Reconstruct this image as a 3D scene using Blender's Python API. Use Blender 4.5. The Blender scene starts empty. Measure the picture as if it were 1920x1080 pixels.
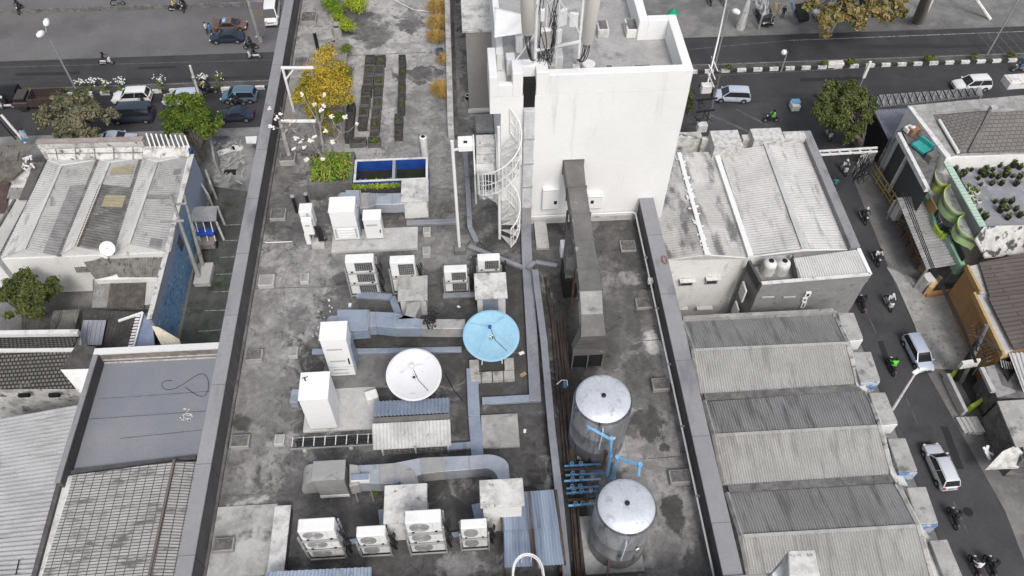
import bpy, bmesh, math, random
import numpy as np
from mathutils import Vector, Matrix
R=math.radians
random.seed(7); rng=np.random.default_rng(7)
S=bpy.context.scene
COL=S.collection
# ---------------------------------------------------------------- camera, sky, sun, exposure
HC=20.0; G=-38.0; FPX=1500.0
YAW,PIT,ROL=R(4.119),R(52.373),R(.534)
_cy,_sy=math.cos(YAW),math.sin(YAW)
FW=Vector((_sy*math.cos(PIT),_cy*math.cos(PIT),-math.sin(PIT)))
_r=Vector((_cy,-_sy,0)); _u=_r.cross(FW)
_c,_s=math.cos(ROL),math.sin(ROL)
RT=_r*_c+_u*_s; UP=_u*_c-_r*_s
CP=Vector((0,0,HC))
cam=bpy.data.cameras.new('camera'); co=bpy.data.objects.new('camera',cam); COL.objects.link(co)
cam.sensor_width=36; cam.lens=36*FPX/1920; cam.clip_start=.1; cam.clip_end=2000
mw=Matrix((( RT.x,UP.x,-FW.x,0),(RT.y,UP.y,-FW.y,0),(RT.z,UP.z,-FW.z,HC),(0,0,0,1)))
co.matrix_world=mw; S.camera=co
S.render.resolution_x=1024; S.render.resolution_y=576
w=bpy.data.worlds.new('World'); S.world=w; w.use_nodes=True
nt=w.node_tree; bg=nt.nodes['Background']
sky=nt.nodes.new('ShaderNodeTexSky'); sky.sky_type='NISHITA'; sky.sun_disc=False
SUN_EL=R(50); SUN_AZ=R(168)       # azimuth measured clockwise from +y (north)
sky.sun_elevation=SUN_EL; sky.sun_rotation=SUN_AZ; sky.dust_density=4; sky.air_density=1.2
hs=nt.nodes.new('ShaderNodeHueSaturation'); hs.inputs['Saturation'].default_value=.45
nt.links.new(sky.outputs[0],hs.inputs['Color']); nt.links.new(hs.outputs[0],bg.inputs[0]); bg.inputs[1].default_value=.15
sl=bpy.data.lights.new('sun','SUN'); sl.energy=1.45; sl.angle=R(14); sl.color=(1,.97,.93)
so=bpy.data.objects.new('sun',sl); COL.objects.link(so)
sd=Vector((math.sin(SUN_AZ)*math.cos(SUN_EL),math.cos(SUN_AZ)*math.cos(SUN_EL),math.sin(SUN_EL)))
so.rotation_euler=sd.to_track_quat('Z','Y').to_euler(); so.location=(30,-30,60)
S.view_settings.view_transform='Standard'; S.view_settings.look='None'; S.view_settings.gamma=1; S.view_settings.exposure=.12
# ---------------------------------------------------------------- survey helpers (where a sight line meets a level)
def at(px,py,z=0.0):
    d=FW*FPX+RT*(px-960)+UP*(540-py)
    return CP+d*((z-HC)/d.z)
def proj(p):
    d=Vector(p)-CP; k=FPX/d.dot(FW)
    return 960+k*d.dot(RT),540-k*d.dot(UP)
def hz(px,py,z0,py2):
    b=at(px,py,z0); lo,hi=z0,HC-.5
    for _ in range(40):
        m=(lo+hi)/2
        if proj((b.x,b.y,m))[1]>py2: lo=m
        else: hi=m
    return m
def fb(l,r,yb,yt,yk,z0=0.0):   # box from its front foot, its front top edge and its back top edge
    a=at(l,yb,z0); b=at(r,yb,z0); h=hz((l+r)/2,yb,z0,yt)
    pb=proj((( a.x+b.x)/2,a.y,h)); k=at(pb[0],yk,h)
    return [min(a.x,b.x),max(a.x,b.x),(a.y+b.y)/2,k.y,z0,h]
def tb(l,r,yf,yk,z):           # rectangle of a level top face
    a=at(l,yf,z); b=at(r,yf,z); k=at((l+r)/2,yk,z)
    return a.x,b.x,(a.y+b.y)/2,k.y
# ---------------------------------------------------------------- materials
MATS={}
def M(name,c,c2=None,s=1.0,lo=.45,hi=.6,rough=.85,metal=0.0,bump=0.0,c3=None,s3=.3,lo3=.55,hi3=.65,grain=.12,gs=9.0,st=(1,1,1),spec=.3,st3=None,lines=None,lc=.55):
    if name in MATS: return MATS[name]
    m=bpy.data.materials.new(name); m.use_nodes=True; nt=m.node_tree; N=nt.nodes.new; L=nt.links.new
    b=nt.nodes['Principled BSDF']; b.inputs['Roughness'].default_value=rough; b.inputs['Metallic'].default_value=metal
    b.inputs['Specular IOR Level'].default_value=spec
    def C4(c): return (c,c,c,1) if isinstance(c,(int,float)) else tuple(c)+(1,)
    geo=N('ShaderNodeNewGeometry')
    def noise(scale,off,detail=8,stt=(1,1,1)):
        mp=N('ShaderNodeMapping'); mp.inputs['Location'].default_value=(off,off*.7,off*1.3); mp.inputs['Scale'].default_value=stt
        L(geo.outputs['Position'],mp.inputs['Vector'])
        n=N('ShaderNodeTexNoise'); n.inputs['Scale'].default_value=scale; n.inputs['Detail'].default_value=detail; n.inputs['Roughness'].default_value=.62
        L(mp.outputs[0],n.inputs['Vector']); return n.outputs['Fac']
    def rng_(sock,a,bb):
        r=N('ShaderNodeMapRange'); r.inputs['From Min'].default_value=a; r.inputs['From Max'].default_value=bb; L(sock,r.inputs['Value']); return r.outputs[0]
    def mix(f,a,bc):
        x=N('ShaderNodeMix'); x.data_type='RGBA'; L(f,x.inputs[0])
        if hasattr(a,'links'): L(a,x.inputs[6])
        else: x.inputs[6].default_value=a
        if hasattr(bc,'links'): L(bc,x.inputs[7])
        else: x.inputs[7].default_value=bc
        return x.outputs[2]
    off=(sum(ord(ch) for ch in name)%97)*1.7
    col=C4(c)
    if c2 is not None: col=mix(rng_(noise(s,off,8,st),lo,hi),col,C4(c2))
    if c3 is not None: col=mix(rng_(noise(s3,off+11,9,st3 or st),lo3,hi3),col,C4(c3))
    if lines:   # thin joints every so many metres along one axis
        ax_,per,wd=lines; sx=N('ShaderNodeSeparateXYZ'); L(geo.outputs['Position'],sx.inputs[0]); q1=N('ShaderNodeMath'); q1.operation='DIVIDE'; L(sx.outputs[ax_],q1.inputs[0]); q1.inputs[1].default_value=per
        q2=N('ShaderNodeMath'); q2.operation='FRACT'; L(q1.outputs[0],q2.inputs[0]); q3=N('ShaderNodeMath'); q3.operation='LESS_THAN'; L(q2.outputs[0],q3.inputs[0]); q3.inputs[1].default_value=wd/per
        col=mix(q3.outputs[0],col,C4([k*lc for k in (c if not isinstance(c,(int,float)) else (c,c,c))]))
    if grain>0:
        g=rng_(noise(gs,off+5,4),.25,.75)
        v=N('ShaderNodeMapRange'); v.inputs['To Min'].default_value=1-grain; v.inputs['To Max'].default_value=1+grain; L(g,v.inputs['Value'])
        vm=N('ShaderNodeMix'); vm.data_type='RGBA'; vm.blend_type='MULTIPLY'; vm.inputs[0].default_value=1
        cb=N('ShaderNodeCombineColor'); [L(v.outputs[0],cb.inputs[i]) for i in range(3)]
        if hasattr(col,'links'): L(col,vm.inputs[6])
        else: vm.inputs[6].default_value=col
        L(cb.outputs[0],vm.inputs[7]); col=vm.outputs[2]
    if hasattr(col,'links'): L(col,b.inputs['Base Color'])
    else: b.inputs['Base Color'].default_value=col
    if bump>0:
        bp=N('ShaderNodeBump'); bp.inputs['Strength'].default_value=bump; bp.inputs['Distance'].default_value=.02
        L(noise(gs*2,off+3,5),bp.inputs['Height']); L(bp.outputs[0],b.inputs['Normal'])
    MATS[name]=m; return m
def tilemat(name,c,c2,mortar,bw,bh,ms=.02,squash=.5,rot=0,rough=.85,c3=None,st=(1,1,1),s3=.4,lo3=.5,hi3=.65,offs=0.5):
    m=bpy.data.materials.new(name); m.use_nodes=True; nt=m.node_tree; N=nt.nodes.new; L=nt.links.new
    b=nt.nodes['Principled BSDF']; b.inputs['Roughness'].default_value=rough; b.inputs['Specular IOR Level'].default_value=.25
    geo=N('ShaderNodeNewGeometry'); mp=N('ShaderNodeMapping'); mp.inputs['Rotation'].default_value=(0,0,rot); L(geo.outputs['Position'],mp.inputs['Vector'])
    br=N('ShaderNodeTexBrick'); br.inputs['Scale'].default_value=1; br.inputs['Brick Width'].default_value=bw; br.inputs['Row Height'].default_value=bh
    br.inputs['Mortar Size'].default_value=ms; br.inputs['Mortar Smooth'].default_value=.3; br.offset=offs
    br.inputs['Color1'].default_value=tuple(c)+(1,); br.inputs['Color2'].default_value=tuple(c2)+(1,); br.inputs['Mortar'].default_value=tuple(mortar)+(1,)
    L(mp.outputs[0],br.inputs['Vector']); col=br.outputs['Color']
    if c3:
        n=N('ShaderNodeTexNoise'); n.inputs['Scale'].default_value=s3; n.inputs['Detail'].default_value=8; n.inputs['Roughness'].default_value=.7; m2=N('ShaderNodeMapping'); m2.inputs['Scale'].default_value=st; L(geo.outputs['Position'],m2.inputs[0]); L(m2.outputs[0],n.inputs['Vector'])
        r=N('ShaderNodeMapRange'); r.inputs['From Min'].default_value=lo3; r.inputs['From Max'].default_value=hi3; L(n.outputs[0],r.inputs['Value'])
        x=N('ShaderNodeMix'); x.data_type='RGBA'; L(r.outputs[0],x.inputs[0]); L(col,x.inputs[6]); x.inputs[7].default_value=tuple(c3)+(1,); col=x.outputs[2]
    L(col,b.inputs['Base Color'])
    bp=N('ShaderNodeBump'); bp.inputs['Strength'].default_value=.5; bp.inputs['Distance'].default_value=.03; L(br.outputs['Fac'],bp.inputs['Height']); bp.invert=True; L(bp.outputs[0],b.inputs['Normal'])
    MATS[name]=m; return m
# ---------------------------------------------------------------- mesh helpers
class MB:
    def __init__(s): s.v=[]; s.f=[]; s.mi=[]; s.cur=0
    def mat(s,i): s.cur=i; return s
    def add(s,vs,fs):
        o=len(s.v); s.v+= [tuple(v) for v in vs]; s.f+=[tuple(i+o for i in f) for f in fs]; s.mi+=[s.cur]*len(fs); return s
    def box(s,x0,x1,y0,y1,z0,z1):
        return s.add([(x0,y0,z0),(x1,y0,z0),(x1,y1,z0),(x0,y1,z0),(x0,y0,z1),(x1,y0,z1),(x1,y1,z1),(x0,y1,z1)],
          [(0,3,2,1),(4,5,6,7),(0,1,5,4),(1,2,6,5),(2,3,7,6),(3,0,4,7)])
    def cbox(s,c,sz,rz=0):
        cx,cy,cz=c; a,b,h=[k/2 for k in sz]; ca,sa=math.cos(rz),math.sin(rz); vs=[]
        for z in(-h,h):
            for x,y in((-a,-b),(a,-b),(a,b),(-a,b)): vs.append((cx+x*ca-y*sa,cy+x*sa+y*ca,cz+z))
        return s.add(vs,[(0,3,2,1),(4,5,6,7),(0,1,5,4),(1,2,6,5),(2,3,7,6),(3,0,4,7)])
    def prism(s,pts,z0,z1):
        n=len(pts); ar=sum(pts[i][0]*pts[(i+1)%n][1]-pts[(i+1)%n][0]*pts[i][1] for i in range(n))
        if ar<0: pts=pts[::-1]
        vs=[(p[0],p[1],z0) for p in pts]+[(p[0],p[1],z1) for p in pts]
        return s.add(vs,[tuple(range(n-1,-1,-1)),tuple(range(n,2*n))]+[(i,(i+1)%n,n+(i+1)%n,n+i) for i in range(n)])
    def slab(s,pts,t):   # 3-D polygon thickened downward by t
        pts=[Vector(p) for p in pts]; n=len(pts)
        nr=Vector((0,0,0))
        for i in range(n): nr+=(pts[i]-pts[0]).cross(pts[(i+1)%n]-pts[0])
        if nr.z<0: pts=pts[::-1]
        vs=pts+[p-Vector((0,0,t)) for p in pts]
        return s.add(vs,[tuple(range(n)),tuple(range(2*n-1,n-1,-1))]+[((i+1)%n,i,n+i,n+(i+1)%n) for i in range(n)])
    def wall(s,a,b,t,z0,z1a,z1b=None):  # vertical wall from a to b
        z1b=z1a if z1b is None else z1b; a=Vector(a[:2]); b=Vector(b[:2]); d=(b-a).normalized(); n=Vector((-d.y,d.x))*t/2
        vs=[(*(a+n),z0),(*(a-n),z0),(*(b-n),z0),(*(b+n),z0),(*(a+n),z1a),(*(a-n),z1a),(*(b-n),z1b),(*(b+n),z1b)]
        return s.add(vs,[(0,3,2,1),(4,5,6,7),(0,1,5,4),(1,2,6,5),(2,3,7,6),(3,0,4,7)])
    def bar(s,a,b,w,h=None,up=(0,0,1)):
        h=w if h is None else h; a=Vector(a); b=Vector(b); d=(b-a).normalized(); u=Vector(up)
        if abs(d.dot(u))>.98: u=Vector((0,1,0))
        r=d.cross(u).normalized(); u=r.cross(d)
        vs=[p+r*i*w/2+u*j*h/2 for p in(a,b) for i,j in((-1,-1),(1,-1),(1,1),(-1,1))]
        return s.add(vs,[(0,1,2,3)[::-1],(4,5,6,7),(0,4,5,1)[::-1],(1,5,6,2)[::-1],(2,6,7,3)[::-1],(3,7,4,0)[::-1]][:0] or [(3,2,1,0),(4,5,6,7),(0,1,5,4),(1,2,6,5),(2,3,7,6),(3,0,4,7)])
    def tube(s,pts,r,n=6,cap=True):
        pts=[Vector(p) for p in pts]; rs=r if isinstance(r,(list,tuple)) else [r]*len(pts); rings=[]; pu=None
        for i,p in enumerate(pts):
            d=(pts[min(i+1,len(pts)-1)]-pts[max(i-1,0)]).normalized()
            u=pu if pu is not None else (Vector((0,0,1)) if abs(d.z)<.95 else Vector((0,1,0)))
            a=d.cross(u)
            if a.length<1e-4: a=d.orthogonal()
            a.normalize(); b=a.cross(d); pu=b
            rings.append([p+(a*math.cos(2*math.pi*k/n)+b*math.sin(2*math.pi*k/n))*rs[i] for k in range(n)])
        vs=[v for q in rings for v in q]; fs=[]
        for i in range(len(pts)-1):
            for k in range(n): fs.append((i*n+k,i*n+(k+1)%n,(i+1)*n+(k+1)%n,(i+1)*n+k))
        if cap: fs+= [tuple(range(n))[::-1],tuple(range((len(pts)-1)*n,len(pts)*n))]
        return s.add(vs,fs)
    def lathe(s,c,prof,n=32,ax=None):  # prof = [(r,z)...] bottom to top
        c=Vector(c); q=(Vector(ax).normalized().to_track_quat('Z','Y') if ax else None); vs=[];fs=[]
        for r,z in prof:
            for k in range(n):
                v=Vector((r*math.cos(2*math.pi*k/n),r*math.sin(2*math.pi*k/n),z))
                if q: v=q@v
                vs.append(c+v)
        for i in range(len(prof)-1):
            for k in range(n): fs.append((i*n+k,i*n+(k+1)%n,(i+1)*n+(k+1)%n,(i+1)*n+k))
        fs+=[tuple(range(n))[::-1],tuple(range((len(prof)-1)*n,len(prof)*n))]
        return s.add(vs,fs)
    def cyl(s,c,r,h,n=20,r2=None): return s.lathe(c,[(r,0),(r if r2 is None else r2,h)],n)
    def corr(s,A,B,C,D,n,amp,t=.012,sharp=False):
        # corrugated sheet: waves counted along A->B, ridges run A->D
        A,B,C,D=[Vector(p) for p in(A,B,C,D)]; nr=(B-A).cross(D-A).normalized()
        if nr.z<0: nr=-nr
        offs=([(0,-1),(.35,-1),(.5,1),(.85,1)] if sharp else [(k/4,math.sin(2*math.pi*k/4)) for k in range(4)])
        tp=[];bt=[]
        for i in range(n):
            for u,o in offs:
                x=(i+u)/n; tp+= [A.lerp(B,x)+nr*amp*o, D.lerp(C,x)+nr*amp*o]
        x=1; tp+=[B+nr*amp*offs[0][1],C+nr*amp*offs[0][1]]
        m=len(tp); vs=tp+[p-nr*t for p in tp]; fs=[]
        flip=((B-A).cross(D-A)).z<0
        for i in range(m//2-1):
            q=(2*i,2*i+2,2*i+3,2*i+1); q2=tuple(k+m for k in q)
            fs+=[q[::-1] if flip else q, q2 if flip else q2[::-1]]
            fs+=[(2*i,m+2*i,m+2*i+2,2*i+2),(2*i+1,2*i+3,m+2*i+3,m+2*i+1)]
        fs+=[(0,1,m+1,m),(m-2,m+m-2,m+m-1,m-1)]
        return s.add(vs,fs)
LOC={}
def tag(o,label=None,cat=None,group=None,kind=None):
    if label: o['label']=label
    if cat: o['category']=cat
    if group: o['group']=group
    if kind: o['kind']=kind
    return o
def T(name,label,cat,loc,group=None):
    o=bpy.data.objects.new(name,None); o.empty_display_size=.3; COL.objects.link(o); o.location=loc; LOC[o.name]=Vector(loc)
    return tag(o,label,cat,group)
def O(name,mb,mat,parent=None,smooth=False,bev=0,loc=None,seg=1):
    vs=mb.v
    if parent is not None: off=LOC[parent.name]
    elif loc is not None: off=Vector(loc)
    else:
        a=np.array(vs); off=Vector(((a[:,0].min()+a[:,0].max())/2,(a[:,1].min()+a[:,1].max())/2,a[:,2].min()))
    me=bpy.data.meshes.new(name); me.from_pydata([(v[0]-off.x,v[1]-off.y,v[2]-off.z) for v in vs],[],mb.f)
    ml=mat if isinstance(mat,(list,tuple)) else [mat]
    for m in ml: me.materials.append(MATS[m] if isinstance(m,str) else m)
    if len(ml)>1: me.polygons.foreach_set('material_index',mb.mi)
    if smooth: me.polygons.foreach_set('use_smooth',[True]*len(me.polygons)); 
    me.update()
    o=bpy.data.objects.new(name,me); COL.objects.link(o)
    if smooth:
        try: me.set_sharp_from_angle(angle=R(38))
        except Exception: pass
    if parent is not None: o.parent=parent; 
    else: o.location=off
    LOC[o.name]=off.copy()
    if bev:
        b=o.modifiers.new('bevel','BEVEL'); b.width=bev; b.segments=seg; b.limit_method='ANGLE'; b.angle_limit=R(40)
    return o
def ST(name,mb,mat): return tag(O(name,mb,mat,loc=(0,0,0)),kind='structure')
def TO(name,label,cat,mb,mat,group=None,**k): return tag(O(name,mb,mat,**k),label,cat,group)
def kids(o): return [c for c in bpy.data.objects if c.parent==o]
def copy_tree(o,parent=None,ch=None):
    c=o.copy(); COL.objects.link(c); c.parent=parent
    if ch is None:
        ch={}
        for x in bpy.data.objects:
            if x.parent: ch.setdefault(x.parent.name,[]).append(x)
    for k in ch.get(o.name,[]): 
        if k.name!=c.name: copy_tree(k,c,ch)
    return c
def place(o,loc,rz=0,label=None,group=None,sc=None):
    o.location=loc; o.rotation_euler=(0,0,rz); LOC[o.name]=Vector(loc)
    if sc: o.scale=(sc,sc,sc) if not isinstance(sc,tuple) else sc
    if label: o['label']=label
    if group: o['group']=group
    return o
class Proto:   # first placing moves the source itself, later ones copy it with its parts
    def __init__(s,root): s.root=root; s.used=False
    def __call__(s,loc,rz=0,label=None,group=None,sc=None):
        o=s.root if not s.used else copy_tree(s.root); s.used=True
        return place(o,loc,rz,label,group,sc)
ORD=['first','second','third','fourth','fifth','sixth','seventh','eighth','ninth','tenth','eleventh','twelfth']
# plain materials
M('asphalt',(.054,.053,.057),(.071,.07,.073),.25,.4,.65,bump=.3,c3=(.034,.033,.036),s3=.08,grain=.1,gs=3)
M('asphalt_dark',(.043,.042,.046),(.058,.057,.061),.3,.4,.65,bump=.3,c3=(.028,.028,.031),s3=.5,st3=(.05,1,1),grain=.1,gs=4)
M('lot',(.125,.12,.122),(.155,.15,.15),.12,.4,.6,bump=.3,c3=(.095,.09,.092),s3=.05,grain=.1,gs=4)
M('pavement',(.15,.147,.145),(.21,.206,.20),.4,.45,.6,bump=.3,c3=(.12,.117,.115),s3=.22,lo3=.5,hi3=.66,grain=.15,gs=4)
M('dirt',(.07,.066,.06),(.11,.105,.098),.5,.45,.6,bump=.4)
M('white_paint',(.74,.74,.73),(.6,.6,.59),1.5,.55,.75,rough=.6,grain=.05)
M('white_clean',(.80,.80,.80),None,rough=.42,grain=.03,spec=.4)
M('white_dirty',(.68,.675,.66),(.45,.44,.43),1.2,.5,.72,c3=(.22,.215,.21),s3=2.2,lo3=.58,hi3=.72,grain=.08)
M('white_rough',(.6,.595,.58),(.4,.39,.38),2.5,.45,.62,c3=(.16,.155,.15),s3=5,lo3=.6,hi3=.68,grain=.12,bump=.4)
M('cream',(.72,.66,.52),(.6,.55,.44),1,.5,.7)
M('tower_wall',(.78,.78,.775),(.72,.72,.715),.35,.45,.75,rough=.7,grain=.025,c3=(.60,.60,.59),s3=1.6,lo3=.60,hi3=.78,st3=(1.6,1,.16),bump=.15)
M('concrete',(.30,.295,.285),(.40,.395,.385),1.1,.45,.62,bump=.3,c3=(.16,.155,.15),s3=2.6,lo3=.56,hi3=.7)
M('concrete_light',(.44,.435,.425),(.52,.515,.505),1.5,.45,.65,bump=.25,c3=(.28,.27,.26),s3=2,lo3=.58,hi3=.72)
M('concrete_dark',(.13,.127,.125),(.2,.197,.193),1.3,.45,.62,bump=.3,c3=(.08,.078,.077),s3=2.3,lo3=.52,hi3=.66)
M('cap_grey',(.25,.248,.262),(.29,.288,.30),.5,.4,.65,rough=.6,grain=.07,c3=(.185,.183,.20),s3=1.3,lo3=.52,hi3=.66,st3=(1,.35,1),lines=(1,2.35,.02))
M('parapet_dark',(.085,.082,.087),(.115,.11,.116),.8,.4,.65,grain=.1,c3=(.16,.157,.16),s3=2.2,lo3=.58,hi3=.7,st3=(1,1.5,.3),lines=(1,2.35,.03))
M('galv',(.36,.39,.44),(.45,.475,.52),1.5,.4,.62,rough=.42,metal=.35,grain=.06,c3=(.26,.27,.30),s3=3,lo3=.56,hi3=.72)
M('galv_dirty',(.36,.355,.35),(.45,.44,.43),1.6,.42,.62,rough=.5,metal=.3,grain=.08,c3=(.16,.13,.11),s3=4,lo3=.6,hi3=.72)
M('galv_blue',(.25,.30,.38),(.33,.375,.455),1.2,.4,.62,rough=.45,metal=.25,grain=.08,c3=(.12,.13,.16),s3=3,lo3=.6,hi3=.75)
M('tray_grey',(.24,.25,.285),(.31,.32,.35),1.3,.4,.62,rough=.5,metal=.25,grain=.08,c3=(.15,.13,.12),s3=2.5,lo3=.6,hi3=.75)
M('duct_brown',(.125,.12,.117),(.175,.168,.164),1.2,.4,.62,rough=.65,grain=.08,c3=(.35,.34,.33),s3=2.8,lo3=.63,hi3=.72)
M('steel',(.70,.73,.78),(.62,.65,.70),3,.4,.7,rough=.42,metal=.45,grain=.06,spec=.5,c3=(.5,.52,.56),s3=5)
M('steel_grey',(.45,.45,.455),None,rough=.5,metal=.5)
M('black',(.018,.018,.019),None,rough=.6)
M('rubber',(.02,.02,.021),None,rough=.8)
M('grille',(.05,.05,.052),(.09,.09,.092),8,.4,.6,rough=.6)
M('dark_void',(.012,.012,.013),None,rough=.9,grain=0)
M('rust',(.085,.05,.04),(.14,.09,.07),3,.4,.6,bump=.4,c3=(.05,.035,.03),s3=6)
M('rust_dark',(.055,.042,.038),(.09,.065,.055),3,.4,.6,bump=.4,c3=(.03,.026,.025),s3=2)
M('blue_pipe',(.16,.38,.62),(.22,.45,.68),3,.4,.6,rough=.5)
M('blue_pipe_dark',(.06,.17,.33),(.1,.24,.42),4,.4,.6,rough=.5)
M('glass_dark',(.02,.022,.026),None,rough=.08,grain=0,spec=.6)
M('win_glass',(.05,.055,.065),None,rough=.15,grain=0,spec=.5)
M('soil',(.05,.045,.04),(.09,.08,.07),6,.4,.6,bump=.5)
M('planter_black',(.055,.056,.055),(.08,.08,.079),4,.4,.6,rough=.7)
M('planter_grey',(.10,.102,.10),(.15,.15,.148),5,.4,.6,rough=.8)
M('tyre',(.022,.022,.023),None,rough=.85)
M('rim',(.45,.46,.47),None,rough=.35,metal=.7)
M('lamp_glass',(.7,.68,.66),None,rough=.2)
M('tail_red',(.35,.03,.03),None,rough=.25)
M('skin',(.32,.19,.13),None,rough=.6)
M('cloth_tarp',(.78,.775,.77),(.7,.695,.69),1,.4,.7,rough=.8,grain=.03)
M('bark',(.16,.14,.12),(.25,.23,.2),4,.4,.6,bump=.5)
M('wood',(.22,.2,.18),(.3,.28,.26),3,.4,.6,st=(1,6,1))
# ================================================================= MAIN BUILDING
def roofmat():
    m=bpy.data.materials.new('roof_floor'); m.use_nodes=True; nt=m.node_tree; N=nt.nodes.new; L=nt.links.new
    b=nt.nodes['Principled BSDF']; b.inputs['Roughness'].default_value=.8; b.inputs['Specular IOR Level'].default_value=.3
    geo=N('ShaderNodeNewGeometry'); P=geo.outputs['Position']
    def noise(s,o,d=9,ro=.65,dist=0):
        mp=N('ShaderNodeMapping'); mp.inputs['Location'].default_value=(o,o,o); L(P,mp.inputs[0])
        n=N('ShaderNodeTexNoise'); n.inputs['Scale'].default_value=s; n.inputs['Detail'].default_value=d; n.inputs['Roughness'].default_value=ro; n.inputs['Distortion'].default_value=dist
        L(mp.outputs[0],n.inputs['Vector']); return n.outputs[0]
    def mr(v,a,c,x=0,y=1):
        r=N('ShaderNodeMapRange'); r.inputs[1].default_value=a; r.inputs[2].default_value=c; r.inputs[3].default_value=x; r.inputs[4].default_value=y; L(v,r.inputs[0]); return r.outputs[0]
    def mth(op,a,c):
        r=N('ShaderNodeMath'); r.operation=op
        for i,k in enumerate((a,c)):
            if hasattr(k,'links'): L(k,r.inputs[i])
            else: r.inputs[i].default_value=k
        return r.outputs[0]
    def mix(f,a,c):
        x=N('ShaderNodeMix'); x.data_type='RGBA'; L(f,x.inputs[0])
        for i,k in((6,a),(7,c)):
            if hasattr(k,'links'): L(k,x.inputs[i])
            else: x.inputs[i].default_value=(k,k*.994,k*.99,1)
        return x.outputs[2]
    n1=noise(.55,3,10,.7,.4); n2=noise(1.4,20,10,.72,.6)
    col=mix(mr(n1,.44,.58),.105,.205)
    edge=noise(1.1,40,8,.7,.3)
    xyz=N('ShaderNodeSeparateXYZ'); L(P,xyz.inputs[0])
    # painted-screed and damp areas, each with its own place: px, py, rx m, ry m, tone
    blobs=[(700,110,3.6,7.5,.40),(800,250,1.6,3,.27),(560,120,1.0,7,.33),(520,540,1.6,2.6,.30),(470,700,.7,4,.22),(600,520,1.8,1.2,.30),(500,620,.8,2.4,.26),(550,880,1.5,.9,.27),(450,1010,1.05,.95,.50),(570,470,1.2,.8,.28),
      (520,330,.6,1.8,.17),(560,430,.9,.7,.14),
      (760,650,2.9,2.2,.085),(940,590,1.7,3.4,.075),(960,800,1.8,2.2,.085),(640,900,2.0,1.0,.12),(780,1010,3.0,1.5,.10),(870,1060,.75,.35,.24),(660,760,1.6,.9,.09),(740,540,2.2,1.1,.11),(830,470,1.0,.8,.24),
      (700,60,.8,1.1,.16),(790,140,1.0,.5,.14),(660,30,.7,1.2,.13),(770,40,.5,.9,.17),
      (1060,560,.55,5.5,.06),(1060,900,.5,3.0,.055),
      (1230,900,.9,3.2,.26),(1240,560,.6,2.2,.22),(1190,480,.8,1.6,.10),(1170,600,.5,1.2,.13),(1210,720,.55,1.0,.13),(1225,640,.28,.42,.55),(1248,680,.12,.6,.50),(1215,790,.42,.55,.10),(1262,960,.28,.62,.075),(1245,840,.14,.12,.09),(1180,520,.35,.3,.27),(1025,470,.6,.9,.13),(1245,1020,.35,.5,.20),
      (640,600,.5,.8,.17),(560,600,.35,.5,.20),(540,760,.25,.5,.16),(455,790,.3,.25,.10),(860,240,.3,1.2,.2)]
    for i,(px,py,rx,ry,t) in enumerate(blobs):
        c=at(px,py,0)
        dx=mth('MULTIPLY',mth('SUBTRACT',xyz.outputs[0],c.x),1/rx); dy=mth('MULTIPLY',mth('SUBTRACT',xyz.outputs[1],c.y),1/ry)
        d=mth('ADD',mth('MULTIPLY',dx,dx),mth('MULTIPLY',dy,dy))
        d=mth('ADD',d,mth('MULTIPLY',mth('SUBTRACT',edge if i%2 else n2,.5),6.5))
        col=mix(mr(d,1.25,.75),col,t*.98)
    # mottling at several sizes over everything
    mo=mix(mr(n2,.44,.60),.76,1.24); mo2=mix(mr(noise(6,60,7,.7),.36,.64),.84,1.16); mo3=mix(mr(noise(2.6,90,9,.75,.8),.58,.64),1.0,.52)
    for q in(mo,mo2,mo3):
        x=N('ShaderNodeMix'); x.data_type='RGBA'; x.blend_type='MULTIPLY'; x.inputs[0].default_value=1; L(col,x.inputs[6]); L(q,x.inputs[7]); col=x.outputs[2]
    sp=mix(mr(noise(14,70,3,.5),.70,.73),1.0,1.9)
    x=N('ShaderNodeMix'); x.data_type='RGBA'; x.blend_type='MULTIPLY'; x.inputs[0].default_value=1; L(col,x.inputs[6]); L(sp,x.inputs[7]); col=x.outputs[2]
    L(col,b.inputs['Base Color']); L(mr(n2,.4,.6,.65,.9),b.inputs['Roughness'])
    bp=N('ShaderNodeBump'); bp.inputs['Strength'].default_value=.35; bp.inputs['Distance'].default_value=.03; L(noise(12,5,6),bp.inputs['Height']); L(bp.outputs[0],b.inputs['Normal'])
    MATS['roof_floor']=m
roofmat()
WX0,WX1,IX0,IX1=-7.37,5.92,-7.02,5.50
bld=T('office_building','tall office building with a dark grey parapet round its grey concrete rooftop','building',(0,20,G))
O('body',MB().box(WX0,WX1,5.30,44,G,-.30).box(WX0,7.3,-20,5.30,G,-.30),'parapet_dark',bld)
O('roof_deck',MB().box(WX0+.02,WX1-.02,5.32,43.9,-.30,0),'roof_floor',bld)
for a_,b_ in(((492,456),(618,451)),((478,541),(660,536)),((560,108),(800,98)),((520,330),(575,328)),((1188,640),(1275,634)),((1215,860),(1310,853)),((425,930),(560,922))):
    p_=at(*a_,.004); q_=at(*b_,.004); O('deck_joint',MB().bar((p_.x,p_.y,.003),(q_.x,q_.y,.003),.028,.006),'rust_dark' if 0 else 'concrete_dark',bld)
def capped(name,x0,x1,y0,y1,h,cap='cap_grey'):
    O(name,MB().box(x0+.02,x1-.02,y0,y1,-.002,h-.06),'parapet_dark',bld)
    O('parapet_cap',MB().box(x0-.02,x1+.02,y0,y1,h-.06,h),cap,bld,bev=.012)
capped('parapet',WX0,IX0,5.30,44,1.0)
capped('parapet',IX1-.02,WX1,5.76,18.08,1.0)
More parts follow.
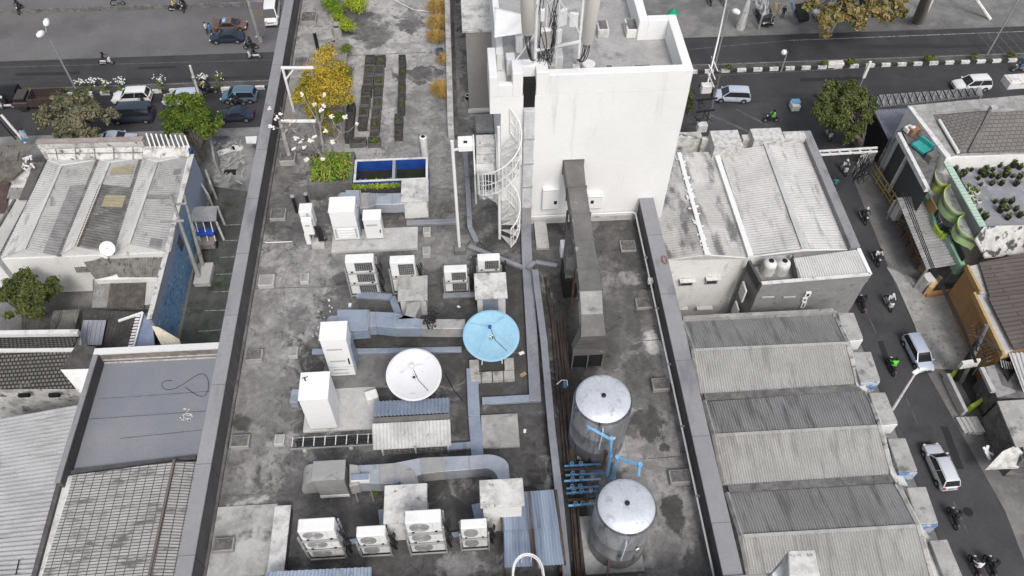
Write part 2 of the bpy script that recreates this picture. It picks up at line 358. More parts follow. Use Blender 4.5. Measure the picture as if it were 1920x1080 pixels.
# stepped skirt along the left parapet
O('kerb',MB().box(IX0-.02,IX0+.05,5.4,44,0,.10),'concrete_dark',bld)
O('parapet',MB().box(WX0+.01,7.2,5.34,5.72,-.002,.94),'parapet_dark',bld)
O('parapet_cap',MB().box(WX0-.02,7.25,5.32,5.76,1.005,1.06),'cap_grey',bld,bev=.01)
# ---- tower
ZT=6.05; FY=18.1
tx0=.93; tx1=at(1303,137,ZT).x; jy=at(1258,27,ZT).y; jx=at(1213,27,ZT).x
O('stair_tower',MB().box(tx0,tx1,FY,jy,.0,5.35).box(tx0,jx,jy,44,.0,5.35).box(.62,tx0,FY+.0,FY+1.6,4.75,5.35),'tower_wall',bld)
O('tower_roof',MB().box(tx0+.2,tx1-.2,FY+.2,jy-.2,5.35,5.38).box(tx0+.2,jx-.2,jy-.2,43,5.352,5.382),M('tower_floor',(.32,.315,.31),(.39,.385,.38),1.4,.42,.6,c3=(.2,.195,.19),s3=.9,lo3=.56,hi3=.66,bump=.3),bld)
tp=MB(); th=.27
a0=at(1030,150,ZT).x
tp.box(a0,tx1,FY,FY+th,5.35,ZT)                 # front
tp.box(tx1-th,tx1,FY+th,jy,5.35,ZT)             # right
tp.box(jx,tx1-th,jy-th,jy,5.35,ZT)              # jog
tp.box(jx-th,jx,jy-th,44,5.35,ZT)
tp.box(.62,.85,FY,FY+1.35,5.35,ZT)              # left
tp.box(.85,at(962,150,ZT).x,FY,FY+.18,5.35,5.75)
bx0=at(962,150,ZT).x; bx1=a0; nx0=at(982,150,ZT).x; nx1=at(1007,150,ZT).x
tp.box(bx0,nx0,FY,FY+.62,5.35,ZT+.1); tp.box(nx1,bx1,FY,FY+.62,5.35,ZT+.1); tp.box(nx0,nx1,FY+.3,FY+.62,5.35,ZT+.1)
O('tower_parapet',tp,'tower_wall',bld,bev=.015)
O('opening',MB().box(nx0+.02,nx1-.02,FY-.012,FY+.28,4.95,5.36+.45),'dark_void',bld)
O('tower_skirting',MB().box(tx0+.01,IX1-.03,FY-.05,FY-.001,0,.22),'concrete_light',bld)
O('service_hatch',MB().box(at(989,0,ZT).x,at(1000,0,ZT).x,20.6,21.2,5.384,5.6),'concrete_light',bld)
# raised block left of the tower with rough white top and taupe front
rb=fb(880,925,207,55,-30)
O('raised_block',MB().box(rb[0],rb[1]-.01,rb[2],rb[3]+4,0,rb[5]-.1),M('taupe',(.27,.255,.245),(.30,.285,.272),1,.4,.6,grain=.04),bld)
O('raised_block_top',MB().box(rb[0]-.12,rb[1]-.01,rb[2]-.05,rb[3]+4,rb[5]-.1,rb[5]),'white_rough',bld,bev=.01)
O('kerb',MB().box(rb[0]-.05,rb[1]-.01,rb[2]-.12,rb[2]-.002,0,.12),'white_dirty',bld)
# low white wall dividing the garden from the tower side
a=at(838,0,0.0); 
O('dividing_wall',MB().box(-.78,-.56,at(852,262,0).y,44,0,.55),'white_rough',bld,bev=.01)
O('gutter',MB().box(-.545,-.42,at(852,262,0).y,44,0,.06),'concrete_dark',bld)
O('concrete_pad',MB().box(at(893,250,0).x,at(926,250,0).x,at(900,250,0).y,at(900,218,0).y,.002,.1),'concrete',bld)
# pitted blocks standing on the tower roof
for l,r,f,k,mt,lb in((1122,1143,56,37,'white_rough','small rough white block with a dark dished top on the tower roof'),(1176,1208,56,34,'white_dirty','larger white block with a dark recessed top, near the far parapet of the tower roof'),(1136,1153,136,121,'concrete_light','small white pedestal on the tower roof just behind the front parapet'),(1189,1226,134,120,'concrete_light','wide low concrete pedestal with dark top behind the front parapet of the tower')):
    z=5.38; x0,x1,y0,y1=tb(l,r,f,k,z+.3)
    t=T('concrete_block',lb,'block',((x0+x1)/2,(y0+y1)/2,z))
    O('base',MB().box(x0,x1,y0,y1,z+.002,z+.3),mt,t,bev=.015); O('recess',MB().box(x0+.05,x1-.05,y0+.05,y1-.05,z+.3,z+.315),'concrete_dark',t)
# ---- antenna gear on the tower
PX=[]
def pole_at(px,py,z0,z1,r): b=at(px,py,z0); return b,[(b.x,b.y,z0),(b.x,b.y,z1)]
M('radome',(.74,.71,.66),None,rough=.5,grain=.02); M('cable',(.025,.025,.028),None,rough=.6,grain=0)
def antenna(px,py,ptop,r,lab,pole):
    zb=7.7
    b=at(px,py,zb); t=at(ptop,-60,zb+2.6); d=(t-b)
    th=T('cylinder_antenna',lab,'antenna',(b.x,b.y,5.4))
    O('radome',MB().lathe(b,[(r*.9,0),(r,.04),(r,d.length*1.1),(r*.8,d.length*1.12)],28,ax=d),'radome',th,smooth=True)
    pb=at(pole[0],pole[1],ZT if pole[2] else 5.45)
    O('mast',MB().tube([pb,(pb.x,pb.y,zb+3.6)],.045,10),'white_paint',th,smooth=True)
    O('bracket',MB().bar((pb.x,pb.y,zb+.3),(b+d*.1),.05,.05),'steel_grey',th); O('bracket',MB().bar((pb.x,pb.y,zb+1.2),(b+d*.45),.05,.05),'steel_grey',th)
    c=MB()
    for k in range(6):
        a=k*1.05; s=b+Vector((math.cos(a)*r*.5,math.sin(a)*r*.5,0)); e=Vector((pb.x+random.uniform(-.05,.05),pb.y-.06,pb.z+.25))
        m1=s+Vector((0,0,-.35)); m2=s.lerp(e,.5)+Vector((random.uniform(-.15,.15),-.1,-.5))
        pts=[s,m1,m2,e]; sm=[]
        for i in range(13):
            u=i/12; sm.append((1-u)**3*s+3*(1-u)**2*u*m1+3*(1-u)*u*u*m2+u**3*e)
        c.tube(sm,.012,5)
    O('cables',c,'cable',th,smooth=True)
    return th
antenna(990,58,986,.165,'cream cylinder antenna on the left mast of the tower roof, beside the white tarpaulin',(1003,124,1))
antenna(1101,76,1122,.165,'cream cylinder antenna leaning outward on the right mast of the tower roof',(1083,122,0))
def rbox(px,py,z,sx,sy,sz,rz=0,tilt=0):
    c=at(px,py,z); return c
def panel(px,py,z,sz,rz,label,cat,name,grill=False,tilt=0):
    c=at(px,py,z); t=T(name,label,cat,c); m=MB(); m.cbox(c,sz,rz)
    o=O('casing',m,'white_clean',t,bev=.015)
    if grill:
        g=MB()
        for k in range(9): 
            q=-sz[0]/2+sz[0]*(k+1)/10; v=Matrix.Rotation(rz,3,'Z')@Vector((q,-sz[1]/2-.01,0)); g.cbox(c+v,(.015,.02,sz[2]*.85),rz)
        O('cooling_fins',g,'steel_grey',t)
    bk=MB().cbox(c+Matrix.Rotation(rz,3,'Z')@Vector((0,sz[1]/2+.04,0)),(.07,.08,sz[2]*.6),rz)
    O('bracket',bk,'steel_grey',t)
panel(1023,72,6.9,(.28,.14,.62),.1,'grey finned radio unit hanging between the two antenna masts','radio unit','radio_unit',True)
panel(1017,28,7.6,(.12,.10,.36),.0,'slim white box high on the left antenna mast','radio unit','radio_unit')
panel(1048,68,7.0,(.16,.10,.42),.7,'small white angled panel on the right side of the finned radio unit','radio unit','radio_unit')
panel(1054,33,7.2,(.28,.10,.5),.5,'large white angled panel behind the radio units','panel','sector_panel')
panel(1076,37,6.9,(.24,.09,.45),-.2,'pale blue grey flat panel behind the right antenna mast','panel','sector_panel')
for px,py,w,lb in((973,78,.2,'white equipment box under the edge of the tarpaulin'),(936,110,.16,'narrow white box by the left parapet of the tower roof'),(957,120,.22,'square white box in the corner behind the tower front parapet')):
    c=at(px,py,5.7); t=T('equipment_box',lb,'box',(c.x,c.y,5.38)); O('casing',MB().box(c.x-w/2,c.x+w/2,c.y-.15,c.y+.15,5.39,5.95),'white_paint',t,bev=.02); O('lid',MB().box(c.x-w/2-.01,c.x+w/2+.01,c.y-.16,c.y+.16,5.95,5.97),'white_clean',t)
c=at(1103,128,5.6); TO('concrete_drum','white round concrete drum behind the tower parapet by the right mast','drum',MB().lathe((c.x,c.y,5.385),[(.17,0),(.19,.02),(.19,.38),(.17,.4)],24),'white_dirty',smooth=True)
c=at(1043,120,5.75); TO('concrete_block','pale square footing block between the two antenna masts','block',MB().box(c.x-.19,c.x+.19,c.y-.02,c.y+.42,5.385,6.0),'white_dirty',bev=.02)
c=at(1080,128,5.7); TO('concrete_block','small white footing block under the right antenna mast','block',MB().box(c.x-.1,c.x+.1,c.y-.1,c.y+.12,5.385,5.78),'white_paint',bev=.02)
# mast frame
mf=T('antenna_support','white steel support frame with braces between the antenna masts','frame',(at(1040,100,5.5).x,at(1040,100,5.5).y,5.4))
p1=at(1003,120,ZT+.1); p2=at(1083,120,5.8); p3=at(968,112,ZT+.1)
m=MB(); m.tube([p3,(p1.x,p1.y,p1.z+1.0)],.022,6); O('brace',m,'white_paint',mf,smooth=True)
m=MB(); m.bar((p1.x,p1.y,p1.z+.45),(p2.x,p2.y,p1.z+.4),.06,.06); O('crossbar',m,'white_paint',mf)
m=MB(); m.tube([(p2.x,p2.y,6.8),(p1.x+.35,p1.y+.3,8.4)],.018,6); O('brace',m,'white_paint',mf,smooth=True)
m=MB()
for dx in(.3,.62): m.tube([(p1.x+dx,p1.y+.25,5.4),(p1.x+dx,p1.y+.25,10.4)],.025,8)
for k in range(12): z=5.9+k*.38; m.tube([(p1.x+.3,p1.y+.25,z),(p1.x+.62,p1.y+.25,z+(.38 if k%2 else 0))],.012,5)
O('lattice',m,'white_paint',mf,smooth=True)
m=MB()
for k in range(26):
    s=Vector((p1.x+random.uniform(.05,.6),p1.y+random.uniform(-.05,.3),random.uniform(6.5,8.6))); e=Vector((p1.x+random.uniform(.05,.55),p1.y+.1,random.uniform(5.9,6.5)))
    pts=[]
    mid=s.lerp(e,.5)+Vector((random.uniform(-.2,.2),random.uniform(-.25,0),random.uniform(-.35,.1)))
    for i in range(9):
        u=i/8; pts.append((1-u)**2*s+2*u*(1-u)*mid+u*u*e)
    m.tube(pts,random.uniform(.006,.012),4)
TO('cable_bundle','tangled black cables hanging round the antenna masts','cables',m,'cable',smooth=True)
# tarpaulin
tv=[(927,14,6.35),(962,20,6.4),(983,28,6.4),(984,40,6.3),(984,60,6.25),(960,62,6.2),(927,71,6.15)]
m=MB(); n=12
g=[]
for j in range(n+1):
    for i in range(n+1):
        u,v=i/n,j/n; a=at(927+(984-927)*u,14+14*u,6.4); b=at(927+(984-927)*u,71-9*u,6.15); p=a.lerp(b,v); p.z+= .05*math.sin(7*u+3*v)*math.sin(math.pi*v)+random.uniform(-.008,.008); g.append(p)
m.add(g,[(j*(n+1)+i,j*(n+1)+i+1,(j+1)*(n+1)+i+1,(j+1)*(n+1)+i) for j in range(n) for i in range(n)])
o=TO('tarpaulin','white tarpaulin stretched over equipment at the left of the tower roof','tarpaulin',m,'cloth_tarp',smooth=True)
so_=o.modifiers.new('t','SOLIDIFY'); so_.thickness=.012
# ================================================================= LIFT SHAFT DUCT DOWN THE TOWER WALL
M('duct_white',(.60,.60,.61),(.50,.50,.51),2,.4,.6,rough=.6,c3=(.28,.27,.27),s3=3,lo3=.6,hi3=.72) 
w0=at(981,390,.2).x; w1=at(1003,390,.2).x; 
dz=T('wall_duct','tall galvanised duct running down the white tower wall beside the spiral stair','duct',((w0+w1)/2,FY-.1,0))
xa=nx0+.03; xb=nx1-.03; zz=[4.95,3.9,2.9,1.9,.95,.02]
for i in range(5):
    O('duct_section',MB().box(xa,xb,FY-.2,FY-.002,zz[i+1]+.012,zz[i]-.0),'duct_white' if i<4 else 'galv_dirty',dz,bev=.01)
    O('flange',MB().box(xa-.02,xb+.02,FY-.22,FY-.003,zz[i+1]-.012,zz[i+1]+.012),'steel_grey',dz)
# two meter boxes and pipework on the tower wall
for l,r,t_,b_,lb,k in((1015,1046,346,384,'white meter box left of the brown duct on the tower wall',1),(1099,1127,362,386,'white meter box half hidden behind the brown duct on the tower wall',2)):
    z1=hz((l+r)/2,414,0,t_); z0=hz((l+r)/2,414,0,b_); x0=at(l,b_,z0).x; x1=at(r,b_,z0).x
    t=T('meter_box',lb,'meter box',((x0+x1)/2,FY,z0)); O('casing',MB().box(x0,x1,FY-.18,FY-.002,z0,z1),'white_clean',t,bev=.02)
    O('window',MB().box(x1-.17 if k==1 else x0+.1,x1-.07 if k==1 else x0+.2,FY-.19,FY-.181,z0+.28,z0+.42),'glass_dark',t)
    O('door_frame',MB().box(x0+.02,x1-.02,FY-.186,FY-.1805,z0+.03,z0+.045).box(x0+.02,x1-.02,FY-.186,FY-.1805,z1-.045,z1-.03),'steel_grey',t)
# brown exhaust duct
bd=T('exhaust_duct','large brown grey exhaust duct sloping from the tower wall down to a black box','duct',(at(1105,640,1).x,11,0))
def xq(px,py,z): return at(px,py,z)
ztop=hz(1075,415,0,300)
secs=[]
ys=[FY+.0,17.1,16.1,15.1,14.1,13.1,12.35]
zl=[ztop,ztop-.03,ztop-.1,ztop-.15,ztop-.22,ztop-.28,ztop-.33]
pl=[(300,1057,1094),(350,1064,1099),(400,1071,1107),(450,1077,1113),(505,1083,1124),(545,1087,1129),(590,1090,1131)]
pts=[]
for i,(py,l,r) in enumerate(pl):
    z=zl[i]; A=at(l,py,z); B=at(r,py,z); pts.append((A.x,B.x,(A.y if i else FY-.003),z))
h=.55
for i in range(6):
    a,b=pts[i],pts[i+1]; m=MB()
    v=[(a[0],a[2],a[3]-h),(a[1],a[2],a[3]-h),(b[1],b[2],b[3]-h),(b[0],b[2],b[3]-h),(a[0],a[2],a[3]),(a[1],a[2],a[3]),(b[1],b[2],b[3]),(b[0],b[2],b[3])]
    m.add(v,[(0,1,2,3),(7,6,5,4),(0,4,5,1),(1,5,6,2),(2,6,7,3),(3,7,4,0)])
    O('duct_section',m,'duct_brown' if i<5 else 'concrete',bd,bev=.012)
    O('flange',MB().box(a[0]-.03,a[1]+.03,a[2]-.03,a[2]-.004,a[3]-h-.03,a[3]+.03),'duct_brown',bd)
e=pts[-1]; zb=1.15; A=at(1075,655,zb); B=at(1136,655,zb)
m=MB(); m.add([(e[0],e[2],e[3]-h),(e[1],e[2],e[3]-h),(e[1],e[2],e[3]),(e[0],e[2],e[3]), (e[0]-.05,e[2]-.55,e[3]-.25),(e[1]+.03,e[2]-.55,e[3]-.25),
   (A.x,A.y,zb),(B.x,B.y,zb),(A.x,A.y,zb-.25),(B.x,B.y,zb-.25),(A.x,e[2]+.1,zb-.25),(B.x,e[2]+.1,zb-.25)],
  [(3,2,5,4),(4,5,7,6),(6,7,9,8),(8,9,11,10),(0,1,11,10),(0,3,4,10),(4,6,8,10),(1,11,5,2),(5,11,9,7)])
O('elbow',m,'duct_brown',bd)
fx=[A.x+.03,B.x-.03]; 
O('fan_box',MB().box(fx[0],fx[1],A.y+.05,e[2]+.12,.12,zb-.26),'black',bd,bev=.01)
O('fan_box_frame',MB().box(fx[0]-.03,fx[1]+.03,A.y+.0,A.y+.05,zb-.34,zb-.27).box(fx[0]-.03,fx[0]+.01,A.y,A.y+.05,.1,zb-.34).box(fx[1]-.01,fx[1]+.03,A.y,A.y+.05,.1,zb-.34).box((fx[0]+fx[1])/2-.02,(fx[0]+fx[1])/2+.02,A.y,A.y+.048,.1,zb-.34),'duct_brown',bd)
for y in(16.6,14.4):
    for s in(0,1):
        x=pts[1][s]; O('leg',MB().box(x-.03,x+.03,y-.03,y+.03,0,pts[1][3]-h-.1),'rust',bd)
# second, older fan box left of it
q=fb(1048,1082,455,420,398)
t=T('exhaust_duct','old grey sloping duct on a black fan box beside the brown duct','duct',(at(1065,540,0).x,at(1065,540,0).y,0))
A=at(1056,560,.0); B=at(1084,560,.0)
O('fan_box',MB().box(A.x,B.x-.05,A.y,A.y+.9,.05,.9),'black',t); m=MB()
m.add([(A.x+.02,A.y+.1,.9),(B.x-.1,A.y+.1,.9),(B.x-.1,A.y+.8,.9),(A.x+.02,A.y+.8,.9),(A.x+.15,A.y+1.0,1.9),(B.x-.02,A.y+1.0,1.9),(B.x-.02,A.y+1.5,1.9),(A.x+.15,A.y+1.5,1.9)],[(0,1,2,3),(7,6,5,4),(0,4,5,1),(1,5,6,2),(2,6,7,3),(3,7,4,0)])
O('hood',m,'concrete_dark',t)
m=MB(); c=at(1063,470,.9); m.cbox((c.x,c.y,1.0),(.42,.35,.5)); TO('junction_box','white box beside the brown duct below the meter boxes','box',m,'white_clean',bev=.02)
b=fb(1045,1068,478,465,440)
TO('slab','narrow pale concrete slab lying in front of the tower wall','slab',MB().prism([at(1001,416,.1)[:2],at(1024,416,.1)[:2],at(1030,465,.1)[:2],at(1006,465,.1)[:2]],.002,.12),'concrete_light',bev=.01)
# conduit along tower foot and right parapet
pp=[at(995,402,.35),at(1190,399,.35)]
m=MB(); xr=IX1-.10; m.tube([(pp[0].x,FY-.1,.42),(xr-.12,FY-.1,.42),(xr-.03,FY-.13,.42),(xr,FY-.22,.42),(xr,5.9,.42)],.028,8)
cd=T('conduit','long white conduit running along the tower foot and the right parapet','pipe',(xr,12,0)); O('pipe',m,'white_clean',cd,smooth=True)
for y in(16,14,12,10,8): O('clip',MB().box(xr-.04,IX1-.02,y-.03,y+.03,.38,.46),'steel_grey',cd)
O('pull_box',MB().box(xr-.07,IX1-.021,15.0,15.14,.34,.5),'white_clean',cd)
c=at(1246,488,1.02); TO('ring','rust red metal ring lying on the right parapet cap','ring',MB().tube([(c.x+.07*math.cos(a*.5236),c.y+.16*math.sin(a*.5236),1.02+.03) for a in range(13)],.018,6),M('rust_red',(.3,.12,.1),None),smooth=True)
# lamp pole by the dividing wall
b=at(862,470,0); t=T('floodlight_pole','thin white pole with a square floodlight box beside the dividing wall','pole',(b.x,b.y,0))
O('post',MB().tube([(b.x,b.y,0),(b.x,b.y,4.75)],.05,10),'white_paint',t,smooth=True)
c=at(873,270,4.6); O('lamp_box',MB().box(c.x-.22,c.x+.2,c.y-.05,c.y+.35,4.35,4.6),'white_clean',t,bev=.02); O('lamp',MB().box(c.x-.06,c.x+.05,c.y+.03,c.y+.13,4.6,4.61),'glass_dark',t)
O('arm',MB().bar((b.x,b.y,4.4),(c.x,c.y+.1,4.4),.05),'white_paint',t)
O('base_block',MB().box(b.x-.17,b.x+.2,b.y-.2,b.y+.12,0,.22),'concrete_dark',t,bev=.015)
# ---- spiral stair
cc=at(937,447,0); rs=.66; n=17; H=3.9
M('step_grey',(.50,.495,.485),(.40,.395,.385),4,.45,.6,c3=(.2,.19,.18),s3=6,lo3=.58,hi3=.7); st=T('spiral_stair','white steel spiral stair climbing beside the tower wall','stair',(cc.x,cc.y,0)); cxx,cyy=cc.x,cc.y
O('centre_post',MB().tube([(cxx,cyy,0),(cxx,cyy,H+.9)],.05,12),'white_paint',st,smooth=True)
a0_=R(-60)
for k in range(n):
    a=a0_+k*R(28); z=H*(k+1)/n; m=MB(); p=[(cxx+.045*math.cos(a),cyy+.045*math.sin(a))]
    for j in range(4): b=a+R(28)*j/3; p.append((cxx+rs*.97*math.cos(b),cyy+rs*.97*math.sin(b)))
    m.prism(p,z-.03,z); O('step',m,'step_grey',st)
m=MB(); m2=MB()
for k in range(n*3+1):
    pass
pts=[(cxx+rs*math.cos(a0_+R(28)*k/3),cyy+rs*math.sin(a0_+R(28)*k/3),H*(k/3+1)/n+.85) for k in range(n*3+1)]
O('handrail',MB().tube(pts,.02,6),'white_paint',st,smooth=True); O('stringer',MB().tube([(p[0],p[1],p[2]-.88) for p in pts],.022,6),'white_dirty',st,smooth=True); O('mid_rail',MB().tube([(p[0],p[1],p[2]-.45) for p in pts],.012,5),'white_paint',st,smooth=True)
for k in range(0,2*n+1):
    p=pts[min(int(k*1.5),n*3)]; m2.tube([(p[0],p[1],p[2]-.9),p],.014,5)
O('balusters',m2,'white_paint',st,smooth=True)
# steps of the short flight and platform above
m=MB()
fl=T('stair_flight','short straight flight of stained white steps between the stair and the concrete pad','stair',(at(910,300,0).x,at(910,300,0).y,0))
for k,(ya,yb) in enumerate(((322,300),(300,282),(282,268),(268,252))):
    z=2.5+.17*k; x0,x1,y0,y1=tb(893,928,ya,yb,z); O('step',MB().box(x0,x1,y0,y1-.004,z-.15,z),'white_rough' if k%2 else 'white_dirty',fl,bev=.01)
x0,_a,y0,_b=tb(893,928,322,300,2.5); _a,x1,_b,y1=tb(893,928,268,252,3.0)
for x in(x0-.04,x1+.04): O('stringer',MB().bar((x,y0-.05,2.4),(x,y1,2.95),.04,.22),'white_paint',fl); O('post',MB().bar((x,y1-.1,.0),(x,y1-.1,2.9),.06),'white_paint',fl)
# ================================================================= ROOFTOP EQUIPMENT
def mb_box(b,**k): return MB().box(*b)
# ---- concrete pads, slabs, pedestals
def pad(l,r,f,k,h,lab,mat='concrete',name='concrete_slab',cat='slab',**kk):
    x0,x1,y0,y1=tb(l,r,f,k,h); return TO(name,lab,cat,MB().box(x0,x1,y0,y1,.002,h),mat,bev=.012,**kk)
pad(621,783,468,428,.13,'long pale concrete platform under the white cabinets beside the planter','concrete_light','platform','platform')
pad(568,700,806,728,.10,'pale concrete platform under the largest white cabinet, left of the corrugated shed','concrete_light','platform','platform')
pad(904,975,838,776,.10,'square stained concrete slab right of the vertical cable tray','concrete')
pad(604,745,728,655,.07,'dark flat plinth behind the white dish under the louvred cabinet','concrete_dark')
pad(385,505,1080,948,.05,'large pale weathered slab along the left parapet at the bottom of the roof',M('pale_screed',(.46,.455,.445),(.3,.295,.29),1.3,.48,.62,c3=(.14,.138,.135),s3=1.6,lo3=.58,hi3=.7,bump=.3),'screed_slab','slab')
x0,x1,y0,y1=tb(500,532,1075,948,.42)
w_=T('low_wall','low white stained wall running beside the pale slab at the lower left of the roof','wall',((x0+x1)/2,(y0+y1)/2,0))
O('wall',MB().box(x0+.03,x1-.03,y0-1,y1-.02,.002,.38),'parapet_dark',w_); O('coping',MB().box(x0,x1,y0-1,y1,.38,.42),'white_rough',w_,bev=.01)
M('ped_top',(.10,.097,.095),(.17,.165,.16),5,.4,.6,bump=.4)
def pedestal(l,r,f,k,h,lab,dark=True):
    x0,x1,y0,y1=tb(l,r,f,k,h); t=T('pedestal',lab,'pedestal',((x0+x1)/2,(y0+y1)/2,0),'small concrete pedestals on the roof deck')
    O('block',MB().box(x0,x1,y0,y1,.001,h),'concrete' if dark else 'concrete_light',t,bev=.012)
    e=.035; O('top_plate',MB().box(x0+e,x1-e,y0+e,y1-e,h,h+.012),'ped_top' if dark else 'concrete',t)
    m=MB(); cx,cy=(x0+x1)/2,(y0+y1)/2
    if dark:
        for sx in(-1,1):
            O('bolt',MB().cyl((cx+sx*(x1-x0)*.25,cy+(y1-y0)*.2,h+.012),.014,.05,8),'steel_grey',t)
pads=[(458,490,675,655,.2,'dark topped pedestal by the left parapet, level with the white dish'),(540,557,668,650,.16,'small pale pedestal left of the louvred cabinet'),(483,512,535,514,.18,'pedestal with a pale dusty top by the left parapet, left of the air conditioners'),
 (562,578,528,512,.16,'small pale pedestal left of the stacked air conditioners'),(430,465,838,815,.2,'dark topped pedestal by the left parapet, level with the corrugated shed'),(513,532,833,814,.16,'small pale pedestal beside the black cable rack'),
 (397,436,1033,1008,.2,'dark topped pedestal at the lower left on the pale slab'),(1225,1258,730,708,.18,'dark topped pedestal beside the white patch near the right parapet'),(1258,1297,905,880,.2,'dark topped pedestal by the right parapet behind the lower steel tank'),
 (1165,1194,470,450,.1,'flat worn pedestal close to the tower and the right parapet'),(1194,1226,577,558,.12,'worn pedestal by the right parapet, level with the blue dish'),(505,534,410,390,.15,'worn pedestal left of the twin pole cabinets'),(563,592,40,22,.2,'pale worn pedestal at the far left of the roof'),(550,575,125,107,.2,'worn pedestal left of the yellow shrub')]
for l,r,f,k,h,lab in pads: pedestal(l,r,f,k,h,lab,dark=('dark topped' in lab or 'worn' in lab))
pedestal(792,807,477,462,.2,'small pale footing in front of the long platform, near the lamp pole',False)
pedestal(793,807,437,425,.22,'small pale footing carrying the cable tray near the white chimney',False)
pedestal(523,552,302,285,.25,'grey footing block at the foot of the white pergola post',True)
# ---- white masonry chimneys with slab lids
def chimney(l,r,yb,f,k,lab,lid='white_rough',ov=.06,z1=None,vent=False):
    b=fb(l,r,yb,f,k); z1=z1 or b[5]
    if z1!=b[5]:
        x0,x1,y0,y1=tb(l,r,f,k,z1); b=[x0+ov,x1-ov,y0+ov,y1,0,z1]
    t=T('vent_chimney',lab,'chimney',((b[0]+b[1])/2,b[2],0))
    O('shaft',MB().box(b[0],b[1],b[2],b[3],.001,z1-.07),'white_dirty',t,bev=.01)
    O('lid',MB().box(b[0]-ov,b[1]+ov,b[2]-ov,b[3]+ov,z1-.07,z1),lid,t,bev=.01)
    return t,b,z1
chimney(760,804,409,374,338,'white chimney with a stained lid behind the long platform and beside the water basin')
t,b,z1=chimney(755,802,592,560,520,'white chimney with a grey speckled lid behind the stacked air conditioners',M('lid_speckle',(.42,.415,.40),(.3,.295,.285),3,.45,.62,c3=(.12,.118,.115),s3=5,lo3=.6,hi3=.68,bump=.3))
t,b,z1=chimney(896,948,592,556,514,'white chimney with a pale lid just behind the blue dish')
O('louvre',MB().box(b[0]+.17,b[1]-.22,b[2]-.03,b[2]-.001,.2,.85),'galv_blue',t); O('louvre_frame',MB().box(b[0]+.14,b[1]-.19,b[2]-.02,b[2]-.0005,.86,.93),'black',t)
chimney(735,804,1012,975,912,'large white chimney with a speckled lid behind the lower air conditioners')
chimney(908,977,996,945,902,'white chimney with a peeling lid half hidden by the blue corrugated canopy')
# ---- air conditioner outdoor units
M('ac_white',(.76,.76,.75),(.68,.68,.67),2,.5,.7,rough=.5,grain=.03)
def make_ac(fan):
    W,D,Hh=.80,.30,.55
    r=T('air_conditioner','x','air conditioner',(0,0,0))
    O('casing',MB().box(-W/2,W/2,-D/2,D/2,.03,Hh),'ac_white',r,bev=.025,seg=2)
    for sx in(-1,1): O('foot',MB().box(sx*.26-.03,sx*.26+.03,-D/2-.02,D/2+.02,0,.03),'black',r)
    if fan:
        m=MB(); c=(-.10,-D/2-.002,.29)
        for q in(.22,.17,.12,.07):
            m.lathe(c,[(q-.008,0),(q,.006),(q+.008,0)][:3],28,ax=(0,-1,0)) if 0 else m.tube([(c[0]+q*math.cos(a*math.pi/12),c[1]-.008,c[2]+q*math.sin(a*math.pi/12)) for a in range(25)],.006,4)
        for k in range(10): a=k*math.pi/5; m.bar((c[0]+.03*math.cos(a),c[1]-.008,c[2]+.03*math.sin(a)),(c[0]+.22*math.cos(a),c[1]-.008,c[2]+.22*math.sin(a)),.006,.006)
        O('fan_guard',m,'steel_grey',r)
        O('fan',MB().lathe((c[0],c[1]+.002,c[2]),[(.0,0),(.215,0),(.215,.004),(0,.004)],28,ax=(0,-1,0)),M('fan_dark',(.25,.25,.25),(.33,.33,.33),4),r)
        O('panel_line',MB().box(.20,.206,-D/2-.004,-D/2-.001,.06,Hh-.03),'steel_grey',r)
    else:
        O('coil',MB().box(-.14,W/2-.05,-D/2-.006,-D/2-.001,.08,Hh-.07),'grille',r)
        m=MB()
        for k in range(9): x=-.14+k*.061; m.box(x-.005,x+.005,-D/2-.016,-D/2-.007,.08,Hh-.07)
        for k in range(6): z=.08+k*.08; m.box(-.14,W/2-.05,-D/2-.018,-D/2-.0165,z-.004,z+.004)
        O('coil_guard',m,'steel_grey',r)
    return Proto(r)
acf=make_ac(True); acc=make_ac(False)
def rack(b,n,lab,step):
    x0,x1,y0,y1=b; t=T('unit_rack',lab,'rack',((x0+x1)/2,(y0+y1)/2,0)); hgt=step*n-.05
    for x in(x0-.03,x1+.03):
        for y in(y0-.04,y1+.04): O('leg',MB().box(x-.02,x+.02,y-.02,y+.02,.001,hgt-.15),'steel_grey',t)
    for k in range(n):
        z=.10+k*step
        for y in(y0-.04,y1+.04): O('rail',MB().box(x0-.05,x1+.05,y-.018,y+.018,z-.035,z-.004),'steel_grey',t)
    for x in(x0-.03,x1+.03): O('side_rail',MB().bar((x,y0-.06,hgt*.55),(x,y1+.06,.12),.02,.03),'steel_grey',t)
    m=MB(); xs=x1+.07 
    for j in range(5):
        p=[(x1-.02,y0+.1+.03*j,.2+k*step+.2) for k in range(1)]; q=[]
        for i in range(10): q.append((xs+.05*math.sin(i*1.3+j)+.02*j,y0+.12+.04*math.cos(i+j),.05+ (hgt-.2)*i/9))
        m.tube(q,.014,5)
    O('pipe_bundle',m,'cable',t,smooth=True)
def stack(proto,l,r,yb,n,ytop,where,kind,sc=None):
    a=at(l,yb,.1); b=at(r,yb,.1); wdt=b.x-a.x; s=wdt/.80; cx=(a.x+b.x)/2; y=a.y+.15*s
    tot=hz((l+r)/2,yb,0,ytop)-.08; step=tot/n; zs=(step-.05)/.55
    rack((cx-.4*s,cx+.4*s,y-.15*s,y+.15*s),n,f'steel rack carrying {["","one","two","three"][n]} {kind} units {where}',step)
    pos={3:['bottom','middle','top'],2:['lower','upper'],1:['single']}[n]
    for k in range(n): proto((cx,y,.1+k*step),0,f'white {kind} air conditioner, {pos[k]} of the stack {where}','stacked white air conditioners on the roof',sc=(s,s,zs))
stack(acc,661,712,552,3,487,'left of the speckled chimney','grilled')
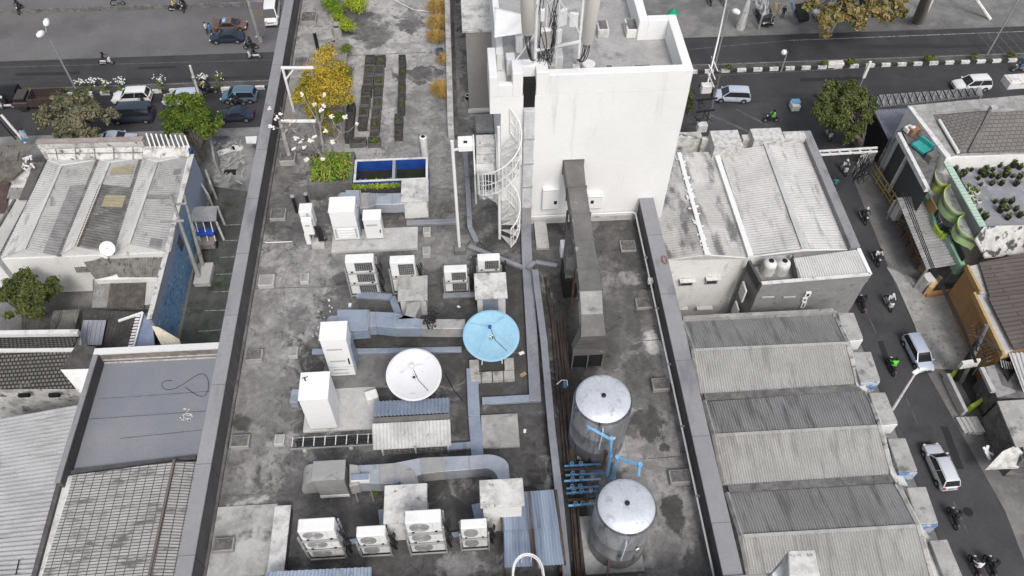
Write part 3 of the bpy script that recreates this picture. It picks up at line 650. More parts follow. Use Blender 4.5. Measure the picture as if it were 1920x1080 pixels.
stack(acc,740,785,548,2,488,'between the long platform and the speckled chimney','grilled')
stack(acc,836,878,548,2,505,'right of the speckled chimney','grilled')
stack(acc,897,938,528,2,483,'behind the pale lidded chimney','grilled')
stack(acf,584,648,1046,3,994,'nearest the low stained wall','fan')
stack(acf,681,733,1040,2,1003,'second from the left beside the large chimney','fan')
stack(acf,773,836,1036,3,978,'before the large chimney','fan')
stack(acf,868,915,1028,2,988,'left of the blue corrugated canopy','fan')
# ---- cabinets
def cabinet(l,r,yb,f,k,lab,z0=0,parts=(),mat='white_clean'):
    b=fb(l,r,yb,f,k,z0); t=T('cabinet',lab,'cabinet',((b[0]+b[1])/2,b[2],z0))
    zb=z0+.08
    O('body',MB().box(b[0],b[1],b[2],b[3],zb,b[5]-.04),mat,t,bev=.012); O('top',MB().box(b[0]-.015,b[1]+.015,b[2]-.015,b[3]+.015,b[5]-.04,b[5]),mat,t,bev=.01)
    O('plinth',MB().box(b[0]+.03,b[1]-.03,b[2]+.03,b[3]-.03,z0,zb),'steel_grey',t)
    W=b[1]-b[0]; Hh=b[5]-z0
    for p in parts:
        if p[0]=='louvre':
            O('louvre',MB().box(b[0]+W*p[1],b[0]+W*p[2],b[2]-.008,b[2]-.001,z0+Hh*p[3],z0+Hh*p[4]),M('louvre_grey',(.45,.45,.45),None),t)
        if p[0]=='handle': O('handle',MB().box(b[0]+W*.86,b[0]+W*.91,b[2]-.03,b[2]-.001,z0+Hh*.36,z0+Hh*.5),'black',t)
        if p[0]=='seam': O('door_seam',MB().box(b[0]+.01,b[1]-.01,b[2]-.006,b[2]-.0008,z0+Hh*p[1]-.006,z0+Hh*p[1]+.006),'steel_grey',t)
        if p[0]=='slats':
            for q in range(4): O('slat',MB().box(b[0]+W*.2,b[0]+W*.82,b[2]-.035,b[2]-.001,z0+Hh*(.12+q*.085),z0+Hh*(.16+q*.085)),'white_paint',t)
            for sx in(.1,.9): O('side_slot',MB().box(b[0]+W*sx-.03,b[0]+W*sx+.03,b[2]-.012,b[2]-.001,z0+Hh*.12,z0+Hh*.42),'louvre_grey',t)
        if p[0]=='side': O('side_panel',MB().box(b[1]+.001,b[1]+.05,b[2]+.1,b[3]-.05,z0+.15,b[5]-.5),'galv_blue',t)
    return t,b
M('louvre_grey',(.45,.45,.45),None)
cabinet(630,676,452,396,369,'tall white cabinet with slatted base, left one on the long platform',.13,[('slats',),('seam',.48),('side',)])
cabinet(688,720,450,411,393,'smaller white cabinet with a black handle, right one on the long platform',.13,[('louvre',.15,.75,.68,.76),('handle',)])
cabinet(622,668,707,636,603,'tall narrow white cabinet with three grey louvres standing behind the white dish',0,[('louvre',.15,.75,.72,.76),('louvre',.15,.75,.42,.46),('louvre',.2,.75,.20,.23),('louvre',.2,.75,.1,.13),('seam',.28),('side',),('handle',)])
t,b=cabinet(583,634,806,748,698,'largest plain white cabinet with an antenna bracket on top, by the black cable rack',.1,[])
m=MB(); tp=at(573,714,b[5]); m.tube([(tp.x,tp.y,b[5]),(tp.x,tp.y,b[5]+.16)],.012,6); m.tube([(tp.x-.08,tp.y,b[5]+.12),(tp.x+.08,tp.y+.05,b[5]+.12)],.01,5); m.tube([(tp.x-.05,tp.y+.1,b[5]+.02),(tp.x+.02,tp.y-.08,b[5]+.14)],.01,5)
O('antenna_bracket',m,'black',t)
# twin pole cabinets
q=at(590,468,.0); t=T('pole_cabinets','pair of white pole mounted cabinets with black cables, left of the tall slatted cabinet','cabinet',(q.x,q.y,0))
O('footing',MB().box(at(584,465,.15).x,at(608,465,.15).x,q.y-.0,q.y+.35,.001,.2),'concrete_light',t,bev=.01)
O('pole',MB().tube([(q.x+.02,q.y+.18,.2),(q.x+.02,q.y+.18,1.5)],.035,8),'steel_grey',t,smooth=True)
O('front_cabinet',MB().box(q.x-.17,q.x+.15,q.y-.02,q.y+.16,.75,1.4),'white_clean',t,bev=.012)
O('rear_cabinet',MB().box(q.x-.24,q.x+.16,q.y+.24,q.y+.62,.75,1.55),'white_paint',t,bev=.012)
O('lower_cabinet',MB().box(q.x-.2,q.x-.05,q.y+.0,q.y+.18,.25,.74),'white_clean',t,bev=.01)
m=MB()
for k in range(5): m.cbox((q.x-.06+.03*k,q.y-.025,1.2),(.015,.006,.02)); m.cbox((q.x-.06+.03*k,q.y-.025,1.16),(.015,.006,.02))
O('vent_marks',m,'black',t)
m=MB()
for k in range(9): x=q.x+.18+.02*k; m.tube([(x-.1,q.y+.1,1.0),(x,q.y+.12,.8+.02*k),(x+.02,q.y+.1,.3),(x+.05,q.y+.4,.05)],.02,5)
O('cable_drop',m,'cable',t,smooth=True)
# black pipes near planter
for px,py,h,lab in((557,398,.75,'short black vent pipe with a grey cap, left of the square planter front'),(577,378,.35,'squat black vent in front of the square planter')):
    b=at(px,py,0); t=T('vent_pipe',lab,'vent pipe',b); O('pipe',MB().tube([b,(b.x,b.y,h)],.055,12),'black',t,smooth=True); O('cap',MB().lathe((b.x,b.y,h),[(.07,0),(.075,.02),(.07,.05),(.03,.07)],14),'steel_grey',t,smooth=True)
b=at(596,92,0); t=T('vent_pipe','dark vent pipe with a capped top behind the yellow shrub','vent pipe',b); O('pipe',MB().tube([b,(b.x,b.y,.8)],.07,12),'black',t,smooth=True); O('cap',MB().lathe((b.x,b.y,.8),[(.08,0),(.085,.04),(.04,.07)],14),'steel_grey',t,smooth=True)
# ---- cable trays on the deck
def tray(pts,wd,lab,h=.10,mat='tray_grey',z=.05,name='cable_tray'):
    P=[at(px,py,z+h) for px,py in pts]; t=T(name,lab,'cable tray',(P[0].x,P[0].y,0))
    for i in range(len(P)-1):
        a,b=P[i],P[i+1]; d=(b-a); L_=d.length; n=max(1,int(L_/1.25)); d.normalize()
        for k in range(n):
            s=a+d*(L_*k/n+(wd/2 if 0 else 0)); e=a+d*(L_*(k+1)/n-.008)
            s=s.copy(); e=e.copy(); s.z=e.z=z+h/2+random.uniform(-.002,.002)+(.004 if i%2 else 0)
            O('tray_cover',MB().bar(s,e,wd,h),mat,t,bev=.006)
    return t
tray([(985,398),(989,500),(996,610),(1004,752)],.33,'widest grey cable tray running down the middle of the roof from the tower duct',.12)
tray([(1003,505),(1020,640),(1034,800),(1050,940),(1064,1090)],.20,'long narrow cable tray slanting beside the brown pipes to the bottom of the roof',.12,z=.28)
tray([(885,690),(889,780),(896,862)],.33,'short blue grey cable tray running down from the blue dish footing','.1' and .1,'galv_blue')
tray([(904,751),(1010,745)],.22,'cable tray joining the short blue grey tray to the widest tray',.1,'galv_blue')
tray([(585,658),(730,657),(866,654)],.17,'horizontal blue grey cable tray passing between the louvred cabinet and the white dish',.1,'galv_blue')
tray([(838,837),(896,833)],.2,'short blue grey cable tray beside the corrugated shed',.1,'galv_blue')
tray([(762,417),(858,413)],.2,'grey cable tray from the white chimney to the lamp pole',.12)
tray([(872,285),(877,350),(881,425),(893,452)],.17,'grey cable tray on the deck left of the spiral stair',.1)
tray([(878,460),(930,480),(987,503)],.14,'thin diagonal cable tray crossing behind the air conditioners',.1)
tray([(989,502),(1004,490),(1045,497)],.13,'small bent cable tray above the widest tray',.08,z=.22)
tray([(668,552),(735,556),(748,592)],.22,'blue grey cable tray in front of the left grilled units',.1,'galv_blue')
tray([(830,554),(893,551)],.16,'grey cable tray in front of the right grilled units',.1)
tray([(650,1016),(684,1010)],.12,'short blue tray between the two left fan unit racks',.08,'galv_blue')
tray([(718,954),(722,985)],.26,'blue tray stub behind the left side of the large chimney',.08,'galv_blue')
tray([(893,944),(902,985)],.26,'blue tray stub behind the peeling lidded chimney',.08,'galv_blue')
tray([(842,1003),(866,1000)],.12,'short blue tray between the two right fan unit racks',.08,'galv_blue')
tray([(545,742),(560,742)],.42,'pale blue shallow tray box left of the largest white cabinet',.3,'galv')
# ---- big galvanised ducts
def ductline(name,lab,pts,h,mat='galv',n=None,flange=.035):
    # pts: (px, y_back, y_front, z_top) along the run; rectangular sections
    P=[]
    for px,yb,yf,z in pts:
        A=at(px,yb,z); B=at(px,yf,z); P.append((A,B,z))
    t=T(name,lab,'duct',(P[0][0].x,P[0][0].y,0))
    for i in range(len(P)-1):
        (a,b,z),(c,d,z2)=P[i],P[i+1]; m=MB(); g=.0
        v=[(b.x,b.y,z-h),(d.x,d.y,z2-h),(c.x,c.y,z2-h),(a.x,a.y,z-h),(b.x,b.y,z),(d.x,d.y,z2),(c.x,c.y,z2),(a.x,a.y,z)]
        m.add(v,[(0,3,2,1),(4,5,6,7),(0,1,5,4),(1,2,6,5),(2,3,7,6),(3,0,4,7)])
        O('duct_section',m,mat if not isinstance(mat,list) else mat[i%len(mat)],t,bev=.01)
        if i: O('flange',MB().box(a.x-.012,a.x+.012,b.y-flange,a.y+flange,z-h-flange,z+flange),'steel_grey',t)
    m=None
    for i in range(0,len(P),2):
        a,b,z=P[i]; 
        if z-h>.12: O('support',MB().box(a.x+.04,a.x+.1,b.y+.05,b.y+.11,0,z-h-.002),'steel_grey',t)
    return t
def dome_elbow(l,r,f,k,z,h,lab,parent,mat='galv'):
    x0,x1,y0,y1=tb(l,r,f,k,z); m=MB(); n=8; vs=[]
    prof=[(x1+.0,z),(x1-(x1-x0)*.45,z)]+[(x1-(x1-x0)*(.45+.55*math.sin(math.pi/2*i/n)),z-h*(1-math.cos(math.pi/2*i/n))) for i in range(1,n+1)]+[(x0,z-h-.15),(x1,z-h-.15)]
    q=[(p[0],y0,p[1]) for p in prof]; q2=[(p[0],y1,p[1]) for p in prof]; N_=len(prof)
    m.add(q+q2,[tuple(range(N_))[::-1],tuple(range(N_,2*N_))]+[(i,(i+1)%N_,N_+(i+1)%N_,N_+i) for i in range(N_)])
    return O('elbow_hood',m,mat,parent,smooth=True)
d1=ductline('air_duct','upper galvanised air duct running from behind the slatted cabinet to the white chimney',[(648,386,356,.95),(674,386,356,.95),(675,390,361,.85),(690,390,361,.85),(705,383,362,.85),(735,383,362,.85),(757,382,361,.85)],.42,['galv','galv','galv_dirty','tray_grey','galv','galv'])
dome_elbow(625,650,388,361,.9,.45,'',d1)
d2=ductline('air_duct','middle galvanised air duct running from the louvred cabinet towards the blue dish',[(632,622,580,1.05),(690,618,580,1.05),(691,612,584,.95),(705,611,584,.95),(740,615,586,.95),(790,615,598,.95),(828,616,598,.95),(872,616,598,.95)],.45,['galv_blue','galv_dirty','galv_blue','galv_blue','galv_blue','galv_dirty','galv_dirty'])
dome_elbow(604,633,622,592,1.0,.5,'',d2,'galv')
# curved branch from the middle duct up into the speckled chimney
A=at(745,592,.95); B=at(788,570,.95); m=MB(); prof=[]
xs0,xs1=at(762,590,.95).x,at(788,590,.95).x; yy0=at(770,597,.95).y; yy1=at(775,566,.95).y
outer=[(at(740,597,.95).x,yy0)]+[(xs0-(xs0-at(740,597,.95).x)*(1-math.sin(math.pi/2*i/6)),yy0+(yy1-yy0)*.55*(1-math.cos(math.pi/2*i/6))) for i in range(1,7)]+[(xs0,yy1)]
inner=[(xs1,yy1)]+[(xs1-.14*math.sin(math.pi/2*i/6),yy1-(yy1-yy0)*(.3+.7*i/6)) for i in range(0,7)]
m.prism(outer+inner,.5,.95); O('branch_elbow',m,'galv_dirty',d2)
d3=ductline('air_duct','lower galvanised air duct running across the roof in front of the corrugated shed',[(655,912,870,.95),(672,908,872,.95),(672,906,872,.85),(712,906,870,.85),(738,908,868,.85),(790,888,858,.85),(832,884,856,.85),(880,880,854,.85),(908,878,852,.85)],.5,['galv_dirty','galv_blue','galv','galv_dirty','galv','galv_dirty','galv','galv'])
# elbow dropping from the long duct at the right
x0=at(908,878,.85).x; x1=at(955,890,.85).x; y0=at(905,878,.85).y; y1=at(905,852,.85).y; yd=at(930,902,.85).y
m=MB(); out=[(x0+.002,y1)]+[(x0+(x1-x0)*math.sin(math.pi/2*i/8),y0+(y1-y0)*math.cos(math.pi/2*i/8)) for i in range(1,9)]
ww=x1-x0; iw=ww*.45
inn=[(x1,yd),(x0+ww-iw,yd)]+[(x0+(ww-iw)*math.cos(math.pi/2*i/6),yd+(y0-yd)*math.sin(math.pi/2*i/6)) for i in range(1,7)]
m.prism(out+inn,.35,.85); O('corner_elbow',m,'galv',d3)
# downward bend at the middle of the lower duct
c=at(760,895,.84); m=MB(); x0=at(738,905,.86).x; x1=at(785,905,.86).x; y1=at(740,870,.86).y; y0=at(740,910,.86).y
m.prism([(x0,y1)]+[(x0+(x1-x0)*math.sin(math.pi/2*i/8),y0+(y1-y0)*math.cos(math.pi/2*i/8)) for i in range(1,9)]+[(x1-.22,y0-.0),(x0+.2,y0)],.3,.868); O('branch_elbow',m,'galv_dirty',d3)
dome_elbow(560,600,905,870,.85,.5,'',d3,'galv_dirty')
# metal fan box of the lower duct and its small stand
b=fb(603,657,934,897,864); t=T('fan_box','grey metal fan box on the lower duct, standing on a low white frame','fan box',((b[0]+b[1])/2,b[2],0))
O('box',MB().box(b[0],b[1],b[2],b[3],.22,1.15),'galv_dirty',t,bev=.012); O('lid',MB().box(b[0]-.03,b[1]+.03,b[2]-.03,b[3]+.03,1.15,1.18),'galv_dirty',t)
O('frame',MB().box(b[0],b[1],b[2]-.02,b[2]+.03,.1,.2),'white_dirty',t)
for x in(b[0]+.03,b[1]-.03):
    for y in(b[2]+.03,b[3]-.03): O('leg',MB().box(x-.025,x+.025,y-.025,y+.025,0,.22),'steel_grey',t)
x0,x1,y0,y1=tb(657,692,901,888,1.0); t=T('equipment_stand','small white tray with pale blue top on splayed grey legs beside the lower fan box','stand',((x0+x1)/2,y0,0))
O('tray',MB().box(x0,x1,y0,y1,.72,1.0),'white_paint',t,bev=.012); O('tray_top',MB().box(x0+.01,x1-.01,y0+.01,y1-.01,1.0,1.012),'galv_blue',t)
for x,px in((x0+.03,668),(x1-.03,697)):
    f=at(px,960,0); O('leg',MB().bar((x,y0,.75),(x+.02,y0-.12,0),.035),'steel_grey',t); O('leg',MB().bar((x,y1,.75),(x,y1,0),.035),'steel_grey',t)
# ---- corrugated shed
def shed():
    zr=.95; zf=.55
    A=at(700,752,zr-.12); B=at(843,749,zr-.12); C=at(843,776,zr); D=at(698,778,zr)
    t=T('corrugated_shed','low shed with a split corrugated roof, blue grey behind and white in front','shed',((A.x+B.x)/2,D.y,0))
    yb=A.y; x0,x1=D.x+.02,C.x
    ym=at(770,777,zr).y; ym2=at(770,791,zr).y
    O('roof_sheet',MB().corr((x0,ym,zr),(x1,ym,zr),(x1,yb,zr-.15),(x0,yb,zr-.15),20,.02),'galv_blue',t,smooth=True)
    O('ridge_board',MB().box(x0,x1,ym2,ym-.005,zr-.25,zr-.06),'duct_brown',t)
    fy=at(770,840,zf).y
    O('roof_sheet',MB().corr((x0-.02,ym2,zr+.01),(x1+.01,ym2,zr+.01),(x1+.01,fy,zf),(x0-.02,fy,zf),22,.022),M('corr_white',(.58,.58,.57),(.46,.455,.45),2,.45,.65,metal=.2,rough=.5,c3=(.25,.23,.22),s3=4,lo3=.62,hi3=.72),t,smooth=True)
    wy=fy+.12
    O('back_wall',MB().box(x0+.1,x1-.1,yb-.15,yb-.1,0,zr-.2),'concrete_dark',t)
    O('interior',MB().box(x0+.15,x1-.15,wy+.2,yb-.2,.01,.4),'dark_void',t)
    m=MB(); X0,X1=x0+.22,x1-.12
    for k in range(13): x=X0+(X1-X0)*k/12; m.box(x-.006,x+.006,wy-.006,wy+.006,.03,zf-.03)
    for k in range(6): z=.04+k*.09; m.box(X0,X1,wy-.016,wy-.007,z-.005,z+.005)
    O('wire_grate',m,'steel_grey',t)
    for x in(X0-.03,(X0+X1)/2,X1+.03): O('post',MB().box(x-.02,x+.02,wy-.03,wy+.03,0,zf),'white_dirty',t)
shed()
# black cable rack
P0=at(548,829,.25); P1=at(700,829,.25); t=T('cable_rack','black cable ladder full of cables running from the white cabinet to the corrugated shed','cable rack',(P0.x,P0.y,0))
m=MB()
for k in range(9): y=P0.y-.11+.028*k; m.tube([(P0.x+random.uniform(0,.15),y,.2)]+[(P0.x+(P1.x-P0.x)*i/8,y+random.uniform(-.012,.012),.2+random.uniform(-.02,.02)) for i in range(1,9)],.013,5)
O('cables',m,'cable',t,smooth=True)
for y in(P0.y-.16,P0.y+.16): O('side_rail',MB().box(P0.x-.05,P1.x,y-.015,y+.015,.12,.17),'steel_grey',t)
for k in range(8): x=P0.x+(P1.x-P0.x)*k/7.5; O('rung',MB().box(x-.012,x+.012,P0.y-.145,P0.y+.145,.235,.25),'white_dirty',t)
for k in(1,5): x=P0.x+(P1.x-P0.x)*k/7; O('foot',MB().box(x-.05,x+.05,P0.y-.2,P0.y-.1,0,.12),'concrete_light',t)
c=at(697,742,.3); TO('plastic_bin','small white plastic box against the left edge of the white dish','box',MB().cbox((c.x,c.y,.24),(.34,.3,.28),.3),'white_paint',bev=.02)
# ---- satellite dishes
def dish(cx,cy,zc,rad,axis,mat,lab,ribs,base):
    c=at(cx,cy,zc); ax=Vector(axis).normalized(); q=ax.to_track_quat('Z','Y')
    t=T('satellite_dish',lab,'satellite dish',(c.x,c.y,0)); m=MB(); n=64; prof=[]; dp=(.17 if ribs else .22)*rad
    for i in range(15): r=.06+(rad-.06)*i/14; prof.append((r,dp*(r/rad)**2-dp))
    vs=[];fs=[]
    for r,z in prof:
        for k in range(n): vs.append(c+q@Vector((r*math.cos(2*math.pi*k/n),r*math.sin(2*math.pi*k/n),z)))
    for i in range(len(prof)-1):
        for k in range(n): fs.append((i*n+k,i*n+(k+1)%n,(i+1)*n+(k+1)%n,(i+1)*n+k))
    m.add(vs,fs); o=O('reflector',m,mat,t,smooth=True); s=o.modifiers.new('s','SOLIDIFY'); s.thickness=.02
    rim=[c+q@Vector((rad*math.cos(2*math.pi*k/48),rad*math.sin(2*math.pi*k/48),0)) for k in range(49)]
    O('rim',MB().tube(rim,.016,6),mat,t,smooth=True)
    if ribs:
        for k in range(ribs):
            a=2*math.pi*k/ribs+.3; pts=[]
            for i in range(9): r=.06+(rad-.06)*i/8; pts.append(c+q@Vector((r*math.cos(a),r*math.sin(a),dp*(r/rad)**2-dp+.004)))
            O('rib',MB().tube(pts,.006,4),M('dish_rib',(.09,.27,.42),None),t)
    O('hub',MB().lathe(c+q@Vector((0,0,-dp+.004)),[(.095,0),(.095,.014),(.0,.015)],20,ax=ax),'black',t,smooth=True)
    O('hub_bar',MB().bar(c+q@Vector((-.07,.01,-dp+.026)),c+q@Vector((.07,.04,-dp+.026)),.03,.008),'white_clean',t)
    f=c+q@Vector((-.02,.12,rad*.42)); 
    O('feed_horn',MB().lathe(f,[(.03,-.08),(.05,-.04),(.05,.05),(.03,.07)],14,ax=ax),M('feed_blue',(.03,.08,.4),None) if ribs else 'white_clean',t,smooth=True)
    for k in range(3 if not ribs else 4):
        a=2*math.pi*k/(3 if not ribs else 4)+.8; p=c+q@Vector((rad*(.55 if not ribs else .92)*math.cos(a),rad*(.55 if not ribs else .92)*math.sin(a),-dp*.6 if not ribs else -.01))
        O('feed_strut',MB().tube([p,f],.008,5),'white_paint' if not ribs else mat,t,smooth=True)
    cb=[f,c+q@Vector((.1,-.15,-dp*.5)),c+q@Vector((.3,-rad*.6,-dp*.3)),c+q@Vector((.42,-rad*.95,0))]
    O('cable',MB().tube(cb,.008,5),'cable',t,smooth=True)
    O('mount',MB().tube([(base.x,base.y,0),(base.x,base.y,zc-dp-.05),c+q@Vector((0,0,-dp-.01))],.05,10),'steel_grey',t,smooth=True)
    for s in(-1,1): O('leg',MB().tube([(base.x+s*.3,base.y-.15,.01),c+q@Vector((s*.2,-.1,-dp+.0))],.02,6),'white_paint',t,smooth=True)
    return t
M('dish_white',(.66,.66,.68),(.60,.60,.62),1.2,.4,.7,rough=.55,grain=.03,c3=(.5,.49,.48),s3=6,lo3=.62,hi3=.72)
M('dish_blue',(.26,.46,.60),(.31,.51,.65),1.5,.4,.65,rough=.7,grain=.07,c3=(.33,.55,.66),s3=5,lo3=.64,hi3=.74)
cw=at(777,703,1.05); cb_=at(921,630,1.25)
dish(776,702,1.05,.755,(.02,-.20,1),'dish_white','large white solid satellite dish lying open to the sky behind the corrugated shed',0,Vector((cw.x,cw.y+.1,0)))
dish(921,629,1.2,.79,(.03,-.18,1),'dish_blue','large sky blue ribbed satellite dish on a brick footing',12,Vector((cb_.x,cb_.y,0)))
x0,x1,y0,y1=tb(881,966,712,672,.18); t=T('dish_footing','low pale brick footing under the blue satellite dish','footing',((x0+x1)/2,y0,0))
M('brickpale',(.42,.41,.39),(.34,.33,.31),6,.4,.6,c3=(.2,.19,.18),s3=3,bump=.4)
for i in range(4):
    w_=(x1-x0)/4
    O('block',MB().box(x0+w_*i+.01,x0+w_*(i+1)-.01,y0,y0+.3,.002,.16+.02*random.random()),'brickpale',t,bev=.01)
for x in(x0,x1-.28): O('block',MB().box(x,x+.28,y0+.32,y1,.002,.17),'brickpale',t,bev=.01)
m=MB(); c=at(808,600,1.0)
for k in range(40): m.cbox((c.x+random.gauss(0,.1),c.y+random.gauss(0,.12),.955+random.uniform(0,.22)),(random.uniform(.02,.08),random.uniform(.02,.08),random.uniform(.02,.06)),random.random()*3)
for k in range(7): a=random.random()*6; m.tube([(c.x+.1*math.cos(a),c.y+.1*math.sin(a),1.1),(c.x+.18*math.cos(a+1),c.y+.18*math.sin(a+1),1.05),(c.x+.1*math.cos(a+2),c.y-.3,.96)],.01,4)
TO('cable_heap','tangled heap of black cables and fittings lying on the middle duct','cables',m,'cable')
# ---- blue rusty canopy with an arch rail
z0,z1=.95,.85
A=at(934,925,z0); B=at(1038,918,z0); C=at(1058,1058,z1); D=at(946,1064,z1)
t=T('corrugated_canopy','blue corrugated canopy with brown rust stripes in the lower middle of the roof','canopy',((A.x+B.x)/2,(A.y+D.y)/2,0))
m=bpy.data.materials.new('blue_rusty'); m.use_nodes=True; nt=m.node_tree; N_=nt.nodes.new; b_=nt.nodes['Principled BSDF']; b_.inputs['Roughness'].default_value=.6
g=N_('ShaderNodeNewGeometry'); mp=N_('ShaderNodeMapping'); mp.inputs['Scale'].default_value=(3.2,.16,1); nt.links.new(g.outputs[0],mp.inputs[0])
n1=N_('ShaderNodeTexNoise'); n1.inputs['Scale'].default_value=1; n1.inputs['Detail'].default_value=7; nt.links.new(mp.outputs[0],n1.inputs[0])
cr=N_('ShaderNodeValToRGB'); cr.color_ramp.elements[0].position=.50; cr.color_ramp.elements[0].color=(.21,.25,.33,1); cr.color_ramp.elements[1].position=.57; cr.color_ramp.elements[1].color=(.085,.06,.05,1)
e=cr.color_ramp.elements.new(.40); e.color=(.32,.38,.47,1); nt.links.new(n1.outputs[0],cr.inputs[0]); nt.links.new(cr.outputs[0],b_.inputs['Base Color']); MATS['blue_rusty']=m
Mi=A.lerp(D,.52); Mj=B.lerp(C,.52)
O('roof_sheet',MB().corr(A,B,Mj+Vector((0,0,.02)),Mi+Vector((0,0,.02)),19,.022),'blue_rusty',t,smooth=True)
O('roof_sheet',MB().corr(Mi+Vector((.05,.05,-.03)),Mj+Vector((.02,.05,-.03)),C,D,19,.022),'blue_rusty',t,smooth=True)
for p in(A,B,C,D): O('post',MB().box(p.x-.03,p.x+.03,p.y-.03,p.y+.03,0,p.z-.05) if p.x<B.x-.5 else MB().box(p.x-.1,p.x-.04,p.y-.03,p.y+.03,0,p.z-.05),'rust_dark',t)
O('edge_beam',MB().bar(B+Vector((.06,0,-.05)),C+Vector((.02,0,-.05)),.06,.08),'rust_dark',t)
# white arch ladder head
q0=at(960,1086,1.3); q1=at(1021,1084,1.3)
t=T('arch_rail','white arched ladder rail standing before the blue corrugated canopy','railing',((q0.x+q1.x)/2,q0.y,0))
for dz,rr in((0,.36),(-.12,.34)):
    pts=[]; 
    for i in range(17): a=math.pi*i/16; pts.append(((q0.x+q1.x)/2-rr*math.cos(a),q0.y+.52*math.sin(a)**.8,1.45+dz))
    O('hoop',MB().tube([(pts[0][0],pts[0][1]-.05,1.1)]+pts+[(pts[-1][0],pts[-1][1]-.05,1.1)],.018,6),'white_paint',t,smooth=True)
for s in(-1,1): O('upright',MB().tube([((q0.x+q1.x)/2+s*.35,q0.y-.05,0),((q0.x+q1.x)/2+s*.35,q0.y-.05,1.45)],.022,6),'white_paint',t,smooth=True)
for k in range(4): a=math.pi*(k+1)/5; x=(q0.x+q1.x)/2-.36*math.cos(a); y=q0.y+.5*math.sin(a)**.8; O('spindle',MB().tube([(x,y,.95),(x,y,1.45)],.01,5),'white_paint',t,smooth=True)
# bottom blue roof sheet
A=at(500,1072,.9); B=at(697,1063,.9); t=T('corrugated_canopy','pale blue corrugated canopy cut by the bottom edge of the picture','canopy',((A.x+B.x)/2,A.y-.6,0))
O('roof_sheet',MB().corr(A,B,(B.x,B.y-1.4,.75),(A.x-.3,A.y-1.3,.75),15,.02,sharp=True),'galv_blue',t)
for p in(A,B): O('post',MB().box(p.x-.03+(.1 if p is A else -.1),p.x+.03+(.1 if p is A else -.1),p.y-.2,p.y-.14,0,.84),'steel_grey',t)
O('back_beam',MB().bar(A+Vector((.05,-.1,-.06)),B+Vector((-.05,-.1,-.06)),.05),'steel_grey',t)
# ---- steel tanks
def tank(cx,cy,r,px,ztop,lab,plinth):
    c=at(cx,cy,ztop); t=T('water_tank',lab,'water tank',(c.x,c.y,0)); h=ztop
    prof=[(r*.98,.12),(r,.16),(r,.7),(r*1.006,.71),(r*1.006,.73),(r,.74),(r,1.4),(r*1.006,1.41),(r*1.006,1.43),(r,1.44),(r,h-.26),(r*.985,h-.20),(r*.93,h-.13),(r*.80,h-.07),(r*.5,h-.02),(r*.12,h),(r*.1,h)]
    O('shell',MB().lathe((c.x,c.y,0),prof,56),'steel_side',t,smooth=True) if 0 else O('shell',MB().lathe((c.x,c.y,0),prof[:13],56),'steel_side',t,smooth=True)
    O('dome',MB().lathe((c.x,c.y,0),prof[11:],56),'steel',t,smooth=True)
    m=MB()
    for k in range(24): a=2*math.pi*k/24; pts=[(c.x+rr*r*math.cos(a),c.y+rr*r*math.sin(a),h+zz+.002) for rr,zz in((.93,-.13),(.8,-.07),(.5,-.02),(.14,0))]; m.tube(pts,.0018,3)
    O('dome_creases',m,'steel_grey',t)
    O('vent_cap',MB().lathe((c.x,c.y,h-.01),[(.05,0),(.06,.02),(.06,.05),(.02,.07)],14),'black',t,smooth=True)
    O('foot_ring',MB().lathe((c.x,c.y,plinth),[(r*.9,0),(r*.9,.14)],40),'rust_dark',t,smooth=True)
    return t,c
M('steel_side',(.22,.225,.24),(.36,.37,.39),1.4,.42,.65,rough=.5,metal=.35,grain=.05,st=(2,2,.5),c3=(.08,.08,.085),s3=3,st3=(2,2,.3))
x0,x1,y0,y1=tb(1082,1176,856,790,.12); TO('tank_plinth','stained concrete plinth under the rear steel water tank','plinth',MB().box(x0,x1,y0,y1+.35,.002,.12),'concrete',bev=.015)
x0,x1,y0,y1=tb(1098,1210,1074,978,.12); TO('tank_plinth','stained concrete plinth under the front steel water tank','plinth',MB().box(x0,x1,y0,y1+.2,.002,.12),'concrete',bev=.015)
t1,c1=tank(1132,742,.75,0,2.45,'rear steel water tank with a domed top, beside the brown duct',.12)
t2,c2=tank(1176,944,.715,0,2.5,'front steel water tank with a domed top, nearest the bottom right parapet',.12)
for c,tt in((c1,t1),(c2,t2)):
    O('level_pipe',MB().tube([(c.x-.1,c.y-.76,2.2),(c.x-.1,c.y-.82,2.1),(c.x-.12,c.y-.84,1.2)],.02,6),'steel',tt,smooth=True)
    O('label_plate',MB().cbox((c.x+.25,c.y-.72,1.5),(.09,.02,.07),.35),'white_clean',tt)
# blue pipes linking the tanks
def bpipe(pts,r,lab,mat='blue_pipe'):
    P=[Vector(p) for p in pts]; t=T('water_pipe',lab,'pipe',(P[0].x,P[0].y,0)); O('pipe',MB().tube(P,r,10),mat,t,smooth=True)
    for p in P[1:-1]: O('joint',MB().lathe(p-Vector((0,0,r*1.25)),[(r*1.3,0),(r*1.35,r*1.2),(r*1.3,r*2.5)],12),mat,t,smooth=True)
    return t
bpipe([(*at(1112,787,2.15)[:2],2.15),(*at(1104,800,2.0)[:2],2.0),(*at(1146,824,2.0)[:2],2.0),(*at(1144,855,1.2)[:2],1.2),(*at(1138,890,.4)[:2],.4)],.045,'bright blue pipe bending down from the rear tank')
bpipe([(*at(1197,892,2.3)[:2],2.3),(*at(1200,872,2.3)[:2],2.3),(*at(1157,858,2.0)[:2],2.0),(*at(1150,895,.9)[:2],.9),(*at(1142,900,.4)[:2],.4)],.045,'bright blue pipe arching over to the front tank')
bpipe([(*at(1133,828,.9)[:2],.9),(*at(1136,850,.9)[:2],.9),(*at(1130,878,.5)[:2],.5)],.04,'rusty brown drop pipe between the two blue tank pipes','rust')
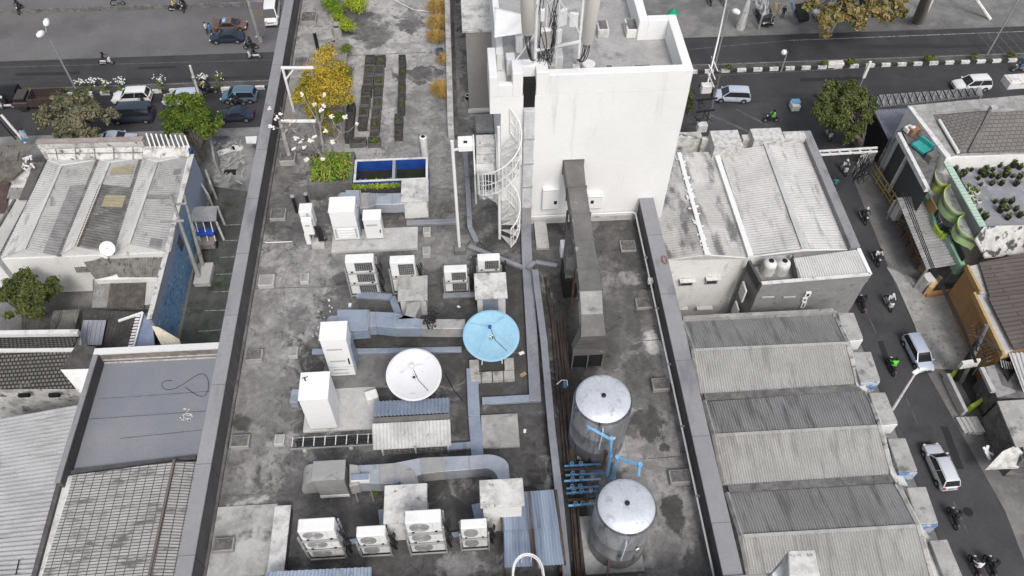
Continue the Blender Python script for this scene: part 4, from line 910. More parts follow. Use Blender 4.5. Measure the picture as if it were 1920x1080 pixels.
for i,(py,x0,x1,mt) in enumerate(((874,1058,1126,0),(881,1058,1130,1),(891,1060,1132,0),(902,1058,1126,2),(916,1062,1122,0),(925,1062,1120,0),(938,1064,1118,1),(948,1066,1118,2))):
    A=at(x0,py,.3); B=at(x1,py-4,.3); col=['blue_pipe_dark','rust_dark','blue_pipe'][mt]
    t=T('manifold_pipe',f'{"brown" if mt==1 else "blue"} cross pipe of the valve manifold, {ORD[i]} from the rear tank','pipe',(A.x,A.y,0),'cross pipes of the blue valve manifold')
    O('pipe',MB().tube([A,B],.032,8),col,t,smooth=True)
    if mt!=1:
        for u in(.2,.45,.75)[:2+i%2]:
            c=A.lerp(B,u+.05*math.sin(i*3)); O('valve',MB().lathe(c-Vector((0,0,.05)),[(.045,0),(.05,.05),(.045,.1),(.02,.12),(.02,.17)],10),'blue_pipe_dark' if u<.5 else 'steel_grey',t,smooth=True); O('handwheel',MB().tube([(c.x+.05*math.cos(a*.628),c.y+.05*math.sin(a*.628),c.z+.13) for a in range(11)],.008,4),'steel_grey' if i%2 else 'blue_pipe',t)
# brown pipe bundle between tray and tanks
for i,(p0,p1,rad) in enumerate((((1040,600),(1088,1085),.03),((1046,600),(1096,1085),.025),((1052,602),(1076,880),.035),((1058,604),(1084,1085),.03),((1064,640),(1070,880),.028),((1022,520),(1040,640),.03),((1034,560),(1062,900),.02),((1049,560),(1080,1085),.018),((1057,560),(1092,1085),.02),((1030,540),(1047,760),.018))):
    A=at(*p0,.12); B=at(*p1,.12); m=MB(); m.tube([A,A.lerp(B,.5)+Vector((random.uniform(-.03,.03),0,0)),B],rad,7)
    TO('service_pipe',f'rusty brown service pipe, {ORD[i]} from the left in the bundle beside the trays','pipe',m,'rust_dark',group='brown service pipes beside the trays',smooth=True)
bp_=T('rusty_pipe','thin rusty pipe run turning a corner near the blue canopy','pipe',at(997,890,.3)); P=[at(978,915,.3),at(998,912,.3),at(996,890,.3),at(1056,886,.3)]
O('pipe',MB().tube(P,.025,6),'rust_dark',bp_,smooth=True)
m=MB(); P=[at(1148,1000,.9),at(1138,1085,.4)]; m.tube(P,.035,8); TO('drain_pipe','rusty drain pipe leaning in front of the front tank','pipe',m,'rust_dark',smooth=True)
c=at(1060,717,.3); t=T('water_pump','small blue pump with a white hose between the trays and the rear tank','pump',c); O('motor',MB().lathe((c.x-.0,c.y-.1,.15),[(.05,0),(.06,.02),(.06,.2),(.04,.22)],14,ax=(0,1,0)),'blue_pipe_dark',t,smooth=True); O('hose',MB().tube([(c.x-.25,c.y-.05,.3),(c.x-.1,c.y+.05,.36),(c.x+.05,c.y+.04,.34),(c.x+.06,c.y-.08,.25)],.014,6),'white_clean',t,smooth=True); O('foot',MB().box(c.x-.06,c.x+.06,c.y-.1,c.y+.1,.01,.12),'steel_grey',t)
for i,(p0,p1) in enumerate((((1024,640),(1053,637)),((1050,812),(1060,812)))):
    pass
# litter and leftovers
random.seed(3)
for i,(px,py,s,mt,lab) in enumerate(((981,702,.12,M('cardboard',(.35,.24,.15),None),'flat piece of brown cardboard beside the dish footing'),(656,572,.09,'white_clean','small white scrap on the deck in front of the left grilled units'),(860,575,.06,'white_clean','tiny white scrap left of the blue dish'),(978,662,.1,'white_clean','crumpled white scrap by the widest tray'),(984,808,.07,'white_clean','small white scrap beside the square stained slab'))):
    c=at(px,py,.02); m=MB(); m.cbox((c.x,c.y,.02),(s*1.6,s,.025),.5+i); TO('scrap',lab,'scrap',m,mt,bev=.004)
for px,py,n,lab in((860,462,45,'scattered dry leaves and grit near the lamp pole'),(530,512,25,'scattered rubble near the left parapet'),(600,600,30,'scattered grit on the stained deck left of the middle duct'),(1240,900,25,'scattered grit on the deck by the right parapet'),(470,620,25,'scattered grit by the left parapet')):
    m=MB()
    for k in range(n): c=at(px+random.gauss(0,22),py+random.gauss(0,12),0); s=random.uniform(.012,.035); m.cbox((c.x,c.y,s/2),(s,s*random.uniform(.5,1.5),s),random.random()*3)
    tag(O('rubble',m,'concrete'),lab,'rubble',kind='stuff')
m=MB(); P=[at(835,700,.05),at(850,730,.05),at(868,752,.05)]; m.tube(P,.012,5); TO('loose_cable','thin black cable trailing from the white dish over the deck','cable',m,'cable',smooth=True)
m=MB(); P=[at(740,0,.03),at(775,18,.03),at(808,22,.03)]; m.tube(P,.015,5); TO('hose','thin white hose lying across the far end of the roof','hose',m,'white_clean',smooth=True)
m=MB(); P=[at(497,455,.03),at(548,453,.03)]; m.tube(P,.018,5); TO('hose','short white pipe length lying by the left parapet','pipe',m,'white_clean',smooth=True)
# ================================================================= FOLIAGE HELPERS
def leafmat(name,cols,rough=.6,trans=.12):
    m=bpy.data.materials.new(name); m.use_nodes=True; nt=m.node_tree; N=nt.nodes.new; b=nt.nodes['Principled BSDF']; b.inputs['Roughness'].default_value=rough; b.inputs['Specular IOR Level'].default_value=.25
    a=N('ShaderNodeAttribute'); a.attribute_name='tint'; cr=N('ShaderNodeValToRGB'); nt.links.new(a.outputs['Fac'],cr.inputs[0])
    el=cr.color_ramp.elements; el[0].position=0; el[0].color=tuple(cols[0])+(1,); el[1].position=1; el[1].color=tuple(cols[-1])+(1,)
    for i,c in enumerate(cols[1:-1]): e=el.new((i+1)/(len(cols)-1)); e.color=tuple(c)+(1,)
    nt.links.new(cr.outputs[0],b.inputs['Base Color']); 
    if trans: b.inputs['Transmission Weight'].default_value=0; b.inputs['Subsurface Weight'].default_value=0
    MATS[name]=m; return m
def leaves(name,clumps,n,size,mat,parent,off=None,asp=.5,droop=0.0,surf=.55,bend=True):
    # clumps: (x,y,z,rx,ry,rz[,tint0]) ; leaf faces scattered through each clump's volume, denser towards its skin
    cl=np.array([c[:6] for c in clumps],float); tb_=np.array([c[6] if len(c)>6 else .5 for c in clumps]); wt=(cl[:,3]*cl[:,4]*cl[:,5])**.66; wt/=wt.sum()
    k=rng.choice(len(cl),n,p=wt); u=rng.normal(size=(n,3)); u/=np.linalg.norm(u,axis=1)[:,None]; r=(surf+(1-surf)*rng.random(n))*(.85+.3*rng.random(n))
    r=np.where(rng.random(n)<.25,rng.random(n),r)
    P=cl[k,:3]+u*cl[k,3:6]*r[:,None]
    nrm=u+rng.normal(size=(n,3))*.7+np.array([0,0,.5]); nrm/=np.linalg.norm(nrm,axis=1)[:,None]
    t=np.cross(nrm,rng.normal(size=(n,3))); t/=np.linalg.norm(t,axis=1)[:,None]
    t[:,2]-=droop; t/=np.linalg.norm(t,axis=1)[:,None]
    s=np.cross(nrm,t); s/=np.linalg.norm(s,axis=1)[:,None]
    L=size*(.6+.8*rng.random(n))[:,None]
    v=np.empty((n,4,3)); v[:,0]=P-t*L*.5; v[:,1]=P+s*L*asp*.5; v[:,2]=P+t*L*.5-nrm*L*.15; v[:,3]=P-s*L*asp*.5
    o0=LOC[parent.name] if parent is not None else Vector(off); v=v.reshape(-1,3)-np.array(o0)
    me=bpy.data.meshes.new(name); me.vertices.add(4*n); me.vertices.foreach_set('co',v.ravel()); me.loops.add(4*n); me.loops.foreach_set('vertex_index',np.arange(4*n)); me.polygons.add(n); me.polygons.foreach_set('loop_start',np.arange(n)*4); me.polygons.foreach_set('loop_total',np.full(n,4)); me.update(); me.validate()
    at_=me.attributes.new('tint','FLOAT','FACE'); at_.data.foreach_set('value',np.clip(tb_[k]+rng.normal(size=n)*.22,0,1))
    me.materials.append(MATS[mat]); o=bpy.data.objects.new(name,me); COL.objects.link(o); o.parent=parent
    if parent is None: o.location=off
    LOC[o.name]=Vector(o0); return o
def limbs(base,tops,r0,seg=7,wob=.15):
    m=MB(); base=Vector(base)
    for t in tops:
        t=Vector(t); d=t-base; pts=[];
        for i in range(6):
            u=i/5; p=base+Vector((d.x*u**1.6,d.y*u**1.6,d.z*u**.85)); 
            if 0<i<5: p+=Vector((random.uniform(-wob,wob),random.uniform(-wob,wob),0))*d.length*.12
            pts.append(p)
        m.tube(pts,[r0*(1-.8*i/5) for i in range(6)],seg)
    return m
leafmat('leaf_yellow',[(.07,.10,.015),(.22,.20,.02),(.42,.30,.03),(.52,.37,.05)])
leafmat('leaf_lime',[(.07,.14,.015),(.18,.28,.02),(.36,.42,.03)])
leafmat('leaf_dark',[(.03,.055,.02),(.06,.09,.025),(.12,.14,.04)])
leafmat('leaf_green',[(.035,.075,.012),(.07,.12,.015),(.14,.19,.02),(.20,.22,.03)])
leafmat('leaf_orange',[(.16,.12,.03),(.34,.22,.06),(.50,.32,.12),(.45,.36,.08)])
leafmat('leaf_olive',[(.05,.07,.02),(.09,.11,.03),(.15,.16,.05)])
leafmat('leaf_grey',[(.06,.075,.04),(.12,.125,.07),(.20,.18,.11),(.26,.22,.16)])
leafmat('leaf_rust',[(.07,.09,.03),(.16,.15,.05),(.28,.20,.08),(.32,.22,.13)])
leafmat('petal',[(.75,.72,.60),(.82,.80,.74),(.85,.83,.80)])
def shrub(lab,cl,n,size,mat,base,cat='shrub',name='shrub',stems=5,r=.02,group=None,**k):
    t=T(name,lab,cat,base,group); leaves('foliage',cl,n,size,mat,t,**k)
    if stems:
        tops=[Vector(c[:3]) for c in random.sample(cl,min(stems,len(cl)))]; O('stems',limbs(base,tops,r),'bark',t,smooth=True)
    return t
def clumps_px(lst,z,rz=.6,sc=1.0,tint=None):
    out=[]
    for q in lst:
        px,py,rp=q[:3]; c=at(px,py,z); d=(c-CP).dot(FW); r=rp*d/FPX*sc; out.append((c.x,c.y,z+random.uniform(-.15,.15)*r,r,r,r*rz,(q[3] if len(q)>3 else .5)))
    return out
# ================================================================= ROOF GARDEN
cl=clumps_px([(608,105,20,.7),(595,130,25,.8),(630,128,22,.6),(615,155,26,.7),(590,162,24,.6),(572,168,18,.5),(640,165,20,.55),(560,185,12,.4),(650,150,12,.4),(625,185,18,.6),(600,180,20,.6)],1.5,.55)
shrub('large yellow green shrub growing over a shelf by the left parapet of the roof garden',[(q[0],q[1],q[2],q[3]*1.22,q[4]*1.22,q[5]*1.1,q[6]+random.uniform(-.3,.15)) for q in cl+clumps_px([(575,150,16,.5),(565,180,15,.4),(650,185,14,.4),(640,140,16,.3),(585,200,14,.4),(615,90,12,.8),(600,215,12,.35),(585,215,10,.3),(610,235,9,.4)],1.4,.5)],11000,.085,'leaf_yellow',at(612,200,0),r=.03)
def gplanter(l,r,f,k,h,lab,mat='planter_black',rim=.03,group=None,name='planter_box'):
    x0,x1,y0,y1=tb(l,r,f,k,h); t=T(name,lab,'planter',((x0+x1)/2,(y0+y1)/2,0),group)
    m=MB(); m.box(x0,x1,y0,y0+rim,.002,h).box(x0,x1,y1-rim,y1,.002,h).box(x0,x0+rim,y0+rim,y1-rim,.002,h).box(x1-rim,x1,y0+rim,y1-rim,.002,h)
    O('sides',m,mat,t); O('soil',MB().box(x0+rim,x1-rim,y0+rim,y1-rim,.003,h*.75),'soil',t); return t,(x0,x1,y0,y1)
def sprout(t,b,z,n=40,size=.07,mat='leaf_dark',k=1.0):
    x0,x1,y0,y1=b; leaves('sprouts',[((x0+x1)/2,(y0+y1)/2,z,(x1-x0)*.3*k,(y1-y0)*.3*k,.07,.5)],n,size,mat,t,surf=0)
# two columns of grey boxes
lft=[(684,703,118,103),(682,701,138,121),(680,699,158,141),(677,696,176,160),(675,693,196,179),(672,690,216,198),(670,687,238,219)]
rgt=[(704,722,118,103),(702,719,138,122),(701,718,157,140),(699,716,178,160),(698,715,199,181),(696,713,219,201),(694,711,241,222),(692,709,262,243)]
for col,nm in((lft,'left'),(rgt,'right')):
    for i,(l,r,f,k) in enumerate(col):
        wd='bare' if (i*3+len(nm))%4 in(0,2) else 'sprouting'
        t,b=gplanter(l,r,f,k,.22,f'{wd} grey planter box, {ORD[i]} from the far end of the {nm} column',('planter_grey' if i%3 else 'planter_black'),.025,'small square planter boxes in two columns')
        if wd=='sprouting': sprout(t,b,.2,60 if nm=='right' else 35,.06,'leaf_olive' if i%2 else 'leaf_green')
t,b=gplanter(655,686,269,257,.22,'long grey planter box across the near end of the left column','planter_grey',.025); sprout(t,b,.2,8,.06)
t,b=gplanter(689,713,269,256,.22,'planter box with low green herbs at the near end of the right column','planter_grey',.025); sprout(t,b,.24,220,.07,'leaf_green',1.5)
one=[(747,760,114,102,.4),(747,759,146,118,.3),(746,759,176,149,.3),(745,758,206,179,.3),(739,755,232,213,.25),(739,754,255,236,.25)]
for i,(l,r,f,k,h) in enumerate(one):
    t,b=gplanter(l,r,f,k,h,f'black planter box, {ORD[i]} from the far end of the single middle row','planter_black',.025,'black planter boxes in the single middle row'); sprout(t,b,h,50 if i in(1,2) else 20,.06,'leaf_olive')
t,b=gplanter(645,660,256,192,.35,'long narrow black planter left of the box columns','planter_black',.04)
# shelf tables under the shrub
for i,(l,r,f,k,h,lab) in enumerate(((617,640,235,195,.6,'weathered wooden shelf holding seedlings beside the long narrow planter'),(600,627,245,225,.62,'grey plank table below the yellow shrub'),(622,648,130,75,.5,'worn wooden bench holding green plants behind the yellow shrub'))):
    x0,x1,y0,y1=tb(l,r,f,k,h); t=T('plant_shelf',lab,'shelf',((x0+x1)/2,y0,0))
    n=5
    for j in range(n): O('plank',MB().box(x0+(x1-x0)*j/n+.005,x0+(x1-x0)*(j+1)/n-.005,y0,y1,h-.03,h),'wood',t)
    for x in(x0+.04,x1-.04):
        for y in(y0+.04,y1-.04): O('leg',MB().box(x-.025,x+.025,y-.025,y+.025,0,h-.031),'wood',t)
def bush(px,py,rp,z,mat,lab,n=900,size=.08,tint=.5,rz=.7,k=5):
    rp*=1.3; n=int(n*1.7); base=at(px,py,0); l=[(px+random.uniform(-.5,.5)*rp,py+random.uniform(-.4,.4)*rp,rp*.7,tint) for _ in range(k)]
    return shrub(lab,clumps_px(l,z,rz),n,size,mat,base,stems=3,cat='shrub')
bush(628,5,19,.4,'leaf_lime','bright green rounded bush at the far end of the roof garden',1500,.07,.35)
bush(668,2,22,.4,'leaf_lime','yellow green spreading bush at the far end, right of the bright green one',1500,.07,.9)
bush(636,30,10,.55,'leaf_lime','small lime tuft behind the concrete rings',500,.06,.6)
bush(654,50,14,.55,'leaf_lime','yellow green clump right of the concrete rings',800,.06,.85)
bush(648,95,12,.55,'leaf_green','dark green tuft right of the yellow shrub',500,.06,.6)
bush(646,130,13,.55,'leaf_green','dark green clump on the bench beside the yellow shrub',500,.06,.6)
bush(592,195,14,1.0,'leaf_lime','small olive shrub on thin stems by the shrub foot',500,.06,.4)
bush(610,215,13,.9,'leaf_yellow','low yellowing clump at the near edge of the shelf',400,.06,.4)
bush(632,218,12,.8,'leaf_green','small green clump at the end of the wooden shelf',350,.06,.5)
bush(611,245,11,.65,'leaf_yellow','little yellow green tuft on the plank table',350,.05,.45)
# concrete rings
for i,(px,py,lab) in enumerate(((632,36,'pale concrete ring pot, the farthest of the three'),(630,48,'pale concrete ring pot, the middle of the three'),(627,75,'pale concrete ring pot, the nearest of the three'))):
    z=.45; c=at(px,py,z); t=T('ring_pot',lab,'pot',(c.x,c.y,0),'round concrete ring pots')
    n=28; m=MB(); vs=[];fs=[]
    for r,zz in((.2,.002),(.215,z),(.175,z),(.165,z-.12)):
        for k in range(n): vs.append((c.x+r*math.cos(2*math.pi*k/n),c.y+r*math.sin(2*math.pi*k/n),zz))
    for q in range(3):
        for k in range(n): fs.append((q*n+k,q*n+(k+1)%n,(q+1)*n+(k+1)%n,(q+1)*n+k))
    m.add(vs,fs); O('wall',m,'concrete',t,smooth=True); O('soil',MB().cyl((c.x,c.y,z-.16),.166,.04,20),'soil',t)
# orange grasses in pots
def grass_tuft(px,py,rp,z,lab,n,mat='leaf_orange'):
    b=at(px,py,0); t=T('grass_clump',lab,'grass',b); d=(b-CP).dot(FW); r=rp*1.15*d/FPX; n=int(n*1.8); m=MB()
    for k in range(n):
        a=random.random()*6.28; rr=r*random.uniform(.4,1.1); h=z*random.uniform(.6,1.2); x,y=b.x+.08*math.cos(a),b.y+.08*math.sin(a); w=.008
        p=[Vector((x,y,.15)),Vector((x+rr*.35*math.cos(a),y+rr*.35*math.sin(a),h*.8)),Vector((x+rr*math.cos(a),y+rr*math.sin(a),h*random.uniform(.6,1)))]
        s=Vector((-math.sin(a),math.cos(a),0))*w
        m.add([p[0]-s,p[0]+s,p[1]-s,p[1]+s,p[2]],[(0,1,3,2),(2,3,4)])
    o=O('blades',m,mat,t); at_=o.data.attributes.new('tint','FLOAT','FACE'); at_.data.foreach_set('value',np.repeat(np.clip(rng.normal(size=n)*.25+.55,0,1),2))
    O('pot',MB().lathe((b.x,b.y,.002),[(.13,0),(.18,.25),(.15,.25),(.14,.2)],16),'concrete',t,smooth=True); return t
grass_tuft(829,178,20,.45,'round orange grass clump in a white rimmed pot against the dividing wall',700)
grass_tuft(822,25,20,.55,'tall orange grass clump against the dividing wall, the farthest one',600)
grass_tuft(822,55,20,.55,'wide orange grass clump above the blue pot',600)
grass_tuft(818,80,16,.5,'ragged orange grass clump just behind the blue pot',450)
grass_tuft(833,120,14,.4,'thin yellow grass clump between the blue pot and the round clump',200)
b=at(824,105,0); t=T('blue_pot','blue round plant pot standing against the dividing wall','pot',b); O('pot',MB().lathe(b,[(.1,0),(.15,.28),(.16,.3),(.13,.3)],18),M('blue_glaze',(.05,.13,.36),None,rough=.4),t,smooth=True); leaves('sprouts',[(b.x+.05,b.y-.05,.35,.15,.12,.08)],60,.07,'leaf_olive',t)
b=at(877,186,0); t=T('round_bucket','white rimmed dark round bucket right of the dividing wall','bucket',b); O('rim',MB().tube([(b.x+.09*math.cos(a*.5236),b.y+.09*math.sin(a*.5236),.2) for a in range(13)],.014,6),'white_paint',t,smooth=True); O('pot',MB().lathe(b,[(.08,.002),(.09,.19)],16),'black',t,smooth=True)
# pergola posts and beams
for i,(l,r,y,lab) in enumerate(((527,588,127,'white wooden pergola beam on two posts, the farther one, over the yellow shrub'),(523,592,227,'white wooden pergola beam with an angled post, the nearer one, over the bare branches'))):
    z=2.0 if i==0 else 1.6; A=at(l,y,z); B=at(r,y,z); t=T('pergola',lab,'pergola',(A.x,A.y,0)); O('beam',MB().bar(A,B,.10,.08),'white_paint',t,bev=.01)
    O('post',MB().bar((A.x+.05,A.y,0),(A.x+.05,A.y,z),.08,.08),'white_paint',t); O('post',MB().bar((B.x-.1,B.y+.02,0),(B.x-.1,B.y+.02,z-.04),.07,.07),'wood',t)
    O('brace',MB().bar((A.x+.05,A.y-.05,z-.5),(A.x+.45,A.y,z-.05),.05,.05),'white_paint',t)
    if i==1: O('foot',MB().bar((A.x+.1,A.y-.3,0),(A.x+.05,A.y,z),.12,.10),'concrete',t)
# square concrete planter with frangipani
z=.75; x0,x1,y0,y1=tb(575,660,345,286,z); t,b=T('square_planter','large square concrete planter holding strap leaved plants, left of the water basin','planter',((x0+x1)/2,(y0+y1)/2,0)),(x0,x1,y0,y1)
m=MB(); q=.14; m.box(x0,x1,y0,y0+q,.002,z).box(x0,x1,y1-q,y1,.002,z).box(x0,x0+q,y0+q,y1-q,.002,z).box(x1-q,x1,y0+q,y1-q,.002,z)
O('walls',m,'concrete_dark',t); O('soil',MB().box(x0+q,x1-q,y0+q,y1-q,.01,z-.1),'soil',t)
tt=T('strap_leaf_plants','clump of green and yellow strap leaved plants filling the square planter','plants',((x0+x1)/2,(y0+y1)/2,z-.1)); m=MB(); tn=[]
for k in range(420):
    bx,by=random.uniform(x0+q,x1-q),random.uniform(y0+q,y1-q); a=random.random()*6.28; L_=random.uniform(.18,.42); w=.022; s=Vector((-math.sin(a),math.cos(a),0))*w; p0=Vector((bx,by,z-.1)); p1=p0+Vector((math.cos(a)*L_*.35,math.sin(a)*L_*.35,L_*.8)); p2=p0+Vector((math.cos(a)*L_*.9,math.sin(a)*L_*.9,L_*.7))
    m.add([p0-s*.6,p0+s*.6,p1-s,p1+s,p2],[(0,1,3,2),(2,3,4)]); v=random.random(); tn+=[v,v]
leafmat('leaf_strap',[(.10,.05,.03),(.12,.22,.02),(.30,.34,.03),(.08,.28,.03),(.42,.32,.12)])
o=O('blades',m,'leaf_strap',tt); at_=o.data.attributes.new('tint','FLOAT','FACE'); at_.data.foreach_set('value',tn)
# frangipani: forking grey limbs with flower heads at the tips
fb0=at(610,300,z-.1)
tips=[(506,205,2.2),(519,222,2.0),(512,240,1.9),(508,238,2.0),(558,260,1.8),(565,268,1.6),(583,265,1.7),(590,258,1.7),(551,281,1.5),(570,278,1.5),(576,301,1.2),(604,300,1.3),(590,197,2.1),(606,200,2.2),(602,208,2.1),(621,220,2.0),(647,221,2.2),(668,233,2.1),(625,267,1.7),(611,247,1.6),(526,215,2.1),(532,228,1.9),(608,178,2.3),(566,178,2.2)]
ft=T('frangipani_tree','leafless grey frangipani tree with cream flower clusters at its branch tips','tree',(fb0.x,fb0.y,z-.1))
m=MB(); hubs=[at(575,262,1.2),at(545,240,1.4),at(640,250,1.4),at(600,235,1.5),at(590,285,1.0)]
for h_ in hubs: m.tube([fb0,fb0.lerp(h_,.5)+Vector((0,0,.15)),h_],[.045,.035,.022],7)
TP=[]
for px,py,zz in tips:
    p=at(px,py,zz); h_=min(hubs,key=lambda q:(q-p).length); mid=h_.lerp(p,.5)+Vector((random.uniform(-.06,.06),random.uniform(-.06,.06),-.06)); m.tube([h_,mid,p],[.022,.017,.013],6); TP.append(p)
for k in range(26):
    p=at(random.uniform(515,600),random.uniform(190,290),random.uniform(1.3,2.0)); h_=min(hubs,key=lambda q:(q-p).length); m.tube([h_,h_.lerp(p,.5)+Vector((0,0,-.1)),p],[.014,.011,.008],5)
O('branches',m,M('bark_grey',(.20,.185,.18),(.30,.285,.28),5),ft,smooth=True)
for p in TP: 
    m=MB(); ph=random.random()*3
    for j in range(random.choice((6,9,12))):
        c=p+Vector((random.gauss(0,.035),random.gauss(0,.035),random.gauss(.02,.02)))
        for q_ in range(5):
            a=ph+q_*1.2566; d=Vector((math.cos(a),math.sin(a),.35)); s=Vector((-math.sin(a),math.cos(a),0))*.018; m.add([c,c+d*.025+s,c+d*.05,c+d*.025-s],[(0,1,2,3)])
    o=O('flower_cluster',m,'petal',ft); at_=o.data.attributes.new('tint','FLOAT','FACE'); at_.data.foreach_set('value',[random.random() for _ in range(len(o.data.polygons))])
# water basin
z=.8; x0,x1,y0,y1=tb(663,802,338,297,z); t=T('water_basin','rectangular water basin with blue inner walls and dark green water','basin',((x0+x1)/2,(y0+y1)/2,0))
q=.06; M('pool_blue',(.012,.05,.24),(.02,.07,.30),2,.4,.6,rough=.5); M('pool_water',(.018,.022,.008),(.03,.032,.012),2,.4,.6,rough=.06,grain=0,spec=.5)
for a_ in((x0,x1,y0,y0+q),(x0,x1,y1-q,y1),(x0,x0+q,y0+q+.001,y1-q-.001),(x1-q,x1,y0+q+.001,y1-q-.001)): O('wall',MB().box(*a_,.002,z-.03),'pool_blue',t); O('rim',MB().box(a_[0]-.01,a_[1]+.01,a_[2]-.004,a_[3]+.004,z-.028,z),'white_dirty',t)
O('water',MB().box(x0+q,x1-q,y0+q,y1-q,.01,z-.48),'pool_water',t)
xm=at(738,317,z).x; O('divider',MB().box(xm-.05,xm+.05,y0+q,y1-q,.3,z-.04),'galv',t)
b=at(797,296,.0); t=T('white_drum','small white drum with an open top at the far right corner of the water basin','drum',(b.x,b.y+.1,0)); O('shell',MB().lathe((b.x,b.y+.1,.002),[(.12,0),(.125,.5),(.13,.9),(.1,.92)],20),'white_paint',t,smooth=True); O('mouth',MB().cyl((b.x,b.y+.1,.925),.075,.008,16),'black',t)
# hedge planter
t,b=gplanter(660,752,354,339,.55,'long planter packed with yellow green leaves in front of the water basin','planter_black',.04); 
x0,x1,y0,y1=b; h_=T('low_hedge','dense yellow green low hedge filling the long planter by the water basin','hedge',((x0+x1)/2,(y0+y1)/2,.5)); leaves('foliage',[(x0+(x1-x0)*(k+.5)/9,(y0+y1)/2,.6,(x1-x0)/13,(y1-y0)*.6,.13,random.uniform(.3,.9)) for k in range(9)],2600,.075,'leaf_lime',h_)
m=leaves('foliage',clumps_px([(700,390,10,.4),(720,388,9,.5),(742,390,9,.4),(680,392,6,.3)],.25,.6),500,.08,'leaf_dark',None,off=at(715,392,0)); tag(m,'low dark green plants growing under the upper air duct','plants')
m=leaves('foliage',clumps_px([(703,925,7,.5),(698,918,5,.4)],.1,.6),200,.06,'leaf_green',None,off=at(702,925,0)); tag(m,'small green weed growing under the lower air duct','weed')
# glasshouse-dark box row under shrubs etc.
m=MB()
for k in range(60): c=at(random.gauss(610,10),random.gauss(366,5) if k%2 else random.gauss(612,20),0); s=random.uniform(.02,.06); m.cbox((c.x,c.y,s/2),(s,s,s),random.random()*3)
tag(O('rubble',m,'white_dirty'),'white pebbles and broken pieces near the twin pole cabinets','rubble',kind='stuff')
# ================================================================= GROUND, ROADS
def rect(x0,x1,y0,y1,z): return MB().add([(x0,y0,z),(x1,y0,z),(x1,y1,z),(x0,y1,z)],[(0,1,2,3)])
ST('ground',rect(-400,400,-200,500,G-.05),'pavement')
ST('parking_lot',rect(-160,-12,81.4,135,G+.0),'lot')
ST('road',rect(-200,240,68.2,81.4,G+.012),'asphalt_dark')
_e=[at(px_,py_,G) for px_,py_ in((1920,1050),(1884,957),(1815,835),(1738,697),(1712,608),(1676,528),(1640,436),(1605,350),(1597,322),(1606,300),(1640,262))]
m=MB(); m.add([(33.2,-40,G),(_e[0].x+.4,-40,G)]+[(p_.x,p_.y,G) for p_ in _e]+[(_e[-1].x+1,69,G),(20,69,G),(20,57,G),(30.4,55,G),(33.2,50,G)],[tuple(range(18))]); ST('side_road',MB().add([(v[0],v[1],G+.02) for v in m.v],m.f),'asphalt')
m=MB(); y=66.4; pts=[(-200,64.5),(-60,65.5),(-22,66.6),(-22,68.3),(-200,68.3)]; 
ST('verge',MB().add([(-200,64,G+.03),(-10,64,G+.03),(-10,68.1,G+.03),(-200,68.1,G+.03)],[(0,1,2,3)]),M('verge_dirt',(.16,.155,.15),(.24,.235,.23),.5,.45,.6,bump=.4))
# left driveway, parking bays in the alley below the left parapet
m=MB(); q=[at(400,345,G),at(475,345,G),at(420,660,G),at(335,650,G),at(365,500,G)]; ST('alley',MB().add([(p.x,p.y,G+.04) for p in q],[(0,1,2,3,4)]),M('alley_dark',(.06,.064,.058),(.095,.097,.092),.6,.4,.6,bump=.4,c3=(.03,.045,.02),s3=.4))
q=[at(398,255,G),at(490,255,G),at(470,360,G),at(400,350,G),at(372,320,G)]; ST('yard',MB().add([(p.x,p.y,G+.046) for p in q],[(0,1,2,3,4)]),M('yard_conc',(.17,.168,.166),(.27,.265,.26),.5,.45,.6,c3=(.07,.07,.07),s3=.35,lo3=.52,hi3=.62,bump=.4))
def strip(a,b,wd,z,mat,name,lab,cat='road marking',dash=None,group=None):
    A=at(*a,G); B=at(*b,G); d=(B-A).normalized(); n=Vector((-d.y,d.x,0))*wd/2; L_=(B-A).length; m=MB()
    segs=[(0,L_)] if not dash else [(s,min(s+dash[0],L_)) for s in np.arange(0,L_,dash[1])]
    for s,e in segs:
        p,q=A+d*s,A+d*e; m.add([(p.x-n.x,p.y-n.y,z),(q.x-n.x,q.y-n.y,z),(q.x+n.x,q.y+n.y,z),(p.x+n.x,p.y+n.y,z)],[(0,1,2,3)])
    return tag(O(name,m,mat,loc=(0,0,0)),kind='structure')
M('road_paint',(.30,.30,.30),(.12,.12,.12),3,.4,.6); M('road_paint_faint',(.13,.13,.13),(.07,.07,.07),2,.4,.6)
strip((-60,128),(520,112),.12,G+.02,'road_paint_faint','lane_line','')
strip((1290,93),(1480,76),.12,G+.02,'road_paint_faint','lane_line',''); strip((1480,76),(2000,56),.15,G+.02,'road_paint','lane_line','')
strip((1590,510),(1860,1100),.10,G+.032,'road_paint_faint','lane_line','',dash=(2.5,4.5))
strip((1310,143),(1990,109),.12,G+.02,'road_paint_faint','lane_line','')
for a,b in (((420,423),(455,421)),((418,452),(450,451)),((412,483),(440,482)),((405,515),(438,514)),((398,548),(430,547)),((385,583),(425,582)),((372,622),(415,619))): strip(a,b,.10,G+.05,'road_paint','bay_line','')
for i in range(5): strip((1830+18*i,60),(1870+18*i,104),.10,G+.02,'road_paint_faint','bay_line','')
M('tar',(.028,.028,.03),None,rough=.8)
for i,(a_,b_,wd) in enumerate((((30,140),(150,137),.5),((1500,150),(1620,147),.6),((1650,640),(1672,700),.5),((1770,800),(1800,880),.6),((1330,215),(1450,268),.35),((1380,205),(1490,262),.25),((260,128),(330,126),.4))): strip(a_,b_,wd,G+.034,'tar' if i<4 or i>5 else 'road_paint_faint','road_patch','')
